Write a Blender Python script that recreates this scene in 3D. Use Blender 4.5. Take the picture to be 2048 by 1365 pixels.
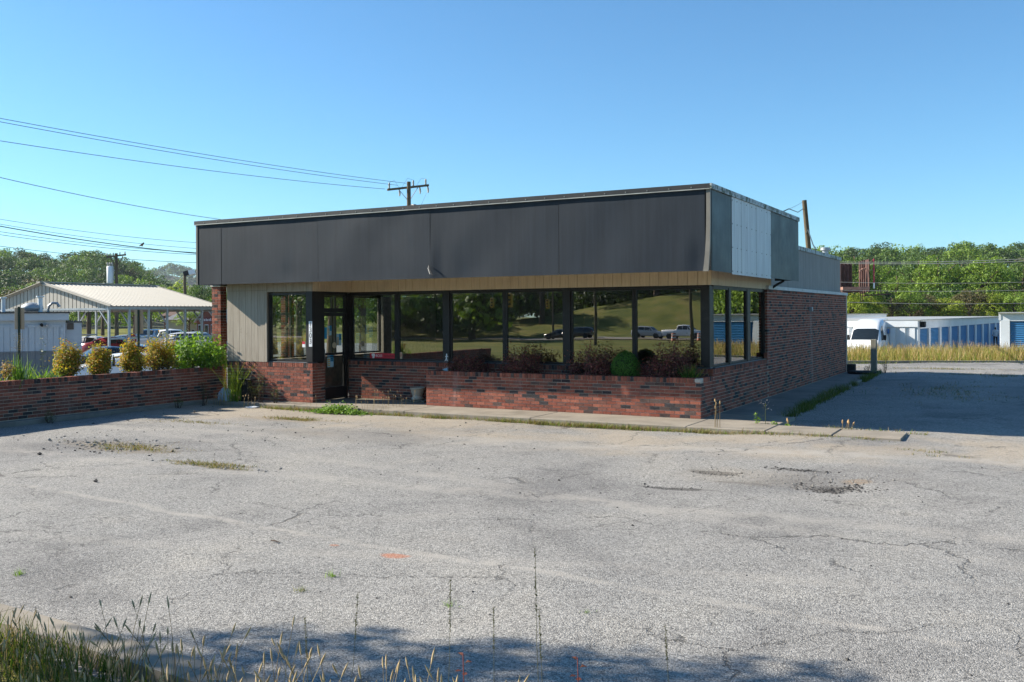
import bpy, bmesh, math, random
import numpy as np
from mathutils import Vector, Matrix

for o in list(bpy.data.objects):
    bpy.data.objects.remove(o, do_unlink=True)
SC = bpy.context.scene
COL = SC.collection
R_ = math.radians

# ------------------------------------------------------------------ camera, sky, sun, exposure
CAM_H, FOC, YAW, ROLL = 2.03, 1885.0, R_(29.0), R_(0.35)
cam = bpy.data.cameras.new('camera')
cam.sensor_width = 36.0
cam.lens = FOC / 2048.0 * 36.0
cam.shift_y = -(682.5 - 628.0) / 2048.0
cam.clip_start, cam.clip_end = 0.05, 6000.0
camo = bpy.data.objects.new('camera', cam)
COL.objects.link(camo)
FW = Vector((-math.sin(YAW), math.cos(YAW), 0))
RT0 = Vector((math.cos(YAW), math.sin(YAW), 0))
UP0 = Vector((0, 0, 1))
RT = RT0 * math.cos(ROLL) - UP0 * math.sin(ROLL)
UPV = UP0 * math.cos(ROLL) + RT0 * math.sin(ROLL)
camo.matrix_world = Matrix(((RT.x, UPV.x, -FW.x, 0), (RT.y, UPV.y, -FW.y, 0), (RT.z, UPV.z, -FW.z, CAM_H), (0, 0, 0, 1)))
SC.camera = camo

SUN_DIR = Vector((-1.0, -0.286, 0.63)).normalized()       # towards the sun
SUN_EL = math.asin(SUN_DIR.z)
SUN_AZ = math.atan2(SUN_DIR.x, SUN_DIR.y)                  # clockwise from +Y
world = bpy.data.worlds.new('World')
SC.world = world
world.use_nodes = True
wn = world.node_tree
wn.nodes.clear()
sky = wn.nodes.new('ShaderNodeTexSky')
sky.sky_type = 'NISHITA'
sky.sun_disc = False
sky.sun_elevation = SUN_EL
sky.sun_rotation = SUN_AZ
sky.altitude = 300
sky.air_density = 1.0
sky.dust_density = 0.3
sky.ozone_density = 3.0
bg = wn.nodes.new('ShaderNodeBackground')
bg.inputs['Strength'].default_value = 0.077
wo = wn.nodes.new('ShaderNodeOutputWorld')
tint = wn.nodes.new('ShaderNodeMix'); tint.data_type = 'RGBA'; tint.blend_type = 'MULTIPLY'; tint.inputs[0].default_value = 1.0
tint.inputs[7].default_value = (0.54, 0.85, 0.98, 1)      # camera white balance: even over the whole sky
wn.links.new(sky.outputs[0], tint.inputs[6]); wn.links.new(tint.outputs[2], bg.inputs[0])
wn.links.new(bg.outputs[0], wo.inputs[0])
sl = bpy.data.lights.new('sun', 'SUN')
sl.energy = 4.6
sl.angle = R_(0.53)
sl.color = (1.0, 0.92, 0.79)
slo = bpy.data.objects.new('sun', sl)
COL.objects.link(slo)
slo.rotation_euler = SUN_DIR.to_track_quat('Z', 'Y').to_euler()
SC.view_settings.view_transform = 'Standard'
SC.view_settings.look = 'None'
SC.view_settings.gamma = 1.0
SC.view_settings.use_curve_mapping = False
SC.view_settings.exposure = 1.3
SC.render.engine = 'CYCLES'
SC.cycles.max_bounces = 8
SC.cycles.transparent_max_bounces = 16
SC.cycles.caustics_reflective = False
SC.cycles.caustics_refractive = False
SC.cycles.use_denoising = True

# ------------------------------------------------------------------ measuring helpers (photo ray -> place in the world)
CP = Vector((0, 0, CAM_H))
def ray(u, v):
    return FW + RT * ((u - 1024.0) / FOC) - UPV * ((v - 628.0) / FOC)
def onz(u, v, z=0.0):
    d = ray(u, v); return CP + d * ((z - CAM_H) / d.z)
def ony(u, v, y):
    d = ray(u, v); return CP + d * (y / d.y)
def onx(u, v, x):
    d = ray(u, v); return CP + d * (x / d.x)
def atd(u, v, D):
    return CP + ray(u, v) * D

# ------------------------------------------------------------------ material helpers
class NT:
    def __init__(s, name):
        s.m = bpy.data.materials.new(name)
        s.m.use_nodes = True
        s.t = s.m.node_tree
        s.t.nodes.clear()
        s.out = s.t.nodes.new('ShaderNodeOutputMaterial')
        s._pos = None
    def n(s, typ, **kw):
        nd = s.t.nodes.new('ShaderNode' + typ)
        for k, v in kw.items():
            setattr(nd, k, v)
        return nd
    def set(s, sock, v):
        if hasattr(v, 'is_linked') or isinstance(v, bpy.types.NodeSocket):
            s.t.links.new(v, sock)
        elif isinstance(v, (tuple, list)) and len(v) == 3 and sock.type == 'RGBA':
            sock.default_value = (*v, 1)
        else:
            sock.default_value = v
    def pos(s):
        if s._pos is None:
            s._pos = s.n('NewGeometry')
        return s._pos.outputs['Position']
    def island(s):
        s.pos(); return s._pos.outputs['Random Per Island']
    def orand(s):
        return s.n('ObjectInfo').outputs['Random']
    def math(s, op, a, b=0.0, clamp=False):
        nd = s.n('Math', operation=op, use_clamp=clamp)
        s.set(nd.inputs[0], a); s.set(nd.inputs[1], b)
        return nd.outputs[0]
    def vmath(s, op, a, b=(0, 0, 0)):
        nd = s.n('VectorMath', operation=op)
        s.set(nd.inputs[0], a); s.set(nd.inputs[1], b)
        return nd.outputs[0] if op not in ('LENGTH', 'DISTANCE', 'DOT_PRODUCT') else nd.outputs['Value']
    def sep(s, v):
        nd = s.n('SeparateXYZ'); s.set(nd.inputs[0], v); return nd.outputs
    def noise(s, scale, detail=4, rough=0.55, vec=None, dist=0.0):
        nd = s.n('TexNoise')
        nd.inputs['Scale'].default_value = scale
        nd.inputs['Detail'].default_value = detail
        nd.inputs['Roughness'].default_value = rough
        nd.inputs['Distortion'].default_value = dist
        s.set(nd.inputs['Vector'], vec if vec is not None else s.pos())
        return nd.outputs['Fac']
    def voro(s, scale, feature='F1', vec=None, out='Distance'):
        nd = s.n('TexVoronoi', feature=feature)
        nd.inputs['Scale'].default_value = scale
        s.set(nd.inputs['Vector'], vec if vec is not None else s.pos())
        return nd.outputs[out]
    def ramp(s, fac, stops, interp='LINEAR'):
        nd = s.n('ValToRGB')
        nd.color_ramp.interpolation = interp
        el = nd.color_ramp.elements
        while len(el) < len(stops):
            el.new(0.5)
        for e, (p, c) in zip(el, stops):
            e.position = p
            e.color = (*c, 1) if len(c) == 3 else c
        s.set(nd.inputs[0], fac)
        return nd.outputs[0]
    def step(s, x, a, b):
        nd = s.n('MapRange', interpolation_type='SMOOTHSTEP')
        s.set(nd.inputs[0], x); s.set(nd.inputs[1], a); s.set(nd.inputs[2], b)
        return nd.outputs[0]
    def mix(s, fac, a, b, blend='MIX'):
        nd = s.n('Mix', data_type='RGBA', blend_type=blend)
        s.set(nd.inputs[0], fac); s.set(nd.inputs[6], a); s.set(nd.inputs[7], b)
        return nd.outputs[2]
    def bump(s, h, strength=0.3, dist=0.01):
        nd = s.n('Bump')
        nd.inputs['Strength'].default_value = strength
        nd.inputs['Distance'].default_value = dist
        s.set(nd.inputs['Height'], h)
        return nd.outputs[0]
    def bsdf(s, col, rough=0.6, metal=0.0, normal=None, spec=0.5, alpha=None, coat=0.0):
        nd = s.n('BsdfPrincipled')
        s.set(nd.inputs['Base Color'], col)
        s.set(nd.inputs['Roughness'], rough)
        s.set(nd.inputs['Metallic'], metal)
        nd.inputs['Specular IOR Level'].default_value = spec
        nd.inputs['Coat Weight'].default_value = coat
        if normal is not None:
            s.set(nd.inputs['Normal'], normal)
        return nd
    def done(s, shader):
        s.t.links.new(shader.outputs[0] if hasattr(shader, 'outputs') else shader, s.out.inputs[0])
        return s.m

def pmat(name, col, rough=0.65, metal=0.0, var=0.18, scale=3.0, bump=0.0, bscale=60.0, dirt=None, dirt_amt=0.0, spec=0.4, stretch=None, coat=0.0):
    t = NT(name)
    vec = None
    if stretch:
        vec = t.vmath('MULTIPLY', t.pos(), stretch)
    f = t.noise(scale, 5, 0.6, vec)
    lo = tuple(c * (1 - var) for c in col)
    hi = tuple(min(1, c * (1 + var)) for c in col)
    c = t.ramp(f, [(0.3, lo), (0.7, hi)])
    if dirt:
        d = t.step(t.noise(scale * 0.7, 6, 0.65, vec, 0.4), 0.5, 0.75)
        c = t.mix(t.math('MULTIPLY', d, dirt_amt), c, dirt)
    nrm = t.bump(t.noise(bscale, 3, 0.6), bump, 0.01) if bump else None
    r = t.ramp(f, [(0.3, (rough * 0.9,) * 3), (0.7, (min(1, rough * 1.1),) * 3)])
    return t.done(t.bsdf(c, r, metal, nrm, spec, coat=coat))

def leafmat(name, stops, trans=0.35, rough=0.55):
    t = NT(name)
    c = t.ramp(t.island(), stops)
    big = t.noise(0.6, 2)
    c = t.mix(t.math('MULTIPLY', t.step(big, 0.35, 0.7), 0.35), c, t.mix(1.0, c, (0.55, 0.6, 0.45), 'MULTIPLY'))
    b = t.bsdf(c, rough, 0, None, 0.35)
    tr = t.n('BsdfTranslucent')
    t.set(tr.inputs[0], t.mix(1.0, c, (1.0, 1.0, 0.45), 'MULTIPLY'))
    mx = t.n('MixShader'); mx.inputs[0].default_value = trans
    t.t.links.new(b.outputs[0], mx.inputs[1]); t.t.links.new(tr.outputs[0], mx.inputs[2])
    return t.done(mx)

# ------------------------------------------------------------------ mesh helpers
def tag(o, label=None, cat=None, group=None, kind=None):
    if label: o['label'] = label
    if cat: o['category'] = cat
    if group: o['group'] = group
    if kind: o['kind'] = kind
    return o
def empty(name, loc=(0, 0, 0), rz=0.0, label=None, cat=None, group=None, parent=None):
    o = bpy.data.objects.new(name, None)
    o.empty_display_size = 0.2
    COL.objects.link(o)
    o.location = loc
    o.rotation_euler = (0, 0, rz)
    if parent: o.parent = parent
    return tag(o, label, cat, group)
def link(name, me, parent=None, mats=None):
    o = bpy.data.objects.new(name, me)
    COL.objects.link(o)
    if parent: o.parent = parent
    if mats:
        for m in (mats if isinstance(mats, (list, tuple)) else [mats]):
            me.materials.append(m)
    return o
def np_mesh(name, V, Fq, midx=None, smooth=False):
    """V (n,3); Fq (m,k) faces all with k corners."""
    me = bpy.data.meshes.new(name)
    V = np.asarray(V, dtype=np.float32); Fq = np.asarray(Fq, dtype=np.int32)
    k = Fq.shape[1]
    me.vertices.add(len(V)); me.vertices.foreach_set('co', V.ravel())
    me.loops.add(Fq.size); me.loops.foreach_set('vertex_index', Fq.ravel())
    me.polygons.add(len(Fq))
    me.polygons.foreach_set('loop_start', np.arange(0, Fq.size, k, dtype=np.int32))
    if midx is not None:
        me.polygons.foreach_set('material_index', np.asarray(midx, dtype=np.int32))
    me.polygons.foreach_set('use_smooth', np.full(len(Fq), bool(smooth)))
    me.update(calc_edges=True)
    return me

class MB:
    """collects shapes; build() makes ONE mesh object"""
    def __init__(s):
        s.v, s.f, s.mi, s.sm = [], [], [], []
        s.cur = 0
    def add(s, vs, fs, smooth=False):
        b = len(s.v)
        s.v += [tuple(p) for p in vs]
        for f in fs:
            s.f.append([b + i for i in f]); s.mi.append(s.cur); s.sm.append(smooth)
        return s
    def box(s, lo, hi, bev=0.0):
        x0, y0, z0 = lo; x1, y1, z1 = hi
        if x0 > x1: x0, x1 = x1, x0
        if y0 > y1: y0, y1 = y1, y0
        if z0 > z1: z0, z1 = z1, z0
        if bev <= 0:
            vs = [(x0, y0, z0), (x1, y0, z0), (x1, y1, z0), (x0, y1, z0), (x0, y0, z1), (x1, y0, z1), (x1, y1, z1), (x0, y1, z1)]
            return s.add(vs, [(0, 3, 2, 1), (4, 5, 6, 7), (0, 1, 5, 4), (1, 2, 6, 5), (2, 3, 7, 6), (3, 0, 4, 7)])
        bm = bmesh.new()
        bmesh.ops.create_cube(bm, size=1)
        for v in bm.verts:
            v.co = Vector(((x0 + x1) / 2 + v.co.x * (x1 - x0), (y0 + y1) / 2 + v.co.y * (y1 - y0), (z0 + z1) / 2 + v.co.z * (z1 - z0)))
        bmesh.ops.bevel(bm, geom=bm.edges[:], offset=bev, segments=1, affect='EDGES')
        bm.verts.ensure_lookup_table()
        s.add([v.co for v in bm.verts], [[v.index for v in f.verts] for f in bm.faces]) if not bm.verts.index_update() else None
        bm.free()
        return s
    def obox(s, c, ax, ay, az):
        """oriented box: centre and three half-axis vectors"""
        c, ax, ay, az = Vector(c), Vector(ax), Vector(ay), Vector(az)
        vs = [c + ax * i + ay * j + az * k for k in (-1, 1) for j, i in ((-1, -1), (-1, 1), (1, 1), (1, -1))]
        return s.add(vs, [(0, 3, 2, 1), (4, 5, 6, 7), (0, 1, 5, 4), (1, 2, 6, 5), (2, 3, 7, 6), (3, 0, 4, 7)])
    def bar(s, a, b, w, h=None, up=(0, 0, 1)):
        a, b = Vector(a), Vector(b)
        d = (b - a); L = d.length; d = d / L
        u = Vector(up)
        if abs(d.dot(u)) > 0.99: u = Vector((1, 0, 0))
        sx = d.cross(u).normalized(); sy = sx.cross(d)
        return s.obox((a + b) / 2, d * L / 2, sx * w / 2, sy * (h or w) / 2)
    def tube(s, pts, rad, n=6, cap=True, smooth=True):
        pts = [Vector(p) for p in pts]
        if not isinstance(rad, (list, tuple)): rad = [rad] * len(pts)
        rings = []
        up = Vector((0.13, 0.27, 0.95)).normalized()
        for i, p in enumerate(pts):
            d = (pts[min(i + 1, len(pts) - 1)] - pts[max(i - 1, 0)]).normalized()
            u = up if abs(d.dot(up)) < 0.95 else Vector((1, 0, 0))
            x = d.cross(u).normalized(); y = d.cross(x)
            rings.append([p + (x * math.cos(2 * math.pi * k / n) + y * math.sin(2 * math.pi * k / n)) * rad[i] for k in range(n)])
        vs = [q for r in rings for q in r]
        fs = []
        for i in range(len(pts) - 1):
            for k in range(n):
                a, b = i * n + k, i * n + (k + 1) % n
                fs.append((a, b, b + n, a + n))
        s.add(vs, fs, smooth)
        if cap:
            s.add(rings[0], [list(range(n))]); s.add(rings[-1], [list(range(n))[::-1]])
        return s
    def cyl(s, c, r, h, n=16, r2=None, smooth=True):
        c = Vector(c)
        return s.tube([c, c + Vector((0, 0, h))], [r, r if r2 is None else r2], n, True, smooth)
    def lathe(s, prof, c=(0, 0, 0), n=20, smooth=True):
        c = Vector(c)
        vs, fs = [], []
        for r, z in prof:
            for k in range(n):
                a = 2 * math.pi * k / n
                vs.append(c + Vector((r * math.cos(a), r * math.sin(a), z)))
        for i in range(len(prof) - 1):
            for k in range(n):
                a, b = i * n + k, i * n + (k + 1) % n
                fs.append((a, b, b + n, a + n))
        return s.add(vs, fs, smooth)
    def poly_prism(s, pts2, f3, depth_vec):
        """polygon in a plane (f3 maps 2D->3D), extruded by depth_vec"""
        dv = Vector(depth_vec)
        a = [Vector(f3(*p)) for p in pts2]; b = [p + dv for p in a]
        n = len(a)
        fs = [list(range(n))[::-1], [n + i for i in range(n)]] + [(i, (i + 1) % n, n + (i + 1) % n, n + i) for i in range(n)]
        return s.add(a + b, fs)
    def mesh(s, name):
        me = bpy.data.meshes.new(name)
        me.from_pydata(s.v, [], s.f)
        me.polygons.foreach_set('material_index', s.mi)
        me.polygons.foreach_set('use_smooth', s.sm)
        me.update()
        return me
    def build(s, name, mats, parent=None, loc=None, rz=None):
        o = link(name, s.mesh(name), parent, mats)
        if loc is not None: o.location = loc
        if rz is not None: o.rotation_euler = (0, 0, rz)
        return o

def copy_tree(o, parent=None):
    c = o.copy(); COL.objects.link(c)
    if parent: c.parent = parent
    for ch in list(o.children):
        copy_tree(ch, c)
    return c

# leaves and blades as numpy clouds
def leaf_cloud(rng, C, N, size, aspect=0.55, jitter=0.6, cup=0.0):
    """diamond leaves: centres C (n,3), outward normals N (n,3)"""
    n = len(C)
    nr = N + rng.normal(0, jitter, (n, 3))
    nr /= np.linalg.norm(nr, axis=1, keepdims=True) + 1e-9
    t = rng.normal(0, 1, (n, 3)); t -= nr * (t * nr).sum(1, keepdims=True)
    t /= np.linalg.norm(t, axis=1, keepdims=True) + 1e-9
    b = np.cross(nr, t)
    sz = size * rng.uniform(0.65, 1.35, (n, 1))
    V = np.empty((n, 4, 3))
    V[:, 0] = C - t * sz * 0.5
    V[:, 1] = C + b * sz * aspect * 0.5 - nr * sz * cup
    V[:, 2] = C + t * sz * 0.5
    V[:, 3] = C - b * sz * aspect * 0.5 - nr * sz * cup
    F = np.arange(n * 4).reshape(n, 4)
    return V.reshape(-1, 3), F
def blade_cloud(rng, B, h, w, lean=0.3, seg=2, tip=0.15, curl=1.6):
    """grass blades: bases B (n,3), heights h (n,), width w"""
    n = len(B)
    h = np.asarray(h).reshape(n, 1) * np.ones((n, 1))
    a = rng.uniform(0, 2 * np.pi, n); d = np.stack([np.cos(a), np.sin(a), np.zeros(n)], 1)
    a2 = rng.uniform(0, 2 * np.pi, n); sd = np.stack([np.cos(a2), np.sin(a2), np.zeros(n)], 1)
    L = lean * rng.uniform(0.2, 1.4, (n, 1))
    V = np.empty((n, (seg + 1) * 2, 3))
    for i in range(seg + 1):
        f = i / seg
        c = B + d * h * L * f ** curl + np.array([0, 0, 1]) * h * (f - 0.35 * (L ** 2) * f ** 2)
        ww = w * (1 - (1 - tip) * f)
        V[:, 2 * i] = c - sd * ww / 2
        V[:, 2 * i + 1] = c + sd * ww / 2
    base = (np.arange(n) * (seg + 1) * 2).reshape(n, 1)
    F = np.concatenate([base + np.array([[2 * i, 2 * i + 1, 2 * i + 3, 2 * i + 2]]) for i in range(seg)], 0)
    return V.reshape(-1, 3), F
def merge(parts):
    Vs, Fs, M = [], [], []
    b = 0
    for p in parts:
        V, F = p[0], p[1]
        Vs.append(V); Fs.append(F + b); b += len(V)
        M.append(np.full(len(F), p[2] if len(p) > 2 else 0))
    return np.concatenate(Vs), np.concatenate(Fs), np.concatenate(M)
def text_mesh(txt, size, depth=0.002, align='CENTER'):
    cu = bpy.data.curves.new('t', 'FONT')
    cu.body = txt; cu.size = size; cu.extrude = depth; cu.align_x = align; cu.align_y = 'CENTER'
    cu.resolution_u = 3
    o = bpy.data.objects.new('t', cu); COL.objects.link(o)
    dg = bpy.context.evaluated_depsgraph_get(); dg.update()
    me = bpy.data.meshes.new_from_object(o.evaluated_get(dg))
    bpy.data.objects.remove(o); bpy.data.curves.remove(cu)
    return me
# ------------------------------------------------------------------ shared materials
def brick_mat(name, col):
    t = NT(name)
    f = t.noise(22, 5, 0.7)
    c = t.ramp(f, [(0.25, tuple(x * 0.6 for x in col)), (0.5, col), (0.8, tuple(min(1, x * 1.45) for x in col))])
    r = t.math('FRACT', t.math('ADD', t.island(), t.orand()))
    c = t.mix(t.math('MULTIPLY', r, 0.75), c, t.mix(1.0, c, (0.52, 0.50, 0.52), 'MULTIPLY'))
    lime = t.step(t.noise(5.0, 6, 0.75, None, 0.5), 0.66, 0.8)           # efflorescence
    c = t.mix(t.math('MULTIPLY', lime, 0.55), c, (0.46, 0.40, 0.36))
    run = t.step(t.noise(1.5, 5, 0.65, t.vmath('MULTIPLY', t.pos(), (1, 1, 0.12))), 0.58, 0.74)   # salt runs
    c = t.mix(t.math('MULTIPLY', run, 0.28), c, (0.42, 0.37, 0.36))
    soot = t.step(t.noise(1.1, 5, 0.7), 0.5, 0.72)
    c = t.mix(t.math('MULTIPLY', soot, 0.30), c, (0.06, 0.05, 0.045))
    nrm = t.bump(t.noise(160, 4, 0.7, t.vmath('MULTIPLY', t.pos(), (1, 1, 0.35))), 0.55, 0.006)
    return t.done(t.bsdf(c, 0.88, 0, nrm, 0.2))
BRICK_M = [brick_mat('brick_red', (0.30, 0.10, 0.066)), brick_mat('brick_bright_red', (0.36, 0.13, 0.085)), brick_mat('brick_brown', (0.215, 0.092, 0.068)),
           brick_mat('brick_charcoal', (0.055, 0.048, 0.050)), brick_mat('brick_grey_brown', (0.125, 0.085, 0.072))]
BRICK_P = [0.44, 0.20, 0.19, 0.09, 0.08]
MORTAR = pmat('mortar', (0.47, 0.41, 0.34), 0.95, 0, 0.25, 9, 0.5, 120, (0.14, 0.12, 0.10), 0.6, 0.1)
def concrete_mat(name, col):
    t = NT(name)
    f = t.noise(1.6, 6, 0.65); g = t.noise(70, 3, 0.7)
    c = t.ramp(f, [(0.3, tuple(x * 0.72 for x in col)), (0.6, col), (0.8, tuple(x * 1.15 for x in col))])
    c = t.mix(t.math('MULTIPLY', t.step(g, 0.5, 0.75), 0.35), c, tuple(x * 0.5 for x in col))
    dark = t.step(t.noise(0.5, 6, 0.7, None, 0.8), 0.52, 0.68)
    c = t.mix(t.math('MULTIPLY', dark, 0.4), c, tuple(x * 0.4 for x in col))
    return t.done(t.bsdf(c, 0.93, 0, t.bump(g, 0.35, 0.006), 0.15))
CONC = concrete_mat('old_concrete', (0.28, 0.248, 0.205))
CONC_D = concrete_mat('stained_concrete', (0.24, 0.225, 0.20))
BLACK_AL = pmat('dark_bronze_aluminium', (0.012, 0.011, 0.011), 0.45, 0.0, 0.3, 4, 0.05, 90, (0.05, 0.045, 0.04), 0.5, 0.35)
STEEL = pmat('galvanised_steel', (0.33, 0.35, 0.37), 0.45, 0.4, 0.15, 5, 0.05, 60)
WHITE_P = pmat('white_paint', (0.74, 0.75, 0.75), 0.45, 0, 0.08, 1.5, 0.03, 80, (0.4, 0.38, 0.34), 0.25)
WOOD_GREY = pmat('weathered_wood', (0.17, 0.145, 0.11), 0.85, 0, 0.35, 5, 0.4, 60, (0.08, 0.07, 0.06), 0.5, 0.15, (6, 6, 0.6))
POLE_W = pmat('creosoted_pole', (0.12, 0.095, 0.062), 0.9, 0, 0.4, 4, 0.4, 50, (0.05, 0.035, 0.025), 0.6, 0.15, (5, 5, 0.4))
RUBBER = pmat('rubber', (0.02, 0.02, 0.02), 0.8, 0, 0.2, 8)
SOIL = pmat('soil', (0.045, 0.03, 0.02), 0.95, 0, 0.4, 9, 0.6, 40)

# ------------------------------------------------------------------ terrain: one sheet to the horizon
def sstep(x, a, b):
    t = np.clip((x - a) / (b - a), 0, 1)
    return t * t * (3 - 2 * t)
def ground_h(x, y):
    x = np.asarray(x, float); y = np.asarray(y, float)
    z = np.full(np.broadcast(x, y).shape, -0.30)
    # planted field beyond the back kerb, falling to the storage yard
    line = y - (40.4 + 0.41 * (x + 6.6))
    z = z + 0.22 * sstep(line, 0.1, 0.9) - 1.09 * sstep(line, 7, 22)
    # car wash site on the left lies lower
    left = sstep(-x, 19.6, 25.0) * sstep(y, -30, 0)
    z = z * (1 - left) + left * (-1.05)
    # verge in front and the slope down to the far road behind the camera
    fr = sstep(-y, -3.80, -3.55)
    z = z * (1 - fr) + fr * (-0.03 - 1.72 * sstep(-y, 4, 60))
    bank = sstep(-y, 99, 128) * (1.5 + 7.0 * sstep(x, -105, -40))
    return z + bank
def axis(a, b, near, step0, grow):
    out = [near]; s = step0
    while out[-1] < b: out.append(out[-1] + s); s = s * grow if abs(out[-1] - near) > 45 else s
    lo = [near]; s = step0
    while lo[-1] > a: lo.append(lo[-1] - s); s = s * grow if abs(lo[-1] - near) > 45 else s
    return np.array(sorted(set(out + lo)))
gx = axis(-900, 900, -8.0, 0.8, 1.16); gy = axis(-500, 1500, 3.55, 0.25, 1.10)
GX, GY = np.meshgrid(gx, gy, indexing='ij')
GZ = ground_h(GX, GY)
V = np.stack([GX, GY, GZ], -1).reshape(-1, 3)
ni, nj = len(gx), len(gy)
idx = np.arange(ni * nj).reshape(ni, nj)
Fq = np.stack([idx[:-1, :-1], idx[1:, :-1], idx[1:, 1:], idx[:-1, 1:]], -1).reshape(-1, 4)
t = NT('field_grass_ground')
f = t.noise(0.22, 6, 0.65); g = t.noise(14, 4, 0.7)
c = t.ramp(f, [(0.3, (0.08, 0.11, 0.025)), (0.5, (0.18, 0.185, 0.045)), (0.7, (0.27, 0.22, 0.08))])
c = t.mix(t.math('MULTIPLY', g, 0.6), c, t.mix(1.0, c, (0.45, 0.5, 0.4), 'MULTIPLY'))
GROUND_M = t.done(t.bsdf(c, 0.95, 0, t.bump(g, 0.6, 0.05), 0.1))
gme = np_mesh('ground', V, Fq, smooth=True)
tag(link('ground', gme, None, GROUND_M), kind='structure')

# ------------------------------------------------------------------ the parking lot
def asphalt():
    t = NT('weathered_asphalt')
    P = t.pos()
    xyz = t.sep(P)
    st = t.voro(105, 'F1', None, 'Color')
    sd = t.voro(105, 'F1', None, 'Distance')
    st2 = t.voro(46, 'F1', None, 'Color')
    sv = t.sep(st)[0]; sv2 = t.sep(st2)[0]
    col = t.ramp(sv, [(0.0, (0.10, 0.097, 0.094)), (0.2, (0.19, 0.183, 0.172)), (0.6, (0.272, 0.262, 0.245)), (0.86, (0.335, 0.322, 0.30)), (1.0, (0.46, 0.445, 0.415))])
    col = t.mix(t.math('MULTIPLY', t.step(sv2, 0.72, 0.95), 0.35), col, (0.42, 0.40, 0.37))
    col = t.mix(t.math('MULTIPLY', t.step(sv2, 0.14, 0.03), 0.45), col, (0.06, 0.058, 0.056))
    big = t.noise(0.33, 6, 0.62, None, 0.6)
    col = t.mix(t.math('MULTIPLY', t.step(big, 0.48, 0.66), 0.62), col, t.mix(1.0, col, (0.58, 0.58, 0.60), 'MULTIPLY'))
    col = t.mix(t.math('MULTIPLY', t.step(big, 0.50, 0.34), 0.4), col, t.mix(1.0, col, (1.28, 1.24, 1.16), 'MULTIPLY'))
    mid = t.noise(2.6, 6, 0.7)
    col = t.mix(t.math('MULTIPLY', t.step(mid, 0.45, 0.75), 0.4), col, t.mix(1.0, col, (0.70, 0.69, 0.68), 'MULTIPLY'))
    # washed-in sand: drifts in front of the porch kerb and along old joints
    wob = t.math('MULTIPLY', t.math('SUBTRACT', t.noise(0.55, 5, 0.7), 0.5), 5.0)
    yy = t.math('ADD', xyz[1], wob)
    band = t.math('MULTIPLY', t.step(yy, 12.6, 14.8), t.step(yy, 18.2, 16.4))
    patch = t.step(t.noise(0.42, 5, 0.6, t.vmath('ADD', P, (31, 7, 0))), 0.38, 0.56)
    sandm = t.math('MULTIPLY', t.math('MULTIPLY', band, patch), 0.6)
    fine = t.step(t.noise(19, 4, 0.7), 0.3, 0.6)
    sandm = t.math('MULTIPLY', sandm, t.math('ADD', 0.45, t.math('MULTIPLY', fine, 0.55)))
    col = t.mix(sandm, col, (0.36, 0.295, 0.215))
    # pale worn streaks running across the lot (old stripes, tyre dust)
    for (ax, ay, bx, by, wid, amt) in ((-14.5, 7.6, 0.5, 6.6, 0.10, 0.7), (-13.5, 9.3, -1.0, 9.9, 0.30, 0.45), (-9.0, 13.2, 2.0, 15.2, 0.40, 0.45), (-12.0, 11.4, 1.5, 8.6, 0.28, 0.35), (-16.0, 13.0, -4.0, 14.2, 0.35, 0.4), (-9.0, 5.6, 1.0, 8.4, 0.22, 0.30)):
        L = math.hypot(bx - ax, by - ay); nx, ny = -(by - ay) / L, (bx - ax) / L
        d = t.math('ABSOLUTE', t.math('ADD', t.math('SUBTRACT', t.vmath('DOT_PRODUCT', P, (nx, ny, 0)), nx * ax + ny * ay), t.math('MULTIPLY', t.math('SUBTRACT', t.noise(0.7, 4), 0.5), 0.35)))
        m = t.math('MULTIPLY', t.step(d, wid, wid * 0.2), t.math('MULTIPLY', t.step(t.noise(3, 5, 0.7), 0.35, 0.6), amt))
        col = t.mix(m, col, (0.36, 0.335, 0.30))
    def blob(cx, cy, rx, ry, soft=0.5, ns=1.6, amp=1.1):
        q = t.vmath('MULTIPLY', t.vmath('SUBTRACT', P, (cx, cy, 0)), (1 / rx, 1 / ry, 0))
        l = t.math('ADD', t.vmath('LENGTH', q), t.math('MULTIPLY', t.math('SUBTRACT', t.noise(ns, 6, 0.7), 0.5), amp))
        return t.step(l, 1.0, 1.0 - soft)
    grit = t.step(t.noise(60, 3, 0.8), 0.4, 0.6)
    for (cx, cy, rx, ry, c_, a, ns) in ((-3.68, 12.15, 0.42, 0.18, (0.03, 0.028, 0.026), 1.0, 5), (-2.15, 11.75, 0.34, 0.42, (0.035, 0.031, 0.027), 0.95, 4), (-3.85, 10.95, 0.55, 0.12, (0.035, 0.032, 0.03), 0.95, 5),
                                    (-2.75, 12.75, 0.55, 0.12, (0.05, 0.047, 0.045), 0.7, 4), (-3.1, 11.5, 0.5, 0.10, (0.06, 0.055, 0.05), 0.7, 4), (-1.95, 12.3, 0.22, 0.18, (0.30, 0.19, 0.09), 0.5, 4),
                                    (-3.1, 12.0, 1.3, 0.8, (0.27, 0.235, 0.19), 0.45, 2), (-10.3, 9.75, 1.0, 0.28, (0.20, 0.165, 0.11), 0.7, 2.5), (-13.1, 10.4, 1.6, 0.55, (0.22, 0.18, 0.13), 0.7, 2),
                                    (-4.95, 6.78, 0.17, 0.10, (0.45, 0.125, 0.035), 0.75, 4), (-5.7, 6.85, 0.06, 0.05, (0.42, 0.14, 0.05), 0.6, 6), (-13.6, 14.6, 1.6, 0.35, (0.25, 0.20, 0.14), 0.55, 2),
                                    (-10.5, 13.2, 2.6, 0.9, (0.085, 0.08, 0.078), 0.40, 1), (1.0, 26.0, 2.6, 6.0, (0.09, 0.085, 0.08), 0.35, 1)):
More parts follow.
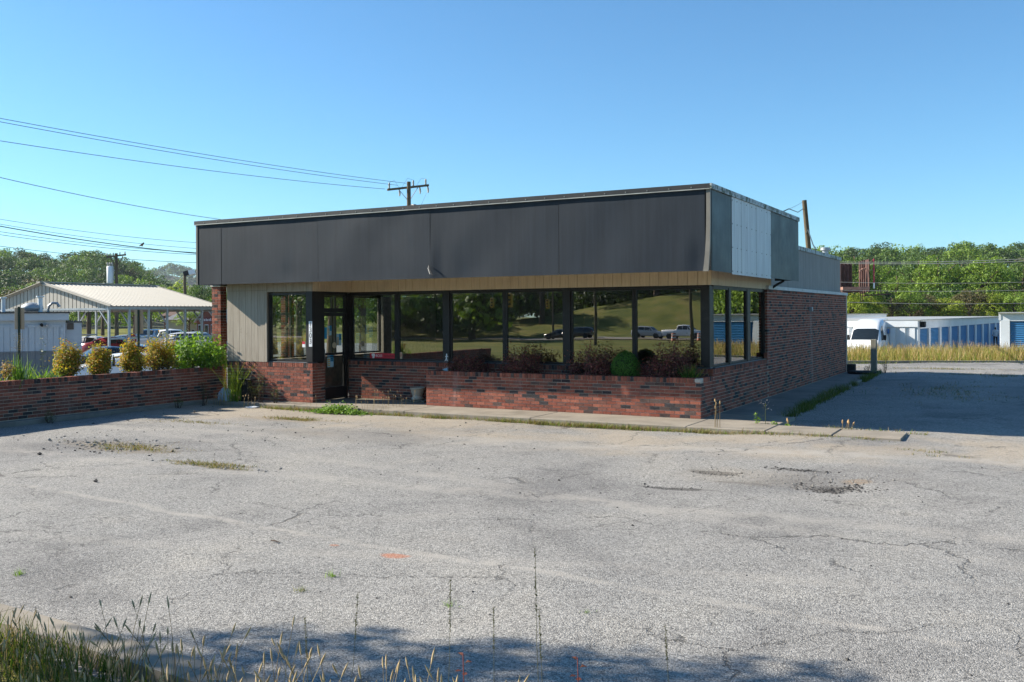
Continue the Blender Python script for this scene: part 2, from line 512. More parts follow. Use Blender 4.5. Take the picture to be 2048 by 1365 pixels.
        m = t.math('MULTIPLY', t.math('MULTIPLY', blob(cx, cy, rx, ry, 0.55, ns), a), t.math('ADD', 0.45, t.math('MULTIPLY', grit, 0.55)))
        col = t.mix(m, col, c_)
    # cracks
    wv = t.n('TexNoise'); wv.inputs['Scale'].default_value = 1.3; wv.inputs['Detail'].default_value = 6; wv.inputs['Roughness'].default_value = 0.7
    t.set(wv.inputs['Vector'], P)
    warped = t.vmath('ADD', P, t.vmath('MULTIPLY', t.vmath('SUBTRACT', wv.outputs['Color'], (0.5, 0.5, 0.5)), (0.9, 0.9, 0)))
    flat = t.vmath('MULTIPLY', warped, (1, 1, 0))
    ed = t.voro(0.42, 'DISTANCE_TO_EDGE', flat)
    thin = t.step(ed, 0.0055, 0.0015)
    brk = t.step(t.noise(0.8, 4, 0.6, t.vmath('ADD', P, (9, 3, 0))), 0.45, 0.54)
    crack = t.math('MULTIPLY', thin, brk)
    ed2 = t.voro(1.5, 'DISTANCE_TO_EDGE', flat)
    crack2 = t.math('MULTIPLY', t.step(ed2, 0.012, 0.003), t.step(t.noise(0.35, 3, 0.5, t.vmath('ADD', P, (50, 20, 0))), 0.53, 0.62))
    cr = t.math('MAXIMUM', crack, t.math('MULTIPLY', crack2, 0.8))
    col = t.mix(t.math('MULTIPLY', cr, 0.7), col, (0.06, 0.056, 0.052))
    h = t.math('SUBTRACT', t.math('SUBTRACT', t.math('MULTIPLY', sv, 0.6), t.math('MULTIPLY', sd, 0.9)), t.math('MULTIPLY', cr, 2.5))
    h = t.math('MULTIPLY', h, t.math('SUBTRACT', 1.0, t.math('MULTIPLY', sandm, 0.6)))
    return t.done(t.bsdf(col, 0.92, 0, t.bump(h, 0.6, 0.010), 0.25))
ASPH = asphalt()
LOT_Z = -0.10
def lot_h(x, y):
    z = LOT_Z + 0.010 * np.sin(x * 0.9 + 1.3) * np.sin(y * 0.7) + 0.007 * np.sin(x * 2.1 + y * 1.3) + 0.004 * np.sin(x * 4.3 - y * 3.1)
    z = z + 0.05 * sstep(x, -7.0, -2.6) * sstep(y, 9.0, 13.0)
    for (cx, cy, rx, ry, d) in ((-3.68, 12.15, 0.35, 0.18, 0.045), (-2.25, 12.0, 0.42, 0.5, 0.05), (-3.85, 10.95, 0.45, 0.12, 0.03), (-10.3, 9.75, 1.1, 0.3, 0.03), (-13.1, 10.4, 1.7, 0.6, 0.03)):
        q = ((x - cx) / rx) ** 2 + ((y - cy) / ry) ** 2
        z = z - d * np.exp(-q)
    return z
lx = np.concatenate([np.arange(-17.42, 3.0, 0.14), np.arange(3.0, 60.1, 1.0)])
ly_t = np.concatenate([np.linspace(0, 0.36, 90), np.linspace(0.36, 1.0, 60)[1:]])
LX = np.repeat(lx[:, None], len(ly_t), 1)
far = 40.4 + 0.41 * (LX + 6.6)
LY = 3.66 + (far - 3.66) * ly_t[None, :]
LZ = lot_h(LX, LY)
idx = np.arange(LX.size).reshape(LX.shape)
Fq = np.stack([idx[:-1, :-1], idx[1:, :-1], idx[1:, 1:], idx[:-1, 1:]], -1).reshape(-1, 4)
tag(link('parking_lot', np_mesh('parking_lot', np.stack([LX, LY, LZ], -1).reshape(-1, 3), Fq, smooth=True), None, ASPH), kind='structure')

# concrete: porch slab with its front kerb, side walk, strip towards the right, kerbs
def slabs(name, parts, m, bev=0.012):
    root = empty(name)
    for (x0, y0, x1, y1, z0, z1) in parts:
        MB().box((x0, y0, z0), (x1, y1, z1), bev).build('slab', m, root)
    return tag(root, kind='structure')
EPS = 0.0025
xs = [-17.35, -14.62, -11.6, -8.6, -5.45, -4.05]
slabs('porch_pavement', [(xs[i] + (EPS if i else 0), 16.22, xs[i + 1] - EPS, 18.6, -0.35, 0.0) for i in range(5)], CONC)
slabs('kerb_strip', [(-4.044, 16.235, -2.95, 17.15, -0.35, -0.004), (-2.938, 16.25, -1.88, 17.13, -0.35, -0.012)], CONC)
ys = [18.612, 21.6, 24.6, 27.6, 30.6, 34.5]
slabs('side_pavement', [(-5.7, ys[i] + (EPS if i else 0), -4.35 - 0.06 * i, ys[i + 1] - EPS, -0.35, -0.006) for i in range(5)], CONC_D)
# back kerb of the lot
root = tag(empty('back_kerb'), kind='structure')
dvec = Vector((1, 0.41, 0)).normalized(); nvec = Vector((-dvec.y, dvec.x, 0))
p0 = Vector((-30, 40.4 + 0.41 * (-30 + 6.6), 0))
for k in range(30):
    a = p0 + dvec * (k * 3.0 + 0.01); b = p0 + dvec * (k * 3.0 + 2.99)
    MB().obox((a + b) / 2 + nvec * 0.08 + Vector((0, 0, -0.13)), (b - a) / 2, nvec * 0.09, Vector((0, 0, 0.15))).build('kerb_stone', CONC, root)
# front kerb by the verge
root = tag(empty('front_kerb'), kind='structure')
pts = [(-22.0, 3.95), (-18.0, 4.02), (-14.0, 4.04), (-10.5, 4.03), (-7.6, 3.98), (-6.2, 3.93), (-5.2, 3.88), (-4.2, 3.82), (-3.0, 3.76), (0.0, 3.74), (5, 3.74), (12, 3.74)]
for (x0, y0), (x1, y1) in zip(pts[:-1], pts[1:]):
    a, b = Vector((x0, y0, -0.12)), Vector((x1, y1, -0.12))
    d = (b - a).normalized(); n = Vector((-d.y, d.x, 0))
    MB().obox((a + b) / 2, (b - a) / 2 * 0.995, n * 0.12, Vector((0, 0, 0.13))).build('kerb_stone', CONC, root)
# road behind the camera, seen only in the window glass
t = NT('far_road_asphalt'); c = t.ramp(t.noise(0.8, 5), [(0.3, (0.16, 0.15, 0.14)), (0.7, (0.26, 0.24, 0.22))])
ROADM = t.done(t.bsdf(c, 0.9))
rd = MB(); 
rd.add([(-260, -84, -1.66), (160, -84, -1.66), (160, -93, -1.66), (-260, -93, -1.66)], [[0, 3, 2, 1]])
tag(rd.build('road', ROADM), kind='structure')
rd = MB(); rd.box((-260, -84, -1.8), (160, -82.5, -1.60)); tag(rd.build('road_shoulder', pmat('sandy_shoulder', (0.36, 0.27, 0.16), 0.95)), kind='structure')
# car wash yard paving on the left
yard_z = lambda y: -0.70 - (y - 23.0) * 0.0060
yd = MB(); yd.add([(-90, 10, yard_z(10)), (-22.0, 10, yard_z(10)), (-22.0, 110, yard_z(110)), (-90, 110, yard_z(110))], [[0, 1, 2, 3]])
tag(yd.build('car_wash_yard', pmat('yard_asphalt', (0.2, 0.195, 0.185), 0.92, 0, 0.3, 0.5, 0.3, 60)), kind='structure')
# storage yard paving
c0 = atd(1835, 641, 60); 
yd = MB(); a = atd(1560, 690, 52); b = atd(2300, 690, 50); c1 = atd(2300, 650, 120); d1 = atd(1560, 650, 120)
yd.add([(p.x, p.y, -1.15) for p in (a, b, c1, d1)], [[0, 1, 2, 3]])
tag(yd.build('storage_yard', pmat('yard_gravel', (0.24, 0.225, 0.2), 0.95, 0, 0.3, 0.5, 0.3, 60)), kind='structure')
# ------------------------------------------------------------------ bricks
BRK_L, BRK_H, BRK_D, JNT, CRS, PITCH = 0.1925, 0.0570, 0.092, 0.0105, 0.0677, 0.203
brng = random.Random(11)
class Bricks:
    def __init__(s): s.items = []
    def put(s, c, ang, L, H, D):
        m = brng.choices(range(5), BRICK_P)[0]
        s.items.append((Vector(c), ang, L, H, D, m))
    def face(s, p0, ang, length, z0, n, start='butt', end='butt', par=0, rowlock=True, depth=None, row_depth=0.10, zoff=0):
        """wall face: runs along angle ang from p0 (x,y); outward normal is to the right of the run"""
        d = Vector((math.cos(ang), math.sin(ang), 0)); nrm = Vector((d.y, -d.x, 0))
        P = Vector((p0[0], p0[1], 0))
        for i in range(n):
            thru = (i % 2 == par)
            if start == 'corner': s0 = 0.0 if thru else PITCH / 2
            else: s0 = 0.0
            e = length
            if end == 'corner': e = length if thru else length - PITCH / 2
            x = s0; first = True
            while x < e - 0.02:
                L = BRK_L
                if first and start != 'corner' and i % 2: L = BRK_L / 2 - JNT / 2
                L = min(L, e - x)
                if e - (x + L) < 0.035: L = e - x
                off = brng.uniform(-0.0015, 0.0025)
                c = P + d * (x + L / 2) + nrm * (off - BRK_D / 2) + Vector((0, 0, z0 + i * CRS + BRK_H / 2 + JNT * 0.5 + brng.uniform(-0.0012, 0.0012)))
                s.put(c, ang + brng.uniform(-0.006, 0.006), L, BRK_H, BRK_D)
                x += L + JNT; first = False
        if rowlock:
            z = z0 + n * CRS
            x = 0.0 if start != 'corner2' else BRK_D + JNT
            e = length
            while x < e - 0.02:
                L = min(0.0572, e - x)
                c = P + d * (x + L / 2) + nrm * (0.006 + brng.uniform(-0.002, 0.002) - row_depth / 2) + Vector((0, 0, z + 0.0485 + brng.uniform(-0.0015, 0.0015)))
                s.put(c, ang, L, 0.092, row_depth)
                x += 0.0677
    def build(s, thing, limit=300):
        def score(it):
            c = it[0] - CP
            z = c.dot(FW)
            if z < 0.5: return 1e9
            u = c.dot(RT) / z
            if abs(u) > 0.55: return 1e6 + z
            return z - 0.001 * it[2]
        order = sorted(s.items, key=score)
        big, rest = order[:limit], order[limit:]
        for c, ang, L, H, D, m in big:
            o = bpy.data.objects.new('brick', BRICK_ME[m])
            COL.objects.link(o); o.parent = thing
            o.location = c; o.rotation_euler = (0, 0, ang); o.scale = (L, D, H)
        if rest:
            n = len(rest)
            base = np.array([(x, y, z) for z in (-.5, .5) for x, y in ((-.5, -.5), (.5, -.5), (.5, .5), (-.5, .5))])
            fb = np.array([(0, 3, 2, 1), (4, 5, 6, 7), (0, 1, 5, 4), (1, 2, 6, 5), (2, 3, 7, 6), (3, 0, 4, 7)])
            C = np.array([it[0][:] for it in rest]); A = np.array([it[1] for it in rest]); S = np.array([(it[2], it[4], it[3]) for it in rest])
            loc = base[None] * S[:, None]
            ca, sa = np.cos(A)[:, None], np.sin(A)[:, None]
            V = np.stack([loc[..., 0] * ca - loc[..., 1] * sa, loc[..., 0] * sa + loc[..., 1] * ca, loc[..., 2]], -1) + C[:, None]
            Fq = (fb[None] + (np.arange(n) * 8)[:, None, None]).reshape(-1, 4)
            mi = np.repeat(np.array([it[5] for it in rest]), 6)
            o = link('brickwork', np_mesh('brickwork', V.reshape(-1, 3), Fq, mi), thing, BRICK_M)
            o['kind'] = 'stuff'
BRICK_ME = []
for i, m in enumerate(BRICK_M):
    bm = bmesh.new(); bmesh.ops.create_cube(bm, size=1.0)
    me = bpy.data.meshes.new('brick'); bm.to_mesh(me); bm.free()
    me.materials.append(m); BRICK_ME.append(me)

# ------------------------------------------------------------------ building materials
t = NT('siding_grey_beige')
wz = t.vmath('MULTIPLY', t.pos(), (14, 14, 0.7))
c = t.ramp(t.noise(2.2, 6, 0.7, wz), [(0.3, (0.27, 0.235, 0.19)), (0.55, (0.36, 0.315, 0.255)), (0.75, (0.43, 0.38, 0.315))])
peel = t.step(t.noise(7, 6, 0.75), 0.60, 0.70)
c = t.mix(t.math('MULTIPLY', peel, 0.45), c, (0.20, 0.165, 0.125))
SIDING = t.done(t.bsdf(c, 0.85, 0, t.bump(t.noise(3, 5, 0.7, t.vmath('MULTIPLY', t.pos(), (60, 60, 3))), 0.35, 0.006), 0.2))
t = NT('siding_tan')
c = t.ramp(t.noise(2.2, 6, 0.7, t.vmath('MULTIPLY', t.pos(), (14, 14, 0.7))), [(0.3, (0.55, 0.44, 0.30)), (0.55, (0.66, 0.54, 0.385)), (0.75, (0.71, 0.60, 0.44))])
c = t.mix(t.math('MULTIPLY', t.step(t.noise(0.9, 5, 0.7), 0.5, 0.7), 0.3), c, (0.22, 0.16, 0.10))
TAN = t.done(t.bsdf(c, 0.85, 0, t.bump(t.noise(3, 5, 0.7, t.vmath('MULTIPLY', t.pos(), (60, 60, 3))), 0.35, 0.006), 0.2))
def sheet_mat(name, col, rough=0.42, streak=0.3, metal=0.0, stain=(0.1, 0.1, 0.1), spec=0.4):
    t = NT(name)
    v = t.vmath('MULTIPLY', t.pos(), (7, 7, 0.35))
    f = t.noise(1.5, 6, 0.7, v)
    c = t.ramp(f, [(0.3, tuple(x * 0.8 for x in col)), (0.7, tuple(min(1, x * 1.2) for x in col))])
    c = t.mix(t.math('MULTIPLY', t.step(t.noise(3.2, 6, 0.7, v), 0.55, 0.75), streak), c, stain)
    sp = t.step(t.noise(40, 3, 0.8), 0.70, 0.78)
    c = t.mix(t.math('MULTIPLY', sp, 0.5), c, tuple(min(1, x * 2.6 + 0.05) for x in col))
    r = t.ramp(t.noise(1.2, 5, 0.7), [(0.3, (rough * 0.8,) * 3), (0.7, (min(1, rough * 1.25),) * 3)])
    return t.done(t.bsdf(c, r, metal, t.bump(t.noise(30, 3), 0.06, 0.004), spec))
CHARCOAL = sheet_mat('charcoal_sheet_metal', (0.020, 0.027, 0.037), 0.6, 0.35, 0, (0.032, 0.040, 0.050), 0.18)
CHARCOAL_S = sheet_mat('faded_charcoal_sheet_metal', (0.050, 0.066, 0.070), 0.5, 0.3, 0, (0.08, 0.09, 0.085))
PALE_SHEET = sheet_mat('pale_blue_grey_sheet', (0.52, 0.56, 0.57), 0.5, 0.3, 0, (0.32, 0.34, 0.34))
GREY_SHEET = sheet_mat('weathered_grey_board', (0.27, 0.26, 0.24), 0.75, 0.5, 0, (0.16, 0.15, 0.14), 0.2)
t = NT('mossy_galvanised_flashing')
c = t.mix(t.step(t.noise(5, 6, 0.7), 0.46, 0.6), (0.38, 0.42, 0.44), (0.055, 0.065, 0.03))
FLASH = t.done(t.bsdf(c, 0.55, 0.15, None, 0.4))
COPING = sheet_mat('dark_coping_metal', (0.022, 0.023, 0.025), 0.5, 0.2, 0, (0.06, 0.06, 0.05))
TRIM_EDGE = pmat('bright_drip_edge', (0.42, 0.42, 0.38), 0.4, 0.4, 0.3, 3)
OFFWHITE = pmat('offwhite_trim', (0.50, 0.48, 0.44), 0.7, 0, 0.2, 3, 0.1, 60, (0.25, 0.22, 0.18), 0.5)
SOFFIT = pmat('soffit_board', (0.20, 0.145, 0.09), 0.85, 0, 0.3, 2)
INTERIOR = pmat('interior_wall', (0.16, 0.15, 0.13), 0.9, 0, 0.15, 0.7)
INT_FLOOR = pmat('interior_floor', (0.09, 0.08, 0.07), 0.6, 0, 0.3, 1)
def glass_mat(name, tint, refl=1.0, ior=2.1, wav=0.0):
    t = NT(name)
    fr = t.n('Fresnel'); fr.inputs['IOR'].default_value = ior
    gl = t.n('BsdfGlossy'); gl.inputs['Roughness'].default_value = 0.0
    t.set(gl.inputs['Color'], (refl, refl, refl))
    if wav:
        nb = t.bump(t.noise(0.8, 1), wav, 0.02)
        t.set(gl.inputs['Normal'], nb)
    tr = t.n('BsdfTransparent'); t.set(tr.inputs['Color'], tint)
    df = t.n('BsdfDiffuse'); t.set(df.inputs['Color'], t.ramp(t.noise(6, 6, 0.75), [(0.4, (0.10, 0.10, 0.10)), (0.8, (0.32, 0.32, 0.30))]))
    m0 = t.n('MixShader'); t.set(m0.inputs[0], t.math('MULTIPLY', t.step(t.noise(2.4, 6, 0.7), 0.45, 0.8), 0.035))
    t.t.links.new(tr.outputs[0], m0.inputs[1]); t.t.links.new(df.outputs[0], m0.inputs[2])
    mx = t.n('MixShader'); t.set(mx.inputs[0], fr.outputs[0])
    t.t.links.new(m0.outputs[0], mx.inputs[1]); t.t.links.new(gl.outputs[0], mx.inputs[2])
    return t.done(mx)
GLASS = glass_mat('window_glass', (0.62, 0.68, 0.66), 0.95, 3.6, 0.05)
CLEAR = glass_mat('clear_glass', (0.85, 0.88, 0.87), 0.9, 1.7)

# ------------------------------------------------------------------ the building
FY, SX = 18.30, -5.64            # glazing planes: front and right side
WALL_Y, WALL_X = 18.24, -5.57    # brick faces under them
LY0, LX0, LX1 = 16.79, -17.28, -14.58   # projecting left bay: front plane and its two sides
DOORX = -14.74
FASY, FASX, FASL = 16.35, -5.02, -17.84
ZF0, ZF1, ZTOP = 2.785, 4.225, 4.325
ZS = 3.02                         # soffit sits above the hanging fascia edge
SILL, HEAD = 0.915, 2.575
XF = lambda u: ony(u, 640, FY).x
YS = lambda u: onx(u, 650, SX).y

bld = empty('shop_building', (0, 0, 0), 0, 'vacant single-storey brick shop with tall charcoal metal fascia and dark storefront windows', 'building')
B = Bricks()
# mortar-backed wall cores (each a part), bricks stand 8 mm proud
def core(name, lo, hi, m=MORTAR):
    return MB().box(lo, hi).build(name, m, bld)
g = 0.008
NC = 12
core('bay_front_wall', (LX0 + g, LY0 + g, -0.3), (LX1 - g, LY0 + 0.24, SILL - 0.01))
core('bay_return_wall', (LX1 - 0.22, LY0 + 0.2415, -0.3), (LX1 - g, 17.24 - g, SILL - 0.012))
core('window_wall', (DOORX + 0.06, WALL_Y + g, -0.3), (WALL_X - g, WALL_Y + 0.25, SILL - 0.01))
core('side_low_wall', (WALL_X - 0.25, WALL_Y + 0.2515, -0.3), (WALL_X - g, 22.60, SILL - 0.012))
core('side_brick_wall', (WALL_X - 0.25, 22.602 + g, -0.3), (WALL_X - g, 33.35, 2.57))
core('rear_wall', (-17.28, 33.36, -0.3), (WALL_X - 0.01, 33.60, 2.58))
core('left_low_wall', (LX0 + g, LY0 + 0.2415, -1.1), (LX0 + 0.24, 22.8, SILL - 0.02))
core('left_rear_wall', (LX0 + g, 22.802, -1.1), (LX0 + 0.24, 33.355, 2.57))
B.face((LX0, LY0), 0, LX1 - LX0, 0.0, NC, 'butt', 'corner', 0)
B.face((LX1, LY0), math.pi / 2, 17.24 - LY0, 0.0, NC, 'corner', 'butt', 1)
B.face((DOORX + 0.05, WALL_Y), 0, WALL_X - DOORX - 0.05, 0.0, NC, 'butt', 'corner', 0)
B.face((WALL_X, WALL_Y), math.pi / 2, 22.60 - WALL_Y, 0.0, NC, 'corner', 'butt', 1)
B.face((WALL_X, 22.60), math.pi / 2, 33.36 - 22.60, 0.0, 38, 'corner', 'butt', 1, rowlock=False)
B.face((WALL_X - 0.25, 22.60), 0, 0.25, 0.0 + 14 * CRS, 24, 'butt', 'corner', 0, rowlock=False)
B.build(bld)
# sill flashings
for (lo, hi) in (((LX0 + 0.05, LY0 + 0.03, SILL - 0.004), (LX1 - 0.01, LY0 + 0.16, SILL + 0.018)), ((DOORX + 0.07, WALL_Y + 0.04, SILL - 0.004), (WALL_X - 0.06, WALL_Y + 0.2, SILL + 0.018)),
                 ((WALL_X - 0.2, WALL_Y + 0.21, SILL - 0.004), (WALL_X - 0.015, 22.57, SILL + 0.016))):
    MB().box(lo, hi, 0.004).build('window_sill', pmat('sill_metal', (0.10, 0.11, 0.125), 0.4, 0.3), bld)

# windows: frame part with pane sub-part
def window(ax, plane, a0, a1, z0, z1, fw=0.04, out=-1, mat=GLASS, d=0.07):
    """ax 'x': window runs along x on plane y=plane, facing -y; ax 'y': runs along y on plane x=plane, facing out*x"""
    f = MB()
    def bx(p0, p1, q0, q1, e0, e1):
        if ax == 'x': f.box((p0, plane + e0, q0), (p1, plane + e1, q1))
        else: f.box((plane - out * e1 if out > 0 else plane + e0, p0, q0), (plane - out * e0 if out > 0 else plane + e1, p1, q1))
    bx(a0, a1, z0, z0 + fw, 0, d); bx(a0, a1, z1 - fw, z1, 0, d)
    bx(a0, a0 + fw, z0 + fw, z1 - fw, 0.001, d - 0.001); bx(a1 - fw, a1, z0 + fw, z1 - fw, 0.001, d - 0.001)
    o = f.build('window', BLACK_AL, bld)
    p = MB()
    pa0, pa1, q0, q1 = a0 + fw, a1 - fw, z0 + fw, z1 - fw
    k = plane + d * 0.45 if (ax == 'x' or out < 0) else plane - d * 0.45
    tl = brng.uniform(-0.0012, 0.0012); tl2 = brng.uniform(-0.0008, 0.0008)
    if ax == 'x': p.add([(pa0, k + tl, q0), (pa1, k - tl, q0), (pa1, k - tl + tl2, q1), (pa0, k + tl + tl2, q1)], [[0, 1, 2, 3]])
    else: p.add([(k + tl, pa0, q0), (k - tl, pa1, q0), (k - tl + tl2, pa1, q1), (k + tl + tl2, pa0, q1)], [[0, 1, 2, 3]])
    p.build('pane', mat, o)
    return o
S2 = SILL + 0.02
for u0, u1 in ((703, 791.5), (795.5, 888), (900, 1008), (1011, 1128.5), (1141.5, 1267.5), (1269.5, 1405)):
    window('x', FY, XF(u0), XF(u1), S2, HEAD - 0.03)
for u0, u1 in ((690, 703), (888, 900), (1128.5, 1141.5)):
    MB().box((XF(u0) + 0.002, FY - 0.03, SILL + 0.02), (XF(u1) - 0.002, FY + 0.09, HEAD - 0.02)).build('window_post', BLACK_AL, bld)
for u0, u1 in ((791.5, 795.5), (1008, 1011), (1267.5, 1269.5)):
    MB().box((XF(u0) + 0.001, FY - 0.008, S2), (XF(u1) - 0.001, FY + 0.08, HEAD - 0.03)).build('mullion', BLACK_AL, bld)
MB().box((XF(1405) + 0.002, FY - 0.035, SILL + 0.02), (SX, FY + 0.19, HEAD - 0.02)).build('corner_post', BLACK_AL, bld)
MB().box((DOORX + 0.08, FY - 0.02, HEAD - 0.028), (SX - 0.003, FY + 0.1, HEAD + 0.004)).build('window_head', BLACK_AL, bld)
YA = FY + 0.20
for y0, y1 in ((YA, YS(1457.5)), (YS(1461.5), YS(1494)), (YS(1500), YS(1532))):
    window('y', SX, y0, y1, S2, HEAD - 0.03, out=1)
for y0, y1 in ((YS(1457.5), YS(1461.5)), (YS(1494), YS(1500)), (YS(1532), 22.585)):
    MB().box((SX - 0.09, y0 + 0.002, S2), (SX + 0.012, y1 - 0.002, HEAD - 0.03)).build('window_post', BLACK_AL, bld)
MB().box((SX - 0.09, YA, HEAD - 0.028), (SX + 0.01, 22.59, HEAD + 0.003)).build('window_head', BLACK_AL, bld)
# left bay window, corner post, door and transom
XB = lambda u: ony(u, 650, LY0 + 0.06).x
window('x', LY0 + 0.06, XB(538), XB(615), S2, HEAD - 0.02, 0.05)
MB().box((XB(615) + 0.002, LY0 + 0.01, SILL + 0.02), (LX1 - 0.01, LY0 + 0.20, HEAD)).build('corner_post', BLACK_AL, bld)
MB().box((DOORX - 0.07, LY0 + 0.202, SILL + 0.02), (LX1 - 0.015, 17.235, HEAD)).build('jamb_panel', BLACK_AL, bld)
D0, D1 = 17.24, FY - 0.06
MB().box((DOORX - 0.08, D0, 2.09), (DOORX + 0.02, D1, 2.16)).box((DOORX - 0.08, D0, HEAD - 0.05), (DOORX + 0.02, D1, HEAD + 0.002)).box((DOORX - 0.08, D0, 0.002), (DOORX + 0.02, D0 + 0.05, HEAD - 0.051)).box((DOORX - 0.08, D1 - 0.05, 0.002), (DOORX + 0.02, D1, HEAD - 0.051)).build('door_frame', BLACK_AL, bld)
tr = MB().box((DOORX - 0.05, D0 + 0.05, 2.16), (DOORX - 0.02, D1 - 0.05, 2.19)).box((DOORX - 0.05, D0 + 0.05, HEAD - 0.08), (DOORX - 0.02, D1 - 0.05, HEAD - 0.051)).build('transom_window', BLACK_AL, bld)
MB().add([(DOORX - 0.035, D0 + 0.05, 2.19), (DOORX - 0.035, D1 - 0.05, 2.19), (DOORX - 0.035, D1 - 0.05, HEAD - 0.08), (DOORX - 0.035, D0 + 0.05, HEAD - 0.08)], [[0, 1, 2, 3]]).build('pane', CLEAR, tr)
dr = MB()
da, db = D0 + 0.054, D1 - 0.054
dr.box((DOORX - 0.045, da, 0.012), (DOORX, db, 0.30)).box((DOORX - 0.045, da, 2.0), (DOORX, db, 2.085)).box((DOORX - 0.045, da, 0.30), (DOORX, da + 0.07, 2.0)).box((DOORX - 0.045, db - 0.07, 0.30), (DOORX, db, 2.0)).box((DOORX - 0.04, da + 0.07, 1.06), (DOORX - 0.005, db - 0.07, 1.12))
dr = dr.build('door', BLACK_AL, bld)
for z0, z1 in ((0.30, 1.06), (1.12, 2.0)):
    MB().add([(DOORX - 0.02, da + 0.07, z0), (DOORX - 0.02, db - 0.07, z0), (DOORX - 0.02, db - 0.07, z1), (DOORX - 0.02, da + 0.07, z1)], [[0, 1, 2, 3]]).build('pane', CLEAR, dr)
MB().tube([(DOORX + 0.002, da + 0.05, 0.95), (DOORX + 0.06, da + 0.05, 0.98), (DOORX + 0.06, da + 0.05, 1.22), (DOORX + 0.002, da + 0.05, 1.25)], 0.011, 6).build('handle', STEEL, dr)
MB().tube([(DOORX + 0.002, da + 0.09, 1.03), (DOORX + 0.05, da + 0.12, 1.03), (DOORX + 0.05, db - 0.12, 1.03), (DOORX + 0.002, db - 0.09, 1.03)], 0.012, 6).build('push_bar', BLACK_AL, dr)

# siding boards: (a) left bay wall, (b) band over the windows
def boards_x(x0, x1, y, z0, z1, m, name='siding_board', w=0.203, th=0.016, parent=None):
    x = x0
    while x < x1 - 0.02:
        e = min(x + w, x1)
        MB().box((x + 0.0035, y + brng.uniform(-0.001, 0.001), z0), (e - 0.0035, y + th, z1)).build(name, m, parent)
        x = e
def boards_y(y0, y1, x, z0, z1, m, name='siding_board', w=0.203, th=0.016, parent=None):
    y = y0
    while y < y1 - 0.02:
        e = min(y + w, y1)
        MB().box((x - th, y + 0.0035, z0), (x + brng.uniform(-0.001, 0.001), e - 0.0035, z1)).build(name, m, parent)
        y = e
groove = pmat('siding_groove', (0.10, 0.08, 0.06), 0.9)
sdg = core('bay_siding', (LX0, LY0 + 0.022, SILL), (XB(538) - 0.002, LY0 + 0.2, ZS - 0.004), groove)
boards_x(LX0 - 0.003, XB(538) - 0.004, LY0 + 0.005, SILL + 0.004, 2.62, SIDING, parent=sdg)
boards_x(LX0 - 0.003, XB(538) - 0.004, LY0 + 0.002, 2.625, ZS - 0.002, SIDING, parent=sdg)
MB().box((XB(538) - 0.06, LY0 - 0.012, SILL + 0.006), (XB(538) - 0.006, LY0 + 0.004, HEAD)).build('corner_trim', SIDING, sdg)
sdg = core('bay_header', (XB(538) + 0.0, LY0 + 0.022, HEAD + 0.003), (LX1 - 0.02, LY0 + 0.2, ZS - 0.004), groove)
boards_x(XB(538), LX1 - 0.004, LY0 + 0.005, HEAD + 0.004, ZS - 0.002, SIDING, parent=sdg)
sdg = core('door_header', (DOORX - 0.1, LY0 + 0.203, HEAD + 0.004), (LX1 - 0.022, FY - 0.06, ZS - 0.004), groove)
boards_y(LY0 + 0.03, FY - 0.05, LX1 - 0.004, HEAD + 0.005, ZS - 0.002, TAN, parent=sdg)
sdg = core('front_header', (DOORX - 0.1, FY - 0.03, HEAD + 0.006), (SX - 0.02, FY + 0.15, ZS - 0.004), groove)
boards_x(LX1 - 0.03, SX + 0.04, FY - 0.048, HEAD + 0.005, ZS - 0.002, TAN, parent=sdg)
sdg = core('side_header', (SX - 0.15, FY + 0.152, HEAD + 0.006), (SX + 0.02, 23.1, ZS - 0.004), groove)
boards_y(FY - 0.046, 23.12, SX + 0.042, HEAD + 0.005, ZS - 0.002, TAN, parent=sdg, w=0.21)

# interior shell (dark rooms behind the glass)
MB().box((LX0 + 0.25, FY + 0.2, -0.02), (WALL_X - 0.26, 33.3, 0.006)).box((LX0 + 0.25, LY0 + 0.25, -0.02), (DOORX - 0.09, FY + 0.198, 0.005)).build('interior_floor', INT_FLOOR, bld)
MB().box((LX0 + 0.05, FY + 0.16, 2.60), (SX - 0.16, 33.3, 2.66)).box((LX0 + 0.05, LY0 + 0.21, 2.60), (DOORX - 0.11, FY + 0.158, 2.655)).build('ceiling', pmat('ceiling_tile', (0.14, 0.13, 0.115), 0.9), bld)
MB().box((LX0 + 0.26, 25.6, 0.006), (WALL_X - 0.27, 25.75, 2.60)).build('partition_wall', INTERIOR, bld)
MB().box((-11.9, 21.6, 0.006), (-11.75, 25.6, 2.60)).build('partition_wall', INTERIOR, bld)
MB().box((-10.8, 22.6, 0.006), (-7.3, 23.3, 1.05), 0.02).build('counter', pmat('counter_laminate', (0.05, 0.045, 0.04), 0.5), bld)
# left side glazing under the overhang, so that daylight shows through the bay
for y0, y1 in ((17.05, 18.75), (18.85, 20.55), (20.65, 22.75)):
    window('y', LX0 + 0.12, y0, y1, SILL + 0.0, HEAD - 0.02, out=-1, mat=CLEAR)
MB().box((LX0 + 0.1, LY0 + 0.21, HEAD - 0.015), (LX0 + 0.23, 22.8, 2.60)).build('window_head', BLACK_AL, bld)

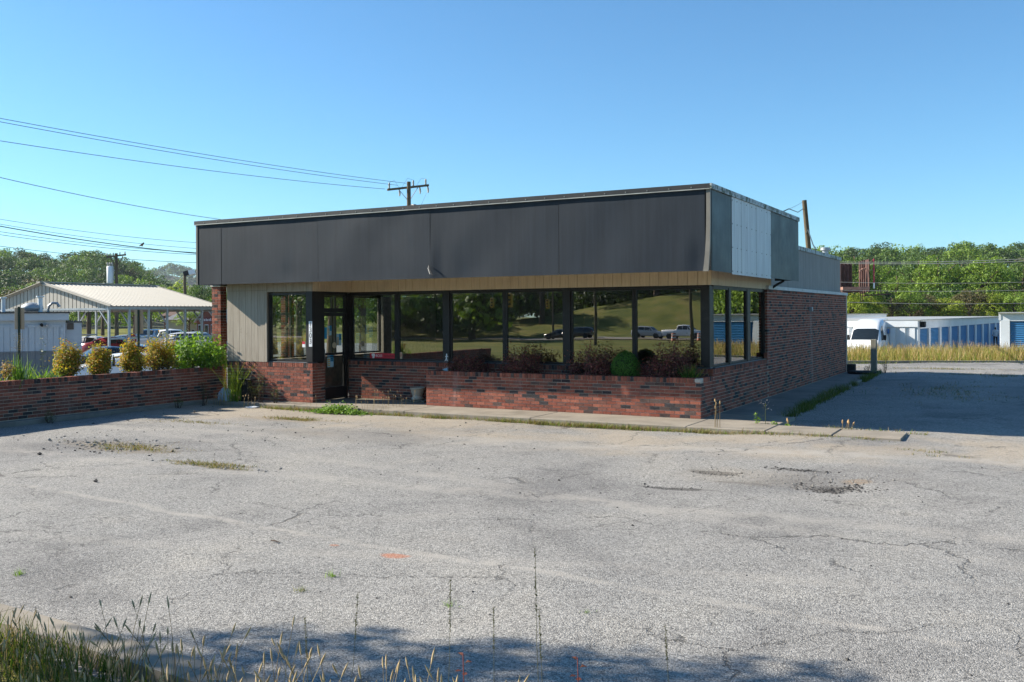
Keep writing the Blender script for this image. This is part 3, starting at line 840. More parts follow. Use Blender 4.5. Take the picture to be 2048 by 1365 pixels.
# fascia box: metal panels with oil-canning, corner trims, coping, soffit
frng = np.random.default_rng(4)
def sheet(name, p0, p1, z0, z1, nrm, m, amp=0.004, seed=0, dent=(), parent=None, nx=24, nz=14, warp_low=0.0):
    p0, p1 = np.array(p0, float), np.array(p1, float)
    r = np.random.default_rng(seed + 50)
    ph = r.uniform(0, 6.28, 8); kx = r.uniform(1.5, 5.0, 4); kz = r.uniform(0.6, 2.2, 4)
    vs = []
    L = np.linalg.norm(p1 - p0)
    for i in range(nx + 1):
        for j in range(nz + 1):
            s, q = i / nx, j / nz
            edge = (min(s, 1 - s) * 4) if min(s, 1 - s) < 0.25 else 1
            w = sum(math.sin(kx[k] * s * L * 0.8 + ph[k]) * math.sin(kz[k] * q * 3 + ph[k + 4]) for k in range(4)) * amp * min(1, edge) * min(1, (1 - q) * 5)
            for (ds, dq, rs, rq, dd) in dent:
                w += dd * math.exp(-((s - ds) / rs) ** 2 - ((q - dq) / rq) ** 2)
            p = p0 + (p1 - p0) * s
            vs.append((p[0] + nrm[0] * w, p[1] + nrm[1] * w, z0 + (z1 - z0) * q))
    fs = []
    for i in range(nx):
        for j in range(nz):
            a = i * (nz + 1) + j
            fs.append((a, a + nz + 1, a + nz + 2, a + 1))
    mb = MB(); mb.add(vs, fs, True)
    return mb.build(name, m, parent)
fas = MB().box((FASL + 0.06, FASY + 0.075, ZF0 + 0.02), (FASX - 0.06, FASY + 0.13, ZF1)).box((FASX - 0.10, FASY + 0.132, ZF0 + 0.02), (FASX - 0.03, 23.44, ZF1)).box((FASL + 0.03, FASY + 0.132, ZF0 + 0.02), (FASL + 0.1, 23.44, ZF1)).box((SX + 0.05, 23.445, ZF0 + 0.015), (FASX - 0.03, 23.5, ZF1)).box((FASL + 0.03, 23.445, ZF0 + 0.3), (SX + 0.045, 23.5, ZF1)).build('fascia', pmat('fascia_framing', (0.05, 0.05, 0.05), 0.9), bld)
seams = [FASL + 0.05, -17.0, -14.02, -11.0, -8.02, -5.12]
dents = [(), ((0.75, 0.1, 0.12, 0.15, -0.008),), ((0.55, 0.05, 0.18, 0.2, -0.009), (0.85, 0.2, 0.1, 0.2, 0.006)), ((0.015, 0.15, 0.03, 0.40, 0.04), (0.35, 0.1, 0.1, 0.2, -0.008)), ((0.97, 0.1, 0.06, 0.24, -0.03), (0.88, 0.2, 0.06, 0.25, 0.006))]
for i in range(5):
    sheet('fascia_panel', (seams[i] + 0.008, FASY + (0.004 if i % 2 else 0), 0), (seams[i + 1] - 0.008, FASY + (0.004 if i % 2 else 0), 0), ZF0 - 0.01, ZF1 + 0.005, (0, -1), CHARCOAL, 0.0035, i, dents[i], fas, 28, 16)
    MB().box((seams[i + 1] - 0.006, FASY + 0.006, ZF0), (seams[i + 1] + 0.006, FASY + 0.07, ZF1)).build('seam_strip', BLACK_AL, fas)
MB().box((FASL, FASY - 0.012, ZF0 - 0.012), (FASL + 0.055, FASY + 0.03, ZF1 + 0.004)).build('corner_trim', pmat('faded_trim_metal', (0.11, 0.105, 0.09), 0.5), fas)
# right corner trim, torn loose and bent at the bottom
ct = MB(); zc = [ZF1 + 0.004, 3.9, 3.6, 3.3, 3.05, ZF0 - 0.02]; dx = [0, 0, -0.003, -0.010, -0.025, -0.055]; dy = [0, 0, -0.003, -0.008, -0.018, -0.03]
vs = []
for z, a, b in zip(zc, dx, dy):
    vs += [(FASX - 0.075 + a, FASY - 0.012 + b, z), (FASX + a * 0.6, FASY - 0.016 + b, z), (FASX + 0.004 + a * 0.6, FASY + 0.012 + b, z)]
fs = []
for i in range(len(zc) - 1):
    fs += [(i * 3, i * 3 + 1, i * 3 + 4, i * 3 + 3), (i * 3 + 1, i * 3 + 2, i * 3 + 5, i * 3 + 4)]
ct.add(vs, fs); ct.build('bent_corner_trim', pmat('torn_trim_metal', (0.16, 0.15, 0.13), 0.45), fas)
MB().box((FASX - 0.04, FASY + 0.02, ZF0), (FASX - 0.006, FASY + 0.10, ZF1)).build('corner_framing', BLACK_AL, fas)
yseams = [16.43, 17.66, 18.32, 19.46, 20.69, 23.46]
ym = [CHARCOAL_S, PALE_SHEET, PALE_SHEET, PALE_SHEET, CHARCOAL_S]
for i in range(5):
    off = 0.006 if i in (1, 2, 3) else 0.0
    o = sheet('fascia_panel', (FASX + off + 0.001 * i, yseams[i] + 0.003, 0), (FASX + off + 0.001 * i, yseams[i + 1] - 0.003, 0), ZF0 - (0.03 if off else 0.008), ZF1 + 0.004, (1, 0), ym[i], 0.003, 20 + i, (), fas, 16, 12)
    if off: o['label'] = 'pale unpainted panel between the charcoal ones'
sheet('fascia_panel', (FASL, 23.44, 0), (FASL, FASY + 0.03, 0), ZF0 - 0.008, ZF1, (-1, 0), CHARCOAL, 0.003, 33, (), fas, 16, 12)
# coping, drip edge, screws
cop = MB().box((FASL - 0.035, FASY - 0.035, ZF1 + 0.012), (FASX - 0.001, FASY + 0.3, ZTOP)).build('coping', COPING, fas)
MB().box((FASL - 0.037, FASY - 0.042, ZF1 + 0.0), (FASX - 0.002, FASY - 0.0, ZF1 + 0.013)).build('drip_edge', TRIM_EDGE, fas)
MB().box((FASX + 0.0, FASY - 0.036, ZF1 + 0.006), (FASX + 0.033, 23.47, ZTOP + 0.002)).box((FASX - 0.3, FASY + 0.302, ZF1 + 0.012), (FASX - 0.002, 23.47, ZTOP + 0.001)).build('side_coping', FLASH, fas)
MB().box((FASL - 0.035, FASY + 0.302, ZF1 + 0.012), (FASL + 0.3, 23.47, ZTOP)).build('side_coping', COPING, fas)
sc = MB()
x = FASL + 0.3
while x < FASX - 0.1:
    sc.obox((x, FASY - 0.036, ZF1 + 0.045), (0.011, 0, 0), (0, 0.006, 0), (0, 0, 0.011)); x += 0.42
y = FASY + 0.1
while y < 23.3:
    sc.obox((FASX + 0.034, y, ZF1 + 0.05), (0.006, 0, 0), (0, 0.014, 0), (0, 0, 0.012)); y += 0.22
for yy in (17.7, 18.02, 18.30, 18.7, 19.1, 19.44, 19.9, 20.3, 20.66):
    for k in range(4):
        sc.obox((FASX + 0.012, yy, ZF0 + 0.03 + k * 0.45), (0.004, 0, 0), (0, 0.012, 0), (0, 0, 0.010))
sc.build('screws', pmat('screw_heads', (0.2, 0.2, 0.19), 0.4, 0.5), fas)['kind'] = 'stuff'
# loose strip hanging off the open seam
MB().tube([(-11.0, FASY - 0.05, 3.05), (-10.99, FASY - 0.10, 2.98), (-10.93, FASY - 0.12, 2.86)], 0.008, 5).build('loose_strip', OFFWHITE, fas)
MB().tube([(-11.0, FASY - 0.055, 3.05), (-10.9, FASY - 0.16, 2.93), (-10.80, FASY - 0.22, 2.83)], 0.009, 5).build('loose_wire', RUBBER, fas)
# soffits (front, right, left) and roof
MB().box((FASL + 0.14, FASY + 0.14, ZS + 0.0), (FASX - 0.02, LY0 + 0.0, ZS + 0.018)).box((LX1 - 0.0, LY0 + 0.002, ZS), (FASX - 0.021, FY - 0.05, ZS + 0.017)).box((SX + 0.043, FY - 0.048, ZS), (FASX - 0.022, 23.44, ZS + 0.018)).box((FASL + 0.022, LY0 + 0.003, ZS), (LX0 - 0.002, 23.44, ZS + 0.016)).build('soffit', SOFFIT, bld)
MB().box((FASL + 0.11, FASY + 0.11, ZF1 - 0.12), (FASX - 0.11, 23.44, ZF1 - 0.02)).build('roof', pmat('roof_membrane', (0.12, 0.12, 0.115), 0.9), bld)
# rear lower parapet with boards, cap flashing over the brick
PX = WALL_X - 0.14
par = MB().box((-17.1, 23.52, 2.67), (PX - 0.03, 33.10, 3.70)).build('rear_parapet', pmat('parapet_framing', (0.1, 0.1, 0.1), 0.9), bld)
pys = [23.2, 24.3, 25.4, 26.4, 27.6, 28.75, 29.9, 31.0, 32.1, 33.12]
for i in range(len(pys) - 1):
    sheet('parapet_board', (PX - (0.002 if i % 2 else 0), pys[i] + 0.004, 0), (PX - (0.002 if i % 2 else 0), pys[i + 1] - 0.004, 0), 2.665, 3.755, (1, 0), GREY_SHEET, 0.002, 60 + i, (), par, 6, 4)
MB().box((PX - 0.25, 23.51, 3.75), (PX + 0.03, 33.16, 3.86)).build('parapet_coping', FLASH, par)
cp = []
MB().box((WALL_X - 0.27, 22.585, 2.578), (WALL_X + 0.045, 33.45, 2.662)).build('cap_flashing', pmat('white_cap_flashing', (0.50, 0.51, 0.51), 0.5, 0.1, 0.2, 2, 0, 1, (0.3, 0.29, 0.27), 0.4), bld)
MB().tube([(SX + 0.1, 23.0, 2.62), (SX + 0.2, 23.05, 2.70), (FASX - 0.3, 23.2, ZF0 + 0.0)], 0.03, 5).build('soffit_bracket', BLACK_AL, bld)
MB().cyl((PX - 0.2, 31.6, 3.86), 0.10, 0.16, 10).cyl((PX - 0.2, 31.6, 4.02), 0.15, 0.09, 10).build('roof_vent', STEEL, bld)
# fittings on the side wall
MB().box((WALL_X + 0.0, 27.3, 2.05), (WALL_X + 0.10, 27.42, 2.17), 0.01).build('wall_light', STEEL, bld)
MB().box((WALL_X - 0.05, 22.44, SILL + 0.02), (WALL_X + 0.03, 22.58, SILL + 0.15), 0.004).build('loose_brick', BRICK_M[1], bld)
MB().box((WALL_X - 0.03, 33.5, -0.0), (WALL_X + 0.25, 33.75, 0.25), 0.02).build('meter_box', RUBBER, bld)
# ------------------------------------------------------------------ brick planter in front of the windows
PLY, PLX0, PLX1 = 17.45, -11.87, -5.575
pl = empty('brick_planter', (0, 0, 0), 0, 'long low red-brick planter under the shop windows, holding dark shrubs', 'planter')
MB().box((PLX0 + g, PLY + g, -0.2), (PLX1 - g, PLY + 0.20, 0.768)).box((PLX0 + g, PLY + 0.2015, -0.2), (PLX0 + 0.2, 18.23, 0.766)).box((PLX1 - 0.2, PLY + 0.2015, -0.2), (PLX1 - g, 18.23, 0.766)).build('planter_core', MORTAR, pl)
MB().box((PLX0 + 0.2, PLY + 0.2, 0.1), (PLX1 - 0.2, 18.23, 0.66)).build('planter_soil', SOIL, pl)
B = Bricks()
B.face((PLX0, PLY), 0, PLX1 - PLX0, 0.0, 10, 'corner', 'corner', 0, row_depth=0.20)
B.face((PLX1, PLY), math.pi / 2, 18.23 - PLY, 0.0, 10, 'corner', 'butt', 1, rowlock=False)
for k in range(11):
    B.put((PLX1 - 0.098, PLY + 0.235 + k * 0.0677 * 0.78, 0.7255), math.pi / 2, 0.05, 0.092, 0.2)
B.face((PLX0, 18.23), -math.pi / 2, 18.23 - PLY, 0.0, 10, 'butt', 'corner', 1, rowlock=False)
for k in range(11):
    B.put((PLX0 + 0.098, PLY + 0.235 + k * 0.0677 * 0.78, 0.7255), math.pi / 2, 0.05, 0.092, 0.2)
B.build(pl)
MB().box((PLX1 - 0.12, PLY - 0.008, 0.685), (PLX1 + 0.006, PLY + 0.16, 0.772), 0.012).build('mortar_patch', pmat('pale_mortar', (0.42, 0.40, 0.35), 0.95, 0, 0.2, 9, 0.5, 80), pl)

# ------------------------------------------------------------------ brick wall of the raised bed on the left
wl = empty('garden_wall', (0, 0, 0), 0, 'long low dark-red brick wall on the left edge of the lot, with bushes behind it', 'wall')
WX = -17.60
MB().box((WX - 0.2, 6.5, -0.3), (WX - g, 16.95, 0.768)).build('wall_core', MORTAR, wl)
MB().box((WX - 0.15, 6.5, -0.35), (WX + 0.17, 16.21, -0.012), 0.01).build('concrete_footing', CONC_D, wl)
B = Bricks()
B.face((WX, 6.5), math.pi / 2, 16.95 - 6.5, 0.0, 10, 'butt', 'butt', 0, row_depth=0.20)
B.build(wl)
tag(MB().box((-19.7, 6.5, -0.9), (WX - 0.202, 16.95, 0.60)).build('raised_bed', SOIL), kind='structure')

# ------------------------------------------------------------------ brick piers left of the shop (side canopy)
def pier(x0, y0, label):
    p = empty('brick_pier', (0, 0, 0), 0, label, 'pier', 'piers carrying the side canopy')
    w, d, n = 0.305, 0.203, 43
    MB().box((x0 + g, y0 + g, -1.1), (x0 + w - g, y0 + d - g, 2.90)).build('pier_core', MORTAR, p)
    b = Bricks()
    b.face((x0, y0), 0, w, -0.0, n - 1, 'corner', 'corner', 0, rowlock=False)
    b.face((x0 + w, y0), math.pi / 2, d, -0.0, n - 1, 'corner', 'corner', 1, rowlock=False)
    b.face((x0 + w, y0 + d), math.pi, w, -0.0, n - 1, 'corner', 'corner', 0, rowlock=False)
    b.face((x0, y0 + d), -math.pi / 2, d, -0.0, n - 1, 'corner', 'corner', 1, rowlock=False)
    b.build(p, 300)
    MB().box((x0 - 0.03, y0 - 0.03, 2.76), (x0 + w + 0.03, y0 + d + 0.03, 2.87), 0.01).build('pier_cap', OFFWHITE, p)
    return p
p1 = ony(424, 650, 17.35)
pier(p1.x, 17.35, 'tall slim brick pier with pale cap outside the left end of the shop')
pier(ony(562, 650, 20.15).x, 20.15, 'farther brick pier seen through the glass of the left bay window')
tag(MB().box((p1.x - 0.1, 17.2, 2.88), (FASL - 0.05, 22.5, 3.05), 0.01).build('side_canopy_roof', OFFWHITE), 'flat pale roof slab of the side canopy resting on the brick piers', 'canopy')

# ------------------------------------------------------------------ house number, stickers, cards
def plane_text(me, m, parent, origin, right, up, name='lettering'):
    right, up = Vector(right), Vector(up); n = right.cross(up)
    o = link(name, me, parent, m)
    M = Matrix.Identity(4)
    for i in range(3):
        M[i][0], M[i][1], M[i][2], M[i][3] = right[i], up[i], n[i], origin[i]
    o.matrix_world = M
    return o
BLK = pmat('black_print', (0.012, 0.012, 0.012), 0.6, 0, 0.1)
WHT = pmat('white_print', (0.72, 0.74, 0.76), 0.5, 0, 0.1)
REDP = pmat('red_print', (0.50, 0.03, 0.05), 0.45, 0, 0.12)
BLUEP = pmat('blue_print', (0.02, 0.30, 0.55), 0.45, 0, 0.15)
LBLUE = pmat('pale_blue_print', (0.35, 0.55, 0.66), 0.5, 0, 0.15)
YELP = pmat('yellow_print', (0.55, 0.36, 0.08), 0.5, 0, 0.2)
CREAM = pmat('cream_print', (0.55, 0.47, 0.32), 0.6, 0, 0.12)
a0 = ony(617.5, 643, LY0); a1 = ony(624.5, 694, LY0)
xc = (a0.x + a1.x) / 2; hw = 0.048
num = empty('house_number', (xc, LY0 + 0.004, a1.z), 0, 'white vertical plate with black house number 1303 beside the door', 'house number')
MB().box((xc - hw, LY0 - 0.002, a1.z), (xc + hw, LY0 + 0.006, a0.z)).build('plate', WHT, num).matrix_parent_inverse = Matrix.Translation((-xc, -LY0 - 0.004, -a1.z))
hz = (a0.z - a1.z) / 4.5
for i, ch in enumerate('1303'):
    o = plane_text(text_mesh(ch, 0.165, 0.0015), BLK, None, (xc, LY0 - 0.003, a0.z - hz * (i + 0.5) - 0.01), (1, 0, 0), (0, 0, 1), 'digit')
    o.parent = num; o.matrix_parent_inverse = Matrix.Translation((-xc, -LY0 - 0.004, -a1.z))
def card(name, lo, hi, m, label, cat, group=None):
    o = MB().box(lo, hi).build(name, m)
    return tag(o, label, cat, group)
# red banner sticker in the first shop window (inside face of the pane line, set proud of the glass)
gy_ = FY - 0.006 + 0.03
b0 = ony(740, 706.5, gy_); b1 = ony(790, 719, gy_)
z0b, z1b = b1.z, b0.z; x0b, x1b = b0.x, b1.x
ban = card('window_banner', (x0b, gy_ - 0.002, z0b), (x1b, gy_ + 0.001, z1b), REDP, 'red banner sticker with white fist and lettering low in the shop window', 'sticker')
hh = z1b - z0b; ww = x1b - x0b
def child_text(txt, size, m, par_, cx, cz, y, nm='lettering', sx=1.0):
    o = plane_text(text_mesh(txt, size, 0.0008), m, None, (cx, y, cz), (sx, 0, 0), (0, 0, 1), nm)
    o.parent = par_
    return o
child_text('BOSS', hh * 0.62, WHT, ban, x0b + ww * 0.37, z0b + hh * 0.54, gy_ - 0.0035, sx=0.98)
child_text('REVOLUTION', hh * 0.46, BLK, ban, x0b + ww * 0.77, z0b + hh * 0.52, gy_ - 0.0035, sx=0.72)
child_text('prepaid', hh * 0.2, WHT, ban, x0b + ww * 0.9, z0b + hh * 0.16, gy_ - 0.0035) if False else None
fist = [(0.10, 0.02), (0.17, 0.02), (0.185, 0.35), (0.215, 0.5), (0.205, 0.86), (0.17, 0.93), (0.13, 0.95), (0.085, 0.9), (0.065, 0.72), (0.08, 0.5), (0.11, 0.38)]
MB().poly_prism([(x0b + ww * a, z0b + hh * b) for a, b in fist], lambda a, b: (a, gy_ - 0.0045, b), (0, 0.001, 0)).build('fist_emblem', WHT, ban)
# cream no-smoking sticker
c0_ = ony(796.5, 705, gy_); c1_ = ony(804.5, 719, gy_)
ns = card('no_smoking_sticker', (c0_.x, gy_ - 0.002, c1_.z), (c1_.x, gy_ + 0.001, c0_.z), CREAM, 'small cream no-smoking sticker with red ring beside the red banner', 'sticker')
cx_, cz_ = (c0_.x + c1_.x) / 2, (c0_.z + c1_.z) / 2 + 0.02; rr = (c1_.x - c0_.x) * 0.36
MB().tube([(cx_ + rr * math.cos(k * math.pi / 8), gy_ - 0.004, cz_ + rr * math.sin(k * math.pi / 8)) for k in range(17)], 0.006, 4).bar((cx_ - rr * 0.7, gy_ - 0.004, cz_ + rr * 0.7), (cx_ + rr * 0.7, gy_ - 0.004, cz_ - rr * 0.7), 0.010, 0.003).build('ring', REDP, ns)
MB().box((cx_ - rr * 0.6, gy_ - 0.0035, cz_ - 0.006), (cx_ + rr * 0.6, gy_ - 0.002, cz_ + 0.006)).build('cigarette', BLK, ns)
# white walking-figure sticker on the window post
w0 = ony(891.5, 723, FY - 0.031); sc_ = 0.095
fig = [(0, 0), (0.25, 0.05), (0.45, 0.55), (0.6, 0.0), (0.85, 0.02), (0.68, 0.75), (0.7, 1.2), (0.98, 1.0), (1.02, 1.12), (0.72, 1.45), (0.42, 1.45), (0.1, 1.05), (0.18, 0.97), (0.42, 1.15), (0.35, 0.75)]
wk = MB().poly_prism([(w0.x + (a - 0.3) * sc_, w0.z + b * sc_) for a, b in fig], lambda a, b: (a, FY - 0.034, b), (0, 0.002, 0))
wk.poly_prism([(w0.x + 0.28 * sc_ + 0.017 * math.cos(k * 0.785), w0.z + 1.66 * sc_ + 0.02 * math.sin(k * 0.785)) for k in range(8)], lambda a, b: (a, FY - 0.034, b), (0, 0.002, 0))
tag(wk.build('walking_figure_sticker', WHT), 'small white walking-figure sticker low on the dark window post', 'sticker')
# stickers on the glass door (door faces +x)
dx_ = DOORX - 0.014
def door_card(name, u0, v0, u1, v1, m, label):
    a, b = onx(u0, v0, dx_), onx(u1, v1, dx_)
    o = MB().box((dx_ - 0.002, a.y, b.z), (dx_ + 0.001, b.y, a.z)).build(name, m)
    tag(o, label, 'sticker'); return o, a, b
def striped(u0, v0, u1, v1, label):
    o, a, b = door_card('door_sticker', u0, v0, u1, v1, LBLUE, label)
    H, W = a.z - b.z, b.y - a.y
    MB().box((dx_ + 0.001, a.y + W * 0.48, b.z + H * 0.45), (dx_ + 0.002, b.y, a.z)).build('blue_panel', BLUEP, o)
    s = MB()
    for k in range(4):
        z = b.z + H * (0.04 + k * 0.17)
        s.add([(dx_ + 0.0025, a.y + W * 0.02, z), (dx_ + 0.0025, a.y + W * 0.24, z + H * 0.06), (dx_ + 0.0025, a.y + W * 0.46, z + H * 0.02), (dx_ + 0.0025, a.y + W * 0.46, z + H * 0.12), (dx_ + 0.0025, a.y + W * 0.24, z + H * 0.16), (dx_ + 0.0025, a.y + W * 0.02, z + H * 0.10)], [[0, 1, 4, 5], [1, 2, 3, 4]])
    s.build('yellow_chevrons', YELP, o)
    s = MB()
    for k in range(3):
        s.box((dx_ + 0.002, a.y + W * 0.6, b.z + H * (0.52 + k * 0.15)), (dx_ + 0.003, a.y + W * 0.9, b.z + H * (0.60 + k * 0.15)))
    s.build('dark_print', BLK, o)
striped(655, 652, 663, 671, 'upper blue and yellow striped sticker near the middle of the door glass')
striped(639.5, 665, 648, 686, 'leftmost blue and yellow striped sticker on the door glass')
striped(673, 668, 683, 691, 'right-hand blue and yellow striped sticker on the upper door glass')
striped(654.5, 711, 667, 734, 'blue and yellow striped sticker on the lower door glass')
door_card('door_sticker', 642, 655.5, 654, 678, BLUEP, 'plain bright-blue square sticker on the door glass')
a = onx(668.5, 691, dx_)
tag(MB().poly_prism([(a.y + 0.075 * math.cos(k * 0.5236), a.z + 0.075 * math.sin(k * 0.5236)) for k in range(12)], lambda y, z: (dx_ + 0.001, y, z), (0.002, 0, 0)).build('door_sticker', CREAM), 'round cream sticker beside the right edge of the door glass', 'sticker')
a, b = ony(604.5, 683.5, LY0 + 0.085), ony(610.5, 695, LY0 + 0.085)
nt = card('window_notice', (a.x, LY0 + 0.083, b.z), (b.x, LY0 + 0.086, a.z), WHT, 'small notice with red top inside the left bay window', 'notice')
MB().box((a.x, LY0 + 0.081, b.z + (a.z - b.z) * 0.55), (b.x, LY0 + 0.0825, a.z)).build('red_header', REDP, nt)

# ------------------------------------------------------------------ flower pot on a board, black stand, litter
q = onz(835, 804, 0.0)
tag(MB().box((q.x - 0.36, q.y - 0.16, 0.002), (q.x + 0.30, q.y + 0.14, 0.052), 0.008).build('pot_board', WOOD_GREY), 'low grey wooden board under the flower pot on the porch', 'board')
pot = empty('flower_pot', (q.x, q.y, 0.053), 0, 'cream fluted urn flower pot standing by the planter end on the porch', 'flower pot')
prof = [(0.0, 0.0), (0.135, 0.0), (0.14, 0.03), (0.125, 0.06), (0.105, 0.075), (0.125, 0.11), (0.15, 0.20), (0.162, 0.245), (0.175, 0.25), (0.175, 0.275), (0.155, 0.275), (0.14, 0.22)]
mb = MB(); nn = 40; vs = []; fs = []
for r, z in prof:
    for k in range(nn):
        rr_ = r * (1 + (0.022 * (1 if k % 2 else -1) if 0.08 < z < 0.245 else 0))
        vs.append((rr_ * math.cos(2 * math.pi * k / nn), rr_ * math.sin(2 * math.pi * k / nn), z))
for i in range(len(prof) - 1):
    for k in range(nn):
        fs.append((i * nn + k, i * nn + (k + 1) % nn, (i + 1) * nn + (k + 1) % nn, (i + 1) * nn + k))
mb.add(vs, fs, True); mb.build('urn', pmat('cream_pot_plastic', (0.50, 0.44, 0.34), 0.7, 0, 0.12, 6, 0.1, 60, (0.28, 0.24, 0.18), 0.4), pot)
MB().cyl((0, 0, 0.2), 0.14, 0.03, 20).build('potting_soil', SOIL, pot)
q = Vector((-16.35, 16.50, 0.0))
st = empty('black_stand', q, 0, 'black metal stand with flat top by the left bay wall, half hidden in weeds', 'stand')
MB().box((-0.22, -0.11, 0.50), (0.22, 0.11, 0.53), 0.005).build('top_plate', BLACK_AL, st)
MB().box((-0.10, -0.09, 0.0), (0.10, 0.09, 0.499), 0.01).build('body', BLACK_AL, st)
MB().box((-0.16, -0.12, 0.0), (0.16, 0.12, 0.035), 0.005).build('foot', BLACK_AL, st)
def litter(name, loc, r, h, seed, m, label):
    bm = bmesh.new(); bmesh.ops.create_icosphere(bm, subdivisions=3, radius=1.0)
    rg = np.random.default_rng(seed); K = rg.normal(0, 2.2, (7, 3)); ph = rg.uniform(0, 6.28, 7)
    for v in bm.verts:
        n_ = np.array(v.co[:]); w = 1 + 0.13 * sum(math.sin(float(K[k] @ n_) * 1.6 + ph[k]) for k in range(7)) / 1.6
        v.co = Vector((v.co.x * r * w, v.co.y * r * 0.7 * w, max(-0.02, v.co.z * h * w + h * 0.6)))
    me = bpy.data.meshes.new(name); bm.to_mesh(me); bm.free()
    o = link(name, me, None, m); o.location = loc
    tag(o, label, 'litter')
BAGM = pmat('pale_plastic_bag', (0.36, 0.42, 0.45), 0.35, 0, 0.2, 9)
litter('plastic_bag', (-16.95, 16.45, 0.0), 0.24, 0.17, 3, BAGM, 'crumpled pale blue-grey plastic bag in the weeds at the left bay')
litter('paper_scrap', (-15.75, 16.05, -0.09), 0.17, 0.02, 5, WHT, 'flat white scrap of litter on the asphalt by the left kerb')
litter('plastic_wrapper', (-11.45, 17.62, 0.775), 0.07, 0.035, 8, LBLUE, 'small pale blue wrapper lying on the planter rim')
q = onz(1720, 748, 0.0)
litter('rag', (q.x, q.y, 0.0), 0.42, 0.07, 9, RUBBER, 'dark rag lying on the side pavement by the wooden post')

# wooden post
q = onz(1748, 741.5, -0.006)
wp = MB().box((q.x - 0.095, q.y - 0.095, -0.006), (q.x + 0.095, q.y + 0.095, 1.07), 0.012)
tag(wp.build('wooden_post', pmat('grey_timber_post', (0.22, 0.21, 0.17), 0.85, 0, 0.3, 5, 0.35, 60, (0.12, 0.11, 0.09), 0.5, 0.15, (8, 8, 0.5))), 'square grey timber post standing at the far end of the side pavement', 'post')
# ------------------------------------------------------------------ shrubs
prng = np.random.default_rng(21)
L_BARB = leafmat('barberry_leaves', [(0.0, (0.075, 0.028, 0.03)), (0.35, (0.19, 0.05, 0.05)), (0.6, (0.30, 0.08, 0.07)), (0.8, (0.14, 0.11, 0.045)), (1.0, (0.40, 0.15, 0.12))], 0.25)
L_BOX = leafmat('boxwood_leaves', [(0.0, (0.03, 0.085, 0.012)), (0.5, (0.055, 0.16, 0.02)), (1.0, (0.10, 0.26, 0.035))], 0.25)
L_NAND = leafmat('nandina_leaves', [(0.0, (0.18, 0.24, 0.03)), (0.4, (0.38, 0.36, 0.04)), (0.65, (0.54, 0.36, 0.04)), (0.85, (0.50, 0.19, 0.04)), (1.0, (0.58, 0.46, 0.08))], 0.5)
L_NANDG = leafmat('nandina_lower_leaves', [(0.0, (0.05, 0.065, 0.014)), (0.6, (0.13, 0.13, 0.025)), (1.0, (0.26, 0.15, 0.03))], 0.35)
L_BRIGHT = leafmat('bright_leaves', [(0.0, (0.08, 0.17, 0.02)), (0.5, (0.16, 0.30, 0.03)), (1.0, (0.28, 0.42, 0.06))], 0.45)
L_WEED = leafmat('weed_leaves', [(0.0, (0.06, 0.10, 0.02)), (0.5, (0.14, 0.18, 0.035)), (0.85, (0.25, 0.24, 0.06)), (1.0, (0.30, 0.20, 0.10))], 0.4)
L_IRIS = leafmat('iris_leaves', [(0.0, (0.06, 0.15, 0.02)), (0.6, (0.15, 0.30, 0.04)), (1.0, (0.34, 0.42, 0.09))], 0.45)
L_DRY = leafmat('dry_grass', [(0.0, (0.20, 0.145, 0.07)), (0.5, (0.32, 0.235, 0.12)), (1.0, (0.42, 0.33, 0.18))], 0.3)
L_GRASS = leafmat('green_grass', [(0.0, (0.035, 0.07, 0.012)), (0.5, (0.07, 0.13, 0.02)), (1.0, (0.15, 0.19, 0.04))], 0.4)
L_PEACH = leafmat('peach_leaves', [(0.0, (0.30, 0.16, 0.07)), (0.5, (0.40, 0.24, 0.10)), (1.0, (0.24, 0.25, 0.07))], 0.4)
TWIG = pmat('twigs', (0.06, 0.04, 0.028), 0.9, 0, 0.3, 20)
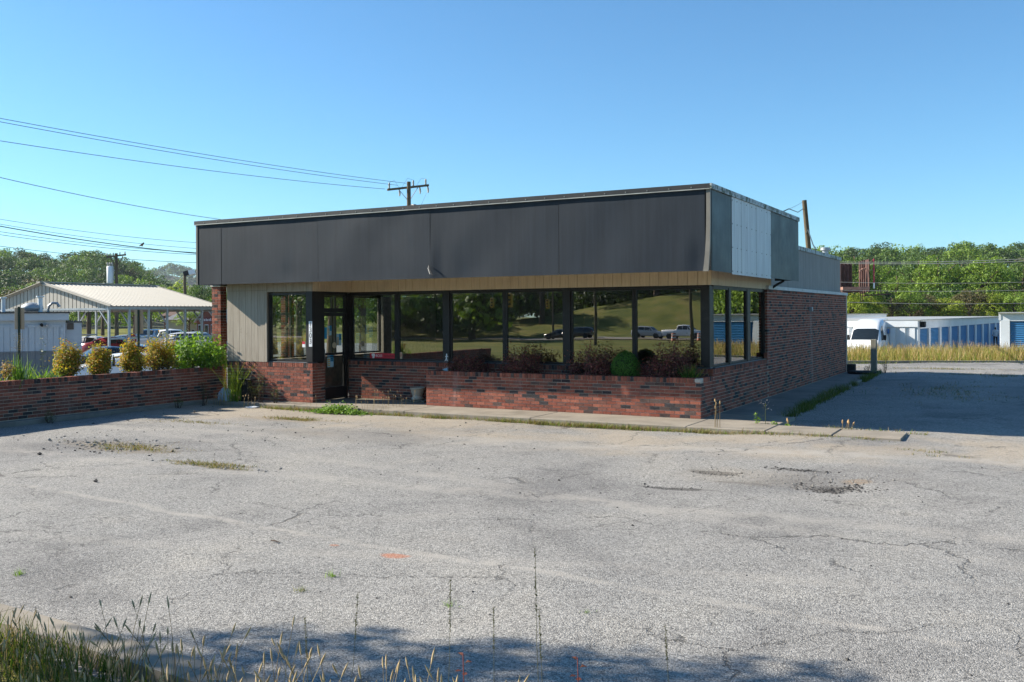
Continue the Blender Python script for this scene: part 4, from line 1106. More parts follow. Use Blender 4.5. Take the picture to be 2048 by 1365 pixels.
def shrub(name, loc, rx, ry, h, nstem, nleaf, lsize, leaf, label, cat='shrub', group=None, upright=0.5, spread=1.0, base_r=0.25, top_leaf=None, aspect=0.5, along=0.25, seed=1):
    """stems fan out from the base to an uneven ellipsoid; leaves crowd along the outer stems"""
    rg = np.random.default_rng(seed)
    root = empty(name, loc, 0, label, cat, group)
    tw = MB(); C, N = [], []
    for i in range(nstem):
        a = rg.uniform(0, 2 * np.pi); e = np.arccos(rg.uniform(0.0, 1.0)) * spread
        rr = rg.uniform(0.72, 1.12)
        tip = np.array([np.cos(a) * np.sin(e) * rx * rr, np.sin(a) * np.sin(e) * ry * rr, h * (upright * np.cos(e) + (1 - upright) * rg.uniform(0.3, 0.9)) * rr])
        base = np.array([np.cos(a) * rx * base_r * rg.uniform(0, 1), np.sin(a) * ry * base_r * rg.uniform(0, 1), 0.0])
        midp = base * 0.5 + tip * 0.5 + rg.normal(0, 0.03, 3) + np.array([0, 0, h * 0.06])
        if i % 2 == 0: tw.tube([base, midp, tip], [0.008, 0.005, 0.002], 4, False)
        k = max(3, nleaf // nstem)
        tt = along + (1 - along) * np.sqrt(rg.uniform(0, 1, k))
        p = ((1 - tt) ** 2)[:, None] * base + (2 * tt * (1 - tt))[:, None] * midp + (tt ** 2)[:, None] * tip
        p = p + rg.normal(0, 0.045 * (rx + h) / 1.0, (k, 3)) * np.array([1, 1, 0.8])
        p[:, 2] = np.maximum(p[:, 2], 0.02)
        C.append(p); N.append((p - np.array([0, 0, h * 0.3])) / (np.linalg.norm(p - np.array([0, 0, h * 0.3]), axis=1, keepdims=True) + 1e-6))
    C = np.concatenate(C); N = np.concatenate(N)
    tw.build('stems', TWIG, root)
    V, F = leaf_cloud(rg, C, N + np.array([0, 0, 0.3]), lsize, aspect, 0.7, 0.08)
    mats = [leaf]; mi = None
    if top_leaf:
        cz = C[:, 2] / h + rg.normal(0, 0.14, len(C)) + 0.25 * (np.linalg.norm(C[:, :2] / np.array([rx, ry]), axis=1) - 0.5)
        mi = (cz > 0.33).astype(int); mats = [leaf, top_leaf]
    link('foliage', np_mesh('foliage', V, F, mi), root, mats)
    return root
def at_planter(u, y=17.92):
    return Vector((ony(u, 700, y).x, y, 0.66))
G = 'barberry shrubs in the planter'
for i, (u, w, h, lab) in enumerate(((936, 0.50, 0.54, 'low dark red-leaved barberry, leftmost shrub in the brick planter'), (1042, 0.52, 0.78, 'dark red-leaved barberry second from the left in the planter'),
                                    (1184, 0.58, 0.80, 'dark red barberry left of the round green shrub in the planter'), (1337, 0.66, 0.88, 'widest purple-red barberry at the right end of the planter'))):
    shrub('barberry_shrub', at_planter(u), w, 0.36, h, 90, 4200, 0.042, L_BARB, lab, 'shrub', G, 0.62, 1.12, 0.35, None, 0.6, 0.2, 40 + i)
# clipped boxwood: dense egg of tiny leaves
q = at_planter(1251, 17.78)
bx = empty('boxwood_shrub', q, 0, 'bright green rounded boxwood between two dark red shrubs in the planter', 'shrub')
n = 9000
d = prng.normal(0, 1, (n, 3)); d /= np.linalg.norm(d, axis=1, keepdims=True)
prof_r = 1.0 + 0.05 * np.sin(d[:, 0] * 9 + 1) * np.sin(d[:, 2] * 7) + 0.04 * np.sin(d[:, 1] * 13 + d[:, 2] * 11)
C = d * np.array([0.285, 0.25, 0.31]) * (prof_r * prng.uniform(0.86, 1.03, n))[:, None]
C[:, 0] += 0.03 * np.clip(-d[:, 2], 0, 1); C[:, :2] *= (1.04 - 0.16 * np.clip(d[:, 2], -1, 1))[:, None]
C[:, 2] += 0.29
V, F = leaf_cloud(prng, C[C[:, 2] > 0.0], d[C[:, 2] > 0.0], 0.026, 0.62, 0.55, 0.1)
link('foliage', np_mesh('foliage', V, F), bx, L_BOX)
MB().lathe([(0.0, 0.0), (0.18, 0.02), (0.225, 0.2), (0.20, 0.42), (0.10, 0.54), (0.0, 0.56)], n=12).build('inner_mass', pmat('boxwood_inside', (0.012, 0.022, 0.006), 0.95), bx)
MB().cyl((0, 0, 0), 0.02, 0.1, 6).build('stem', TWIG, bx)
# yellow-tipped spiky shrub at the planter end
q = at_planter(1380, 17.72)
yp = empty('spiky_shrub', q, 0, 'small spiky shrub with yellow-green tips at the right end of the planter', 'shrub')
Bp = np.stack([prng.normal(0, 0.06, 170), prng.normal(0, 0.05, 170), np.zeros(170)], 1)
V, F = blade_cloud(prng, Bp, prng.uniform(0.15, 0.42, 170), 0.022, 0.75, 3, 0.2, 1.2)
link('foliage', np_mesh('foliage', V, F), yp, leafmat('yellow_tip_leaves', [(0, (0.03, 0.09, 0.015)), (0.7, (0.07, 0.17, 0.02)), (1.0, (0.34, 0.36, 0.06))], 0.4))

# nandina bushes and greenery behind the garden wall
BED = 0.60
def at_bed(u, x=-18.15):
    p = onx(u, 700, x); return Vector((p.x, p.y, BED))
G = 'orange-tipped bushes behind the garden wall'
for i, (u, w, h, lab) in enumerate(((136, 0.29, 1.0, 'upright orange and green bush, leftmost of the four behind the wall'), (199, 0.28, 0.90, 'orange-tipped bush in front of the white car rear'),
                                    (263, 0.28, 0.95, 'narrow yellow-orange bush under the stop sign'), (322, 0.44, 1.05, 'widest yellow-orange bush, rightmost of the four behind the wall'))):
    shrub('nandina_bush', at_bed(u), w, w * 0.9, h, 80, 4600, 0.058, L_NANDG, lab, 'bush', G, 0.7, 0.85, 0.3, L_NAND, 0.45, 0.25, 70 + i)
shrub('green_bush', at_bed(392, -18.0), 0.80, 0.55, 1.12, 60, 2900, 0.095, L_BRIGHT, 'large bright green leafy bush against the brick pier', 'bush', None, 0.55, 1.05, 0.3, None, 0.5, 0.3, 90)
shrub('green_bush', at_bed(436, -17.95), 0.42, 0.35, 1.0, 16, 420, 0.10, L_BRIGHT, 'sparse green bush with arching sprays at the corner of the left bay', 'bush', None, 0.5, 1.1, 0.3, None, 0.45, 0.4, 92)
shrub('peach_bush', at_bed(14, -18.0), 0.22, 0.22, 0.62, 18, 420, 0.05, L_PEACH, 'thin peach-coloured sapling at the left edge behind the wall', 'sapling', None, 0.9, 0.6, 0.3, None, 0.5, 0.2, 93)
def clump(name, loc, r, n, h0, h1, w, m, label, cat='plant', lean=0.4, seed=3, curl=1.6):
    rg = np.random.default_rng(seed)
    root = empty(name, loc, 0, label, cat)
    Bp = np.stack([rg.normal(0, r, n), rg.normal(0, r, n), np.zeros(n)], 1)
    V, F = blade_cloud(rg, Bp, rg.uniform(h0, h1, n), w, lean, 4, 0.1, curl)
    link('leaves', np_mesh('leaves', V, F), root, m)
    return root
clump('iris_plant', at_bed(40, -17.95), 0.10, 70, 0.35, 0.72, 0.035, L_IRIS, 'tall upright sword-leaved iris clump behind the wall', 'plant', 0.35, 5)
clump('iris_plant', at_bed(72, -17.95), 0.14, 80, 0.25, 0.5, 0.03, L_IRIS, 'arching pale green iris clump right of the tall one', 'plant', 0.9, 6)
clump('iris_plant', at_bed(96, -17.95), 0.12, 60, 0.2, 0.45, 0.028, L_IRIS, 'short yellow-green leafy clump left of the first orange bush', 'plant', 0.8, 7)
clump('iris_plant', at_bed(10, -17.9), 0.12, 60, 0.15, 0.42, 0.03, L_IRIS, 'low grey-green leafy clump at the left edge on the wall', 'plant', 0.9, 8)
def stalk(name, loc, h, n, m, label, seed, lsize=0.07, lean=0.05, plume=0, plume_m=None, cat='weed'):
    rg = np.random.default_rng(seed)
    root = empty(name, loc, 0, label, cat)
    dx_l, dy_l = rg.normal(0, lean, 2)
    pts = [(dx_l * h * f * f, dy_l * h * f * f, h * f) for f in (0, 0.25, 0.5, 0.75, 1)]
    MB().tube(pts, [0.006, 0.005, 0.004, 0.003, 0.002], 5, False).build('stem', L_WEED, root)
    f = rg.uniform(0.15, 0.95, n); a = rg.uniform(0, 6.28, n)
    C = np.stack([dx_l * h * f * f + np.cos(a) * 0.045, dy_l * h * f * f + np.sin(a) * 0.045, h * f], 1)
    N = np.stack([np.cos(a) * 0.4, np.sin(a) * 0.4, np.ones(n)], 1)
    V, F = leaf_cloud(rg, C, N, lsize, 0.35, 0.3, 0.15)
    link('leaves', np_mesh('leaves', V, F), root, m)
    if plume:
        f = rg.uniform(0.75, 1.1, plume); C = np.stack([dx_l * h + rg.normal(0, 0.07, plume), dy_l * h + rg.normal(0, 0.07, plume), h * f], 1)
        V, F = leaf_cloud(rg, C, rg.normal(0, 1, (plume, 3)), 0.016, 0.5, 0.5)
        link('seed_head', np_mesh('seed_head', V, F), root, plume_m or L_DRY)
    return root
stalk('tall_weed', at_bed(86, -17.9), 1.05, 26, L_WEED, 'tall single weed stalk with feathery top left of the orange bushes', 31, 0.07, 0.05, 60)
stalk('tall_weed', at_bed(30, -17.9), 1.0, 10, L_WEED, 'tall brown feathery weed at the left sign post', 32, 0.04, 0.06, 260)

# weeds at the foot of the walls and along the kerbs
tall = clump('tall_grass_clump', (-16.62, 16.42, 0.0), 0.11, 190, 0.45, 1.0, 0.018, leafmat('lush_grass', [(0, (0.10, 0.17, 0.02)), (0.6, (0.24, 0.34, 0.04)), (1, (0.42, 0.42, 0.08))], 0.45), 'lush yellow-green grass clump beside the black stand', 'grass clump', 0.4, 12, 1.8)
def sprig(loc, h, n, seed, label, m=L_WEED):
    return shrub('leggy_weed', loc, 0.16, 0.14, h, 14, n, 0.03, m, label, 'weed', None, 0.85, 0.7, 0.5, None, 0.3, 0.15, seed)
sprig((-15.75, 16.35, 0.0), 0.95, 260, 101, 'tall thin straggly weed against the left bay brickwork')
sprig((-16.05, 16.40, 0.0), 0.55, 260, 102, 'short straggly weed right of the black stand')
sprig((-15.35, 16.40, 0.0), 0.45, 200, 103, 'low dry weed near the corner of the left bay')
sprig((-17.15, 15.9, -0.1), 0.8, 220, 104, 'tall weed in the shaded corner by the garden wall', L_GRASS)
sprig((-17.2, 15.2, -0.1), 0.35, 220, 105, 'low green weed at the foot of the garden wall near the bay', L_GRASS)
sprig((-17.22, 12.0, -0.1), 0.28, 200, 106, 'low weed at the near left foot of the garden wall', L_GRASS)
# low ground-cover masses (uncountable): along kerb, in cracks, in patches
def cover(name, label, pts, h0, h1, w, mats, mix=(0.6, 0.4), lean=0.7, seed=1, leaf=0.0, leaf_m=None):
    rg = np.random.default_rng(seed)
    parts = []; k = rg.choice(len(mats), len(pts), p=mix)
    for i, m in enumerate(mats):
        P_ = pts[k == i]
        if not len(P_): continue
        V, F = blade_cloud(rg, P_, rg.uniform(h0, h1, len(P_)), w, lean, 2, 0.2)
        parts.append((V, F, i))
    V, F, M = merge(parts)
    o = link(name, np_mesh(name, V, F, M), None, mats)
    return tag(o, label, 'weeds', None, 'stuff')
def strip_pts(rg, a, b, n, wid, z, clump_n=18, sd=0.12):
    a, b = np.array(a, float), np.array(b, float)
    cs = rg.uniform(0, 1, max(2, n // clump_n))
    s = np.clip(rg.choice(cs, n) + rg.normal(0, sd / np.linalg.norm(b - a), n), 0, 1)
    p = a + (b - a) * s[:, None]; d = (b - a) / np.linalg.norm(b - a); nn_ = np.array([-d[1], d[0]])
    p = p + nn_ * rg.normal(0, wid, n)[:, None]
    return np.concatenate([p, np.full((n, 1), z)], 1)
rg = np.random.default_rng(77)
pts = np.concatenate([strip_pts(rg, (-15.5, 16.12), (-5.0, 16.12), 4600, 0.055, -0.1, 26, 0.13), strip_pts(rg, (-9.5, 16.10), (-4.3, 16.10), 2600, 0.055, -0.1, 34, 0.10), strip_pts(rg, (-5.0, 16.14), (-1.9, 16.16), 500, 0.04, -0.06, 40), strip_pts(rg, (-3.9, 17.22), (-1.6, 17.22), 500, 0.05, -0.06, 40)])
cover('kerb_weeds', 'low yellow-green weeds growing along the foot of the porch kerb', pts, 0.025, 0.12, 0.010, [L_WEED, L_DRY, L_BRIGHT], (0.38, 0.5, 0.12), 1.0, 2)
pts = np.concatenate([strip_pts(rg, (-4.28, 18.7), (-4.62, 34.2), 1900, 0.07, -0.08, 60, 0.16), strip_pts(rg, (-4.3, 19.5), (-4.5, 26), 1300, 0.07, -0.08, 90, 0.18)])
cover('pavement_edge_weeds', 'shaded green weeds along the edge of the side pavement', pts, 0.04, 0.24, 0.012, [L_GRASS, L_WEED], (0.7, 0.3), 0.6, 3)
def patch(rg, cx, cy, rx, ry, n, z=-0.11, ring=0.0):
    a = rg.uniform(0, 6.28, n); r = np.sqrt(rg.uniform(ring, 1, n))
    cl = rg.normal(0, 1, (max(3, n // 14), 2)) * 0.5; c = cl[rg.integers(0, len(cl), n)] + rg.normal(0, 0.10, (n, 2))
    return np.stack([cx + c[:, 0] * rx, cy + c[:, 1] * ry, np.full(n, z)], 1)
pts = np.concatenate([patch(rg, -10.3, 9.75, 0.95, 0.2, 800, -0.125), patch(rg, -13.0, 10.45, 1.3, 0.45, 1200, -0.125), patch(rg, -13.4, 14.75, 0.9, 0.28, 1100), patch(rg, -14.6, 13.4, 1.0, 0.2, 500), patch(rg, -2.9, 16.0, 1.0, 0.1, 200, -0.06), patch(rg, -1.4, 15.2, 0.5, 0.4, 140, -0.06)])
cover('patch_weeds', 'sparse tan and green weeds in the broken asphalt patches', pts, 0.015, 0.06, 0.010, [L_DRY, L_WEED], (0.55, 0.45), 1.0, 4)
pts = np.concatenate([patch(rg, -2.0, 26.5, 1.3, 3.5, 1100, -0.06), patch(rg, -1.5, 34.0, 2.2, 0.8, 700, -0.06), patch(rg, -3.0, 37.2, 2.4, 0.25, 600, -0.06)])
cover('shade_weeds', 'thin weeds in cracks of the shaded asphalt beside the shop', pts, 0.02, 0.09, 0.014, [L_DRY, L_GRASS], (0.6, 0.4), 0.9, 5)
# single tiny tufts out in the lot
for i, (u, v, lab) in enumerate(((600, 1182, 'small tan tuft right of the stick on the asphalt'), (664, 1152, 'small green tuft near the orange stain'), (900, 1213, 'pale green tuft lying flat in the middle foreground'), (1172, 1230, 'yellow-green tuft in the right foreground asphalt'), (38, 1149, 'tiny green tuft near the left edge of the foreground'))):
    p = onz(u, v, -0.1)
    clump('grass_tuft', (p.x, p.y, -0.105), 0.022, 26, 0.03, 0.075, 0.006, L_BRIGHT if i != 0 else L_WEED, lab, 'grass tuft', 1.1, 60 + i)
# clover mound with white flower heads
q = onz(738, 818, -0.1)
rgc = np.random.default_rng(9); n = 1900
C = np.stack([rgc.normal(0, 0.36, n), rgc.normal(0, 0.11, n), np.abs(rgc.normal(0.06, 0.06, n))], 1); C[:, 2] *= np.exp(-(C[:, 0] / 0.6) ** 2); C[:, 2] += 0.01
V, F = leaf_cloud(rgc, C, np.tile((0, -0.3, 1.0), (n, 1)), 0.05, 0.8, 0.5, 0.05)
parts = [(V, F, 0)]
C2 = np.stack([rgc.normal(0, 0.32, 260), rgc.normal(0, 0.1, 260), rgc.uniform(0.09, 0.2, 260)], 1)
cl = np.stack([rgc.normal(0, 0.33, 18), rgc.normal(0, 0.1, 18), rgc.uniform(0.12, 0.22, 18)], 1); C2 = cl[rgc.integers(0, 18, 260)] + rgc.normal(0, 0.007, (260, 3))
V, F = leaf_cloud(rgc, C2, rgc.normal(0, 1, (260, 3)), 0.014, 0.6, 0.4); parts.append((V, F, 1))
V, F, M = merge(parts)
o = link('clover_patch', np_mesh('clover_patch', V, F, M), None, [L_BRIGHT, pmat('clover_flower', (0.6, 0.55, 0.5), 0.9)]); o.location = (q.x, 16.02, -0.1)
tag(o, 'bright green clover mound with whitish flower heads at the porch kerb', 'clover')
# seed-head stalks standing before the kerb and on the porch edge
SEED = pmat('tan_seed_head', (0.42, 0.27, 0.13), 0.9, 0, 0.3, 30)
def seed_stem(mb, x, y, z, h, head, r0, rg, lean=0.1):
    dx, dy = rg.normal(0, lean * h, 2)
    p = [Vector((x + dx * f * f, y + dy * f * f, z + h * f)) for f in (0, 0.4, 0.75, 1.0)]
    mb.cur = 0; mb.tube(p, [r0, r0 * 0.9, r0 * 0.75, r0 * 0.6], 3, False)
    d = (p[-1] - p[-2]).normalized()
    mb.cur = 1; mb.tube([p[-1] - d * head * 0.1, p[-1] + d * head * 0.25, p[-1] + d * head * 0.7, p[-1] + d * head], [r0 * 0.8, r0 * 2.3, r0 * 1.9, r0 * 0.4], 5, True)
    mb.cur = 0
mb = MB(); rgs = np.random.default_rng(14)
for x, y, z in [(rgs.uniform(-14.5, -11.9), rgs.uniform(16.05, 16.2), -0.1) for _ in range(20)] + [(rgs.uniform(-12.8, -12.0), rgs.uniform(16.6, 17.2), 0.0) for _ in range(14)]:
    seed_stem(mb, x, y, z, rgs.uniform(0.14, 0.36), 0.045, 0.003, rgs)
for x in (-4.95, -4.93, -4.86, -4.90): seed_stem(mb, x, 16.3, 0, rgs.uniform(0.3, 0.46), 0.06, 0.006, rgs, 0.05)
for _ in range(22): seed_stem(mb, rgs.uniform(-17.2, -15.6), rgs.uniform(15.9, 16.15), -0.1, rgs.uniform(0.1, 0.3), 0.04, 0.005, rgs)
for x in (-2.9, -2.86, -2.8, -2.84, -2.95, -3.9, -3.86): seed_stem(mb, x, 17.22, -0.1, rgs.uniform(0.12, 0.2), 0.07, 0.007, rgs)
tag(mb.build('plantain_stalks', [L_DRY, SEED]), 'thin stalks with tan seed heads along the porch kerb', 'weeds', None, 'stuff')
for i, (u, v, h, lab) in enumerate(((1528, 848, 0.32, 'leafy bright green weed on the kerb strip right of the shop corner'), (1560, 850, 0.18, 'small bright green weed second right of the shop corner'), (1587, 852, 0.14, 'smallest bright green weed third right of the shop corner'))):
    p = onz(u, v, -0.05)
    stalk('kerb_weed', (p.x, 17.19, -0.1), h, 34, L_BRIGHT, lab, 120 + i, 0.07, 0.05)
stalk('thistle_weed', (onz(1540, 850, -.05).x, 17.2, -0.1), 0.48, 12, L_WEED, 'thin thistle-like weed with pale heads beside the leafy kerb weed', 126, 0.04, 0.08, 40, pmat('thistle_down', (0.55, 0.5, 0.48), 0.9))

# ------------------------------------------------------------------ stones and rubble on the lot
ROCK = pmat('broken_asphalt', (0.045, 0.042, 0.04), 0.9, 0, 0.4, 25, 0.5, 70)
ROCKL = pmat('pale_gravel', (0.24, 0.225, 0.2), 0.9, 0, 0.4, 25, 0.5, 70)
def rock_v(rg, r):
    v = np.array([(1, 0, 0), (-1, 0, 0), (0, 1, 0), (0, -1, 0), (0, 0, 1), (0, 0, -1)], float) * rg.uniform(0.6, 1.3, (6, 1)) * r + rg.normal(0, 0.15 * r, (6, 3))
    v[:, 2] *= 0.6
    return v
RF = np.array([(0, 2, 4), (2, 1, 4), (1, 3, 4), (3, 0, 4), (2, 0, 5), (1, 2, 5), (3, 1, 5), (0, 3, 5)])
def rubble(name, label, spec, mats, seed):
    rg = np.random.default_rng(seed); Vs, Fs, Ms = [], [], []; b = 0
    for (cx, cy, rx, ry, n, r0, r1, m) in spec:
        for _ in range(n):
            x, y = cx + rg.normal(0, rx), cy + rg.normal(0, ry); r = rg.uniform(r0, r1) * rg.uniform(0.5, 1)
            z = float(lot_h(np.float64(x), np.float64(y)))
            Vs.append(rock_v(rg, r) + np.array([x, y, z + r * 0.2])); Fs.append(RF + b); Ms += [m] * 8; b += 6
    o = link(name, np_mesh(name, np.concatenate(Vs), np.concatenate(Fs), Ms), None, mats)
    tag(o, label, 'rubble', None, 'stuff')
rubble('pothole_rubble', 'dark broken asphalt crumbs and gravel in the potholes of the right foreground', [(-3.68, 12.15, 0.17, 0.06, 120, 0.006, 0.024, 0), (-2.1, 11.8, 0.22, 0.2, 260, 0.006, 0.028, 0), (-2.35, 12.1, 0.3, 0.3, 90, 0.005, 0.018, 1), (-3.85, 10.95, 0.2, 0.04, 60, 0.01, 0.025, 0), (-3.1, 11.9, 0.6, 0.35, 260, 0.006, 0.02, 1), (-2.0, 12.35, 0.2, 0.15, 60, 0.008, 0.025, 1), (-2.75, 12.75, 0.3, 0.05, 60, 0.008, 0.028, 0)], [ROCK, ROCKL], 3)
rubble('patch_rubble', 'grey stones and crumbs in the weedy asphalt patches on the left', [(-13.6, 10.5, 0.7, 0.25, 160, 0.008, 0.045, 1), (-13.2, 10.4, 0.7, 0.3, 60, 0.01, 0.04, 0), (-10.3, 9.75, 0.5, 0.1, 110, 0.008, 0.035, 1), (-12.0, 13.0, 3.0, 1.8, 150, 0.008, 0.03, 0), (-8.0, 12, 5.0, 3.0, 170, 0.006, 0.022, 0), (-4.0, 9.0, 3.0, 2.5, 120, 0.005, 0.016, 0)], [ROCK, ROCKL], 4)
for i, (u, v, r, lab) in enumerate(((192, 966, 0.045, 'largest dark stone lying on the left of the lot'), (389, 826, 0.05, 'dark stone on the asphalt near the left bay'), (79, 911, 0.045, 'dark stone by the left edge above the weedy patch'))):
    p = onz(u, v, -0.1); rg = np.random.default_rng(200 + i)
    me = np_mesh('stone', rock_v(rg, r), RF); o = link('stone', me, None, ROCK); o.location = (p.x, p.y, -0.075)
    tag(o, lab, 'stone')
p = onz(550, 1086, -0.1)
tag(MB().tube([(p.x - 0.06, p.y + 0.01, -0.088), (p.x - 0.01, p.y, -0.08), (p.x + 0.03, p.y - 0.01, -0.082), (p.x + 0.07, p.y - 0.005, -0.088)], [0.005, 0.007, 0.006, 0.003], 5).build('stick', TWIG), 'short dark stick lying on the foreground asphalt', 'stick')

# ------------------------------------------------------------------ foreground verge: grass, seed stalks, saplings
rgf = np.random.default_rng(55)
def verge_pts(n, dens_left=True):
    x = -2.2 - 4.6 * rgf.beta(1.3, 1.0, n) if dens_left else rgf.uniform(-7, 0.5, n)
    y = 3.68 - np.abs(rgf.normal(0, 0.55, n))
    return x, y
x, y = verge_pts(5200)
keep = (x < -4.45 - 0.9 * (3.7 - y) + rgf.normal(0, 0.35, len(x)))
pts = np.stack([x, y, np.full(len(x), -0.03)], 1)[keep]
cover('verge_grass', 'green and tan grass tufts on the verge in the lower left corner', pts, 0.06, 0.24, 0.009, [L_GRASS, L_DRY, L_WEED], (0.55, 0.27, 0.18), 0.45, 6)
mb = MB()
for i in range(300):
    lx_ = -2.0 - 5.0 * rgf.beta(1.5, 0.9); yy = 3.62 - abs(rgf.normal(0, 0.42))
    seed_stem(mb, lx_, yy, -0.03, (rgf.uniform(0.08, 0.27) if lx_ < -4.8 else rgf.uniform(0.18, 0.46)), rgf.uniform(0.04, 0.07), 0.0024, rgf, 0.2)
for i in range(150):
    seed_stem(mb, rgf.uniform(-3.6, -1.6), rgf.uniform(3.0, 3.6), -0.03, rgf.uniform(0.2, 0.46), rgf.uniform(0.04, 0.065), 0.0022, rgf, 0.18)
tag(mb.build('verge_seed_grass', [L_DRY, pmat('foxtail_heads', (0.42, 0.31, 0.17), 0.9, 0, 0.35, 30)]), 'dense dry grass stalks with tan seed heads along the foreground kerb', 'grass', None, 'stuff')
DARKST = leafmat('grey_green_stalk', [(0, (0.09, 0.09, 0.05)), (1, (0.18, 0.17, 0.10))], 0.2)
def tall_stalk(u, vt, D, h, seed, label):
    rg = np.random.default_rng(seed); p = atd(u, vt, D)
    root = empty('grass_stalk', (p.x, p.y, p.z - h), 0, label, 'grass stalk', None)
    dx = rg.normal(0, 0.13)
    pp = [Vector((dx * (1 - (1 - f) ** 2) * h - dx * h, 0, h * f)) for f in (0, 0.3, 0.6, 1.0)]
    MB().tube(pp, [0.0022, 0.0019, 0.0015, 0.001], 4, False).build('stem', DARKST, root)
    n = 70; f = rg.uniform(0.74, 1.0, n); C = np.stack([np.interp(f, [0.6, 1.0], [pp[2].x, pp[3].x]) + rg.normal(0, 0.0025, n), rg.normal(0, 0.0025, n), h * f], 1)
    V, F = leaf_cloud(rg, C, rg.normal(0, 1, (n, 3)) * np.array([1, 1, 0.1]), 0.013, 0.3, 0.2)
    link('seed_head', np_mesh('seed_head', V, F), root, DARKST)
for i, (u, v, D, lab) in enumerate(((1070, 1097, 4.1, 'tallest dark grass stalk standing alone right of centre in the foreground'), (901, 1160, 4.2, 'dark grass stalk above the left red sapling'), (987, 1215, 4.2, 'feathery dark stalk left of the tallest stalk'), (1078, 1215, 4.0, 'short stalk directly below the tallest stalk'), (1330, 1250, 4.4, 'pale thin stalk alone at the lower right'), (716, 1185, 4.2, 'forked dark stalk left of the tree shadow'), (610, 1235, 4.3, 'thin pale stalk over the asphalt left of centre'))):
    p = atd(u, v, D)
    tall_stalk(u, v, D, p.z + 0.05, 300 + i, lab)
def sapling(u, v, D, h, seed, label):
    rg = np.random.default_rng(seed); p = atd(u, v, D)
    root = empty('red_sapling', (p.x, p.y, p.z - h), 0, label, 'sapling', 'red-leaved seedlings on the verge')
    MB().tube([(0, 0, 0), (0.004, 0.003, h * 0.5), (0, 0, h * 0.97)], [0.0035, 0.003, 0.002], 5).build('stem', pmat('red_stem', (0.16, 0.04, 0.035), 0.6), root)
    mr = leafmat('sapling_leaf_%d' % seed, [(0, (0.22, 0.035, 0.03)), (0.6, (0.16, 0.05, 0.03)), (1, (0.08, 0.12, 0.03))], 0.4)
    for k in range(10):
        a = k * 2.4; z = h * (0.45 + 0.055 * k); L = 0.055 * (1.1 - 0.05 * k)
        d = Vector((math.cos(a), math.sin(a), 0)); s = Vector((-d.y, d.x, 0)); c = Vector((0, 0, z))
        up = Vector((0, 0, 1)); tilt = (0.35 if k < 8 else 1.4)
        pts = [c + d * 0.008, c + d * L * 0.45 + s * L * 0.3 + up * L * 0.2 * tilt, c + d * L + up * L * 0.12 * tilt, c + d * L * 0.45 - s * L * 0.3 + up * L * 0.2 * tilt, c + d * L * 0.5 + up * L * 0.08 * tilt]
        MB().add(pts, [(0, 1, 4), (1, 2, 4), (2, 3, 4), (3, 0, 4)]).build('leaf', mr, root)
sapling(926, 1300, 3.9, 0.5, 11, 'small red-leaved sapling in the foreground centre')
sapling(1155, 1308, 3.7, 0.5, 12, 'larger red-leaved sapling at the bottom right of centre')
# ------------------------------------------------------------------ trees
TREE_M = {
    'dark': leafmat('dark_tree_leaves', [(0, (0.022, 0.046, 0.012)), (0.5, (0.043, 0.084, 0.019)), (1, (0.081, 0.135, 0.030))], 0.25),
    'mid': leafmat('mid_tree_leaves', [(0, (0.042, 0.083, 0.015)), (0.5, (0.090, 0.158, 0.027)), (1, (0.150, 0.240, 0.045))], 0.3),
    'light': leafmat('light_tree_leaves', [(0, (0.090, 0.150, 0.021)), (0.5, (0.173, 0.277, 0.033)), (1, (0.300, 0.420, 0.060))], 0.35),
    'yellow': leafmat('yellow_tree_leaves', [(0, (0.140, 0.196, 0.021)), (0.5, (0.280, 0.364, 0.035)), (1, (0.448, 0.504, 0.070))], 0.4),
    'olive': leafmat('olive_tree_leaves', [(0, (0.063, 0.063, 0.025)), (0.5, (0.119, 0.105, 0.042)), (1, (0.182, 0.154, 0.063))], 0.25)}
BARK = pmat('bark', (0.10, 0.075, 0.055), 0.95, 0, 0.35, 6, 0.5, 30, None, 0, 0.1, (3, 3, 0.6))
def crown_arrays(seed, n_cl=26, per=90, size=0.085, zmin=-0.55, r_cl=(0.24, 0.42), taper=0.0):
    """unit crown, about radius 1 around the origin"""
    rg = np.random.default_rng(seed)
    C, N = [], []
    for i in range(n_cl):
        d = rg.normal(0, 1, 3); d /= np.linalg.norm(d)
        if d[2] < zmin: d[2] = -d[2]
        c = d * rg.uniform(0.35, 0.82) * np.array([1, 1, 0.92])
        c[:2] *= 1 - taper * max(0, c[2])
        r = rg.uniform(*r_cl)
        k = int(per * (r / 0.33) ** 2)
        e = rg.normal(0, 1, (k, 3)); e /= np.linalg.norm(e, axis=1, keepdims=True)
        e[:, 2] = np.where(e[:, 2] < -0.45, -e[:, 2], e[:, 2])
        p = c + e * r * rg.uniform(0.72, 1.08, (k, 1)) * np.array([1, 1, 0.8])
        C.append(p); N.append(e)
    C, N = np.concatenate(C), np.concatenate(N)
    return leaf_cloud(rg, C, N + np.array([0, 0, 0.25]), size, 0.75, 0.55, 0.08)
CROWN_ME = [np_mesh('crown', *crown_arrays(900 + i, 62, 210, 0.052, -0.5, (0.13, 0.28), 0.1 * (i % 3))) for i in range(5)]
def trunk_mesh(seed):
    rg = random.Random(seed); mb = MB()
    mb.tube([(0, 0, 0), (0.01, 0.0, 0.35), (0.0, 0.02, 0.7), (0.02, 0, 0.95)], [0.035, 0.026, 0.018, 0.006], 7)
    for k in range(6):
        a = rg.uniform(0, 6.28); z = rg.uniform(0.35, 0.65); l = rg.uniform(0.18, 0.32)
        mb.tube([(0, 0, z), (math.cos(a) * l * 0.5, math.sin(a) * l * 0.5, z + l * 0.55), (math.cos(a) * l, math.sin(a) * l, z + l * 0.9)], [0.014, 0.009, 0.003], 5)
    return mb.mesh('trunk')
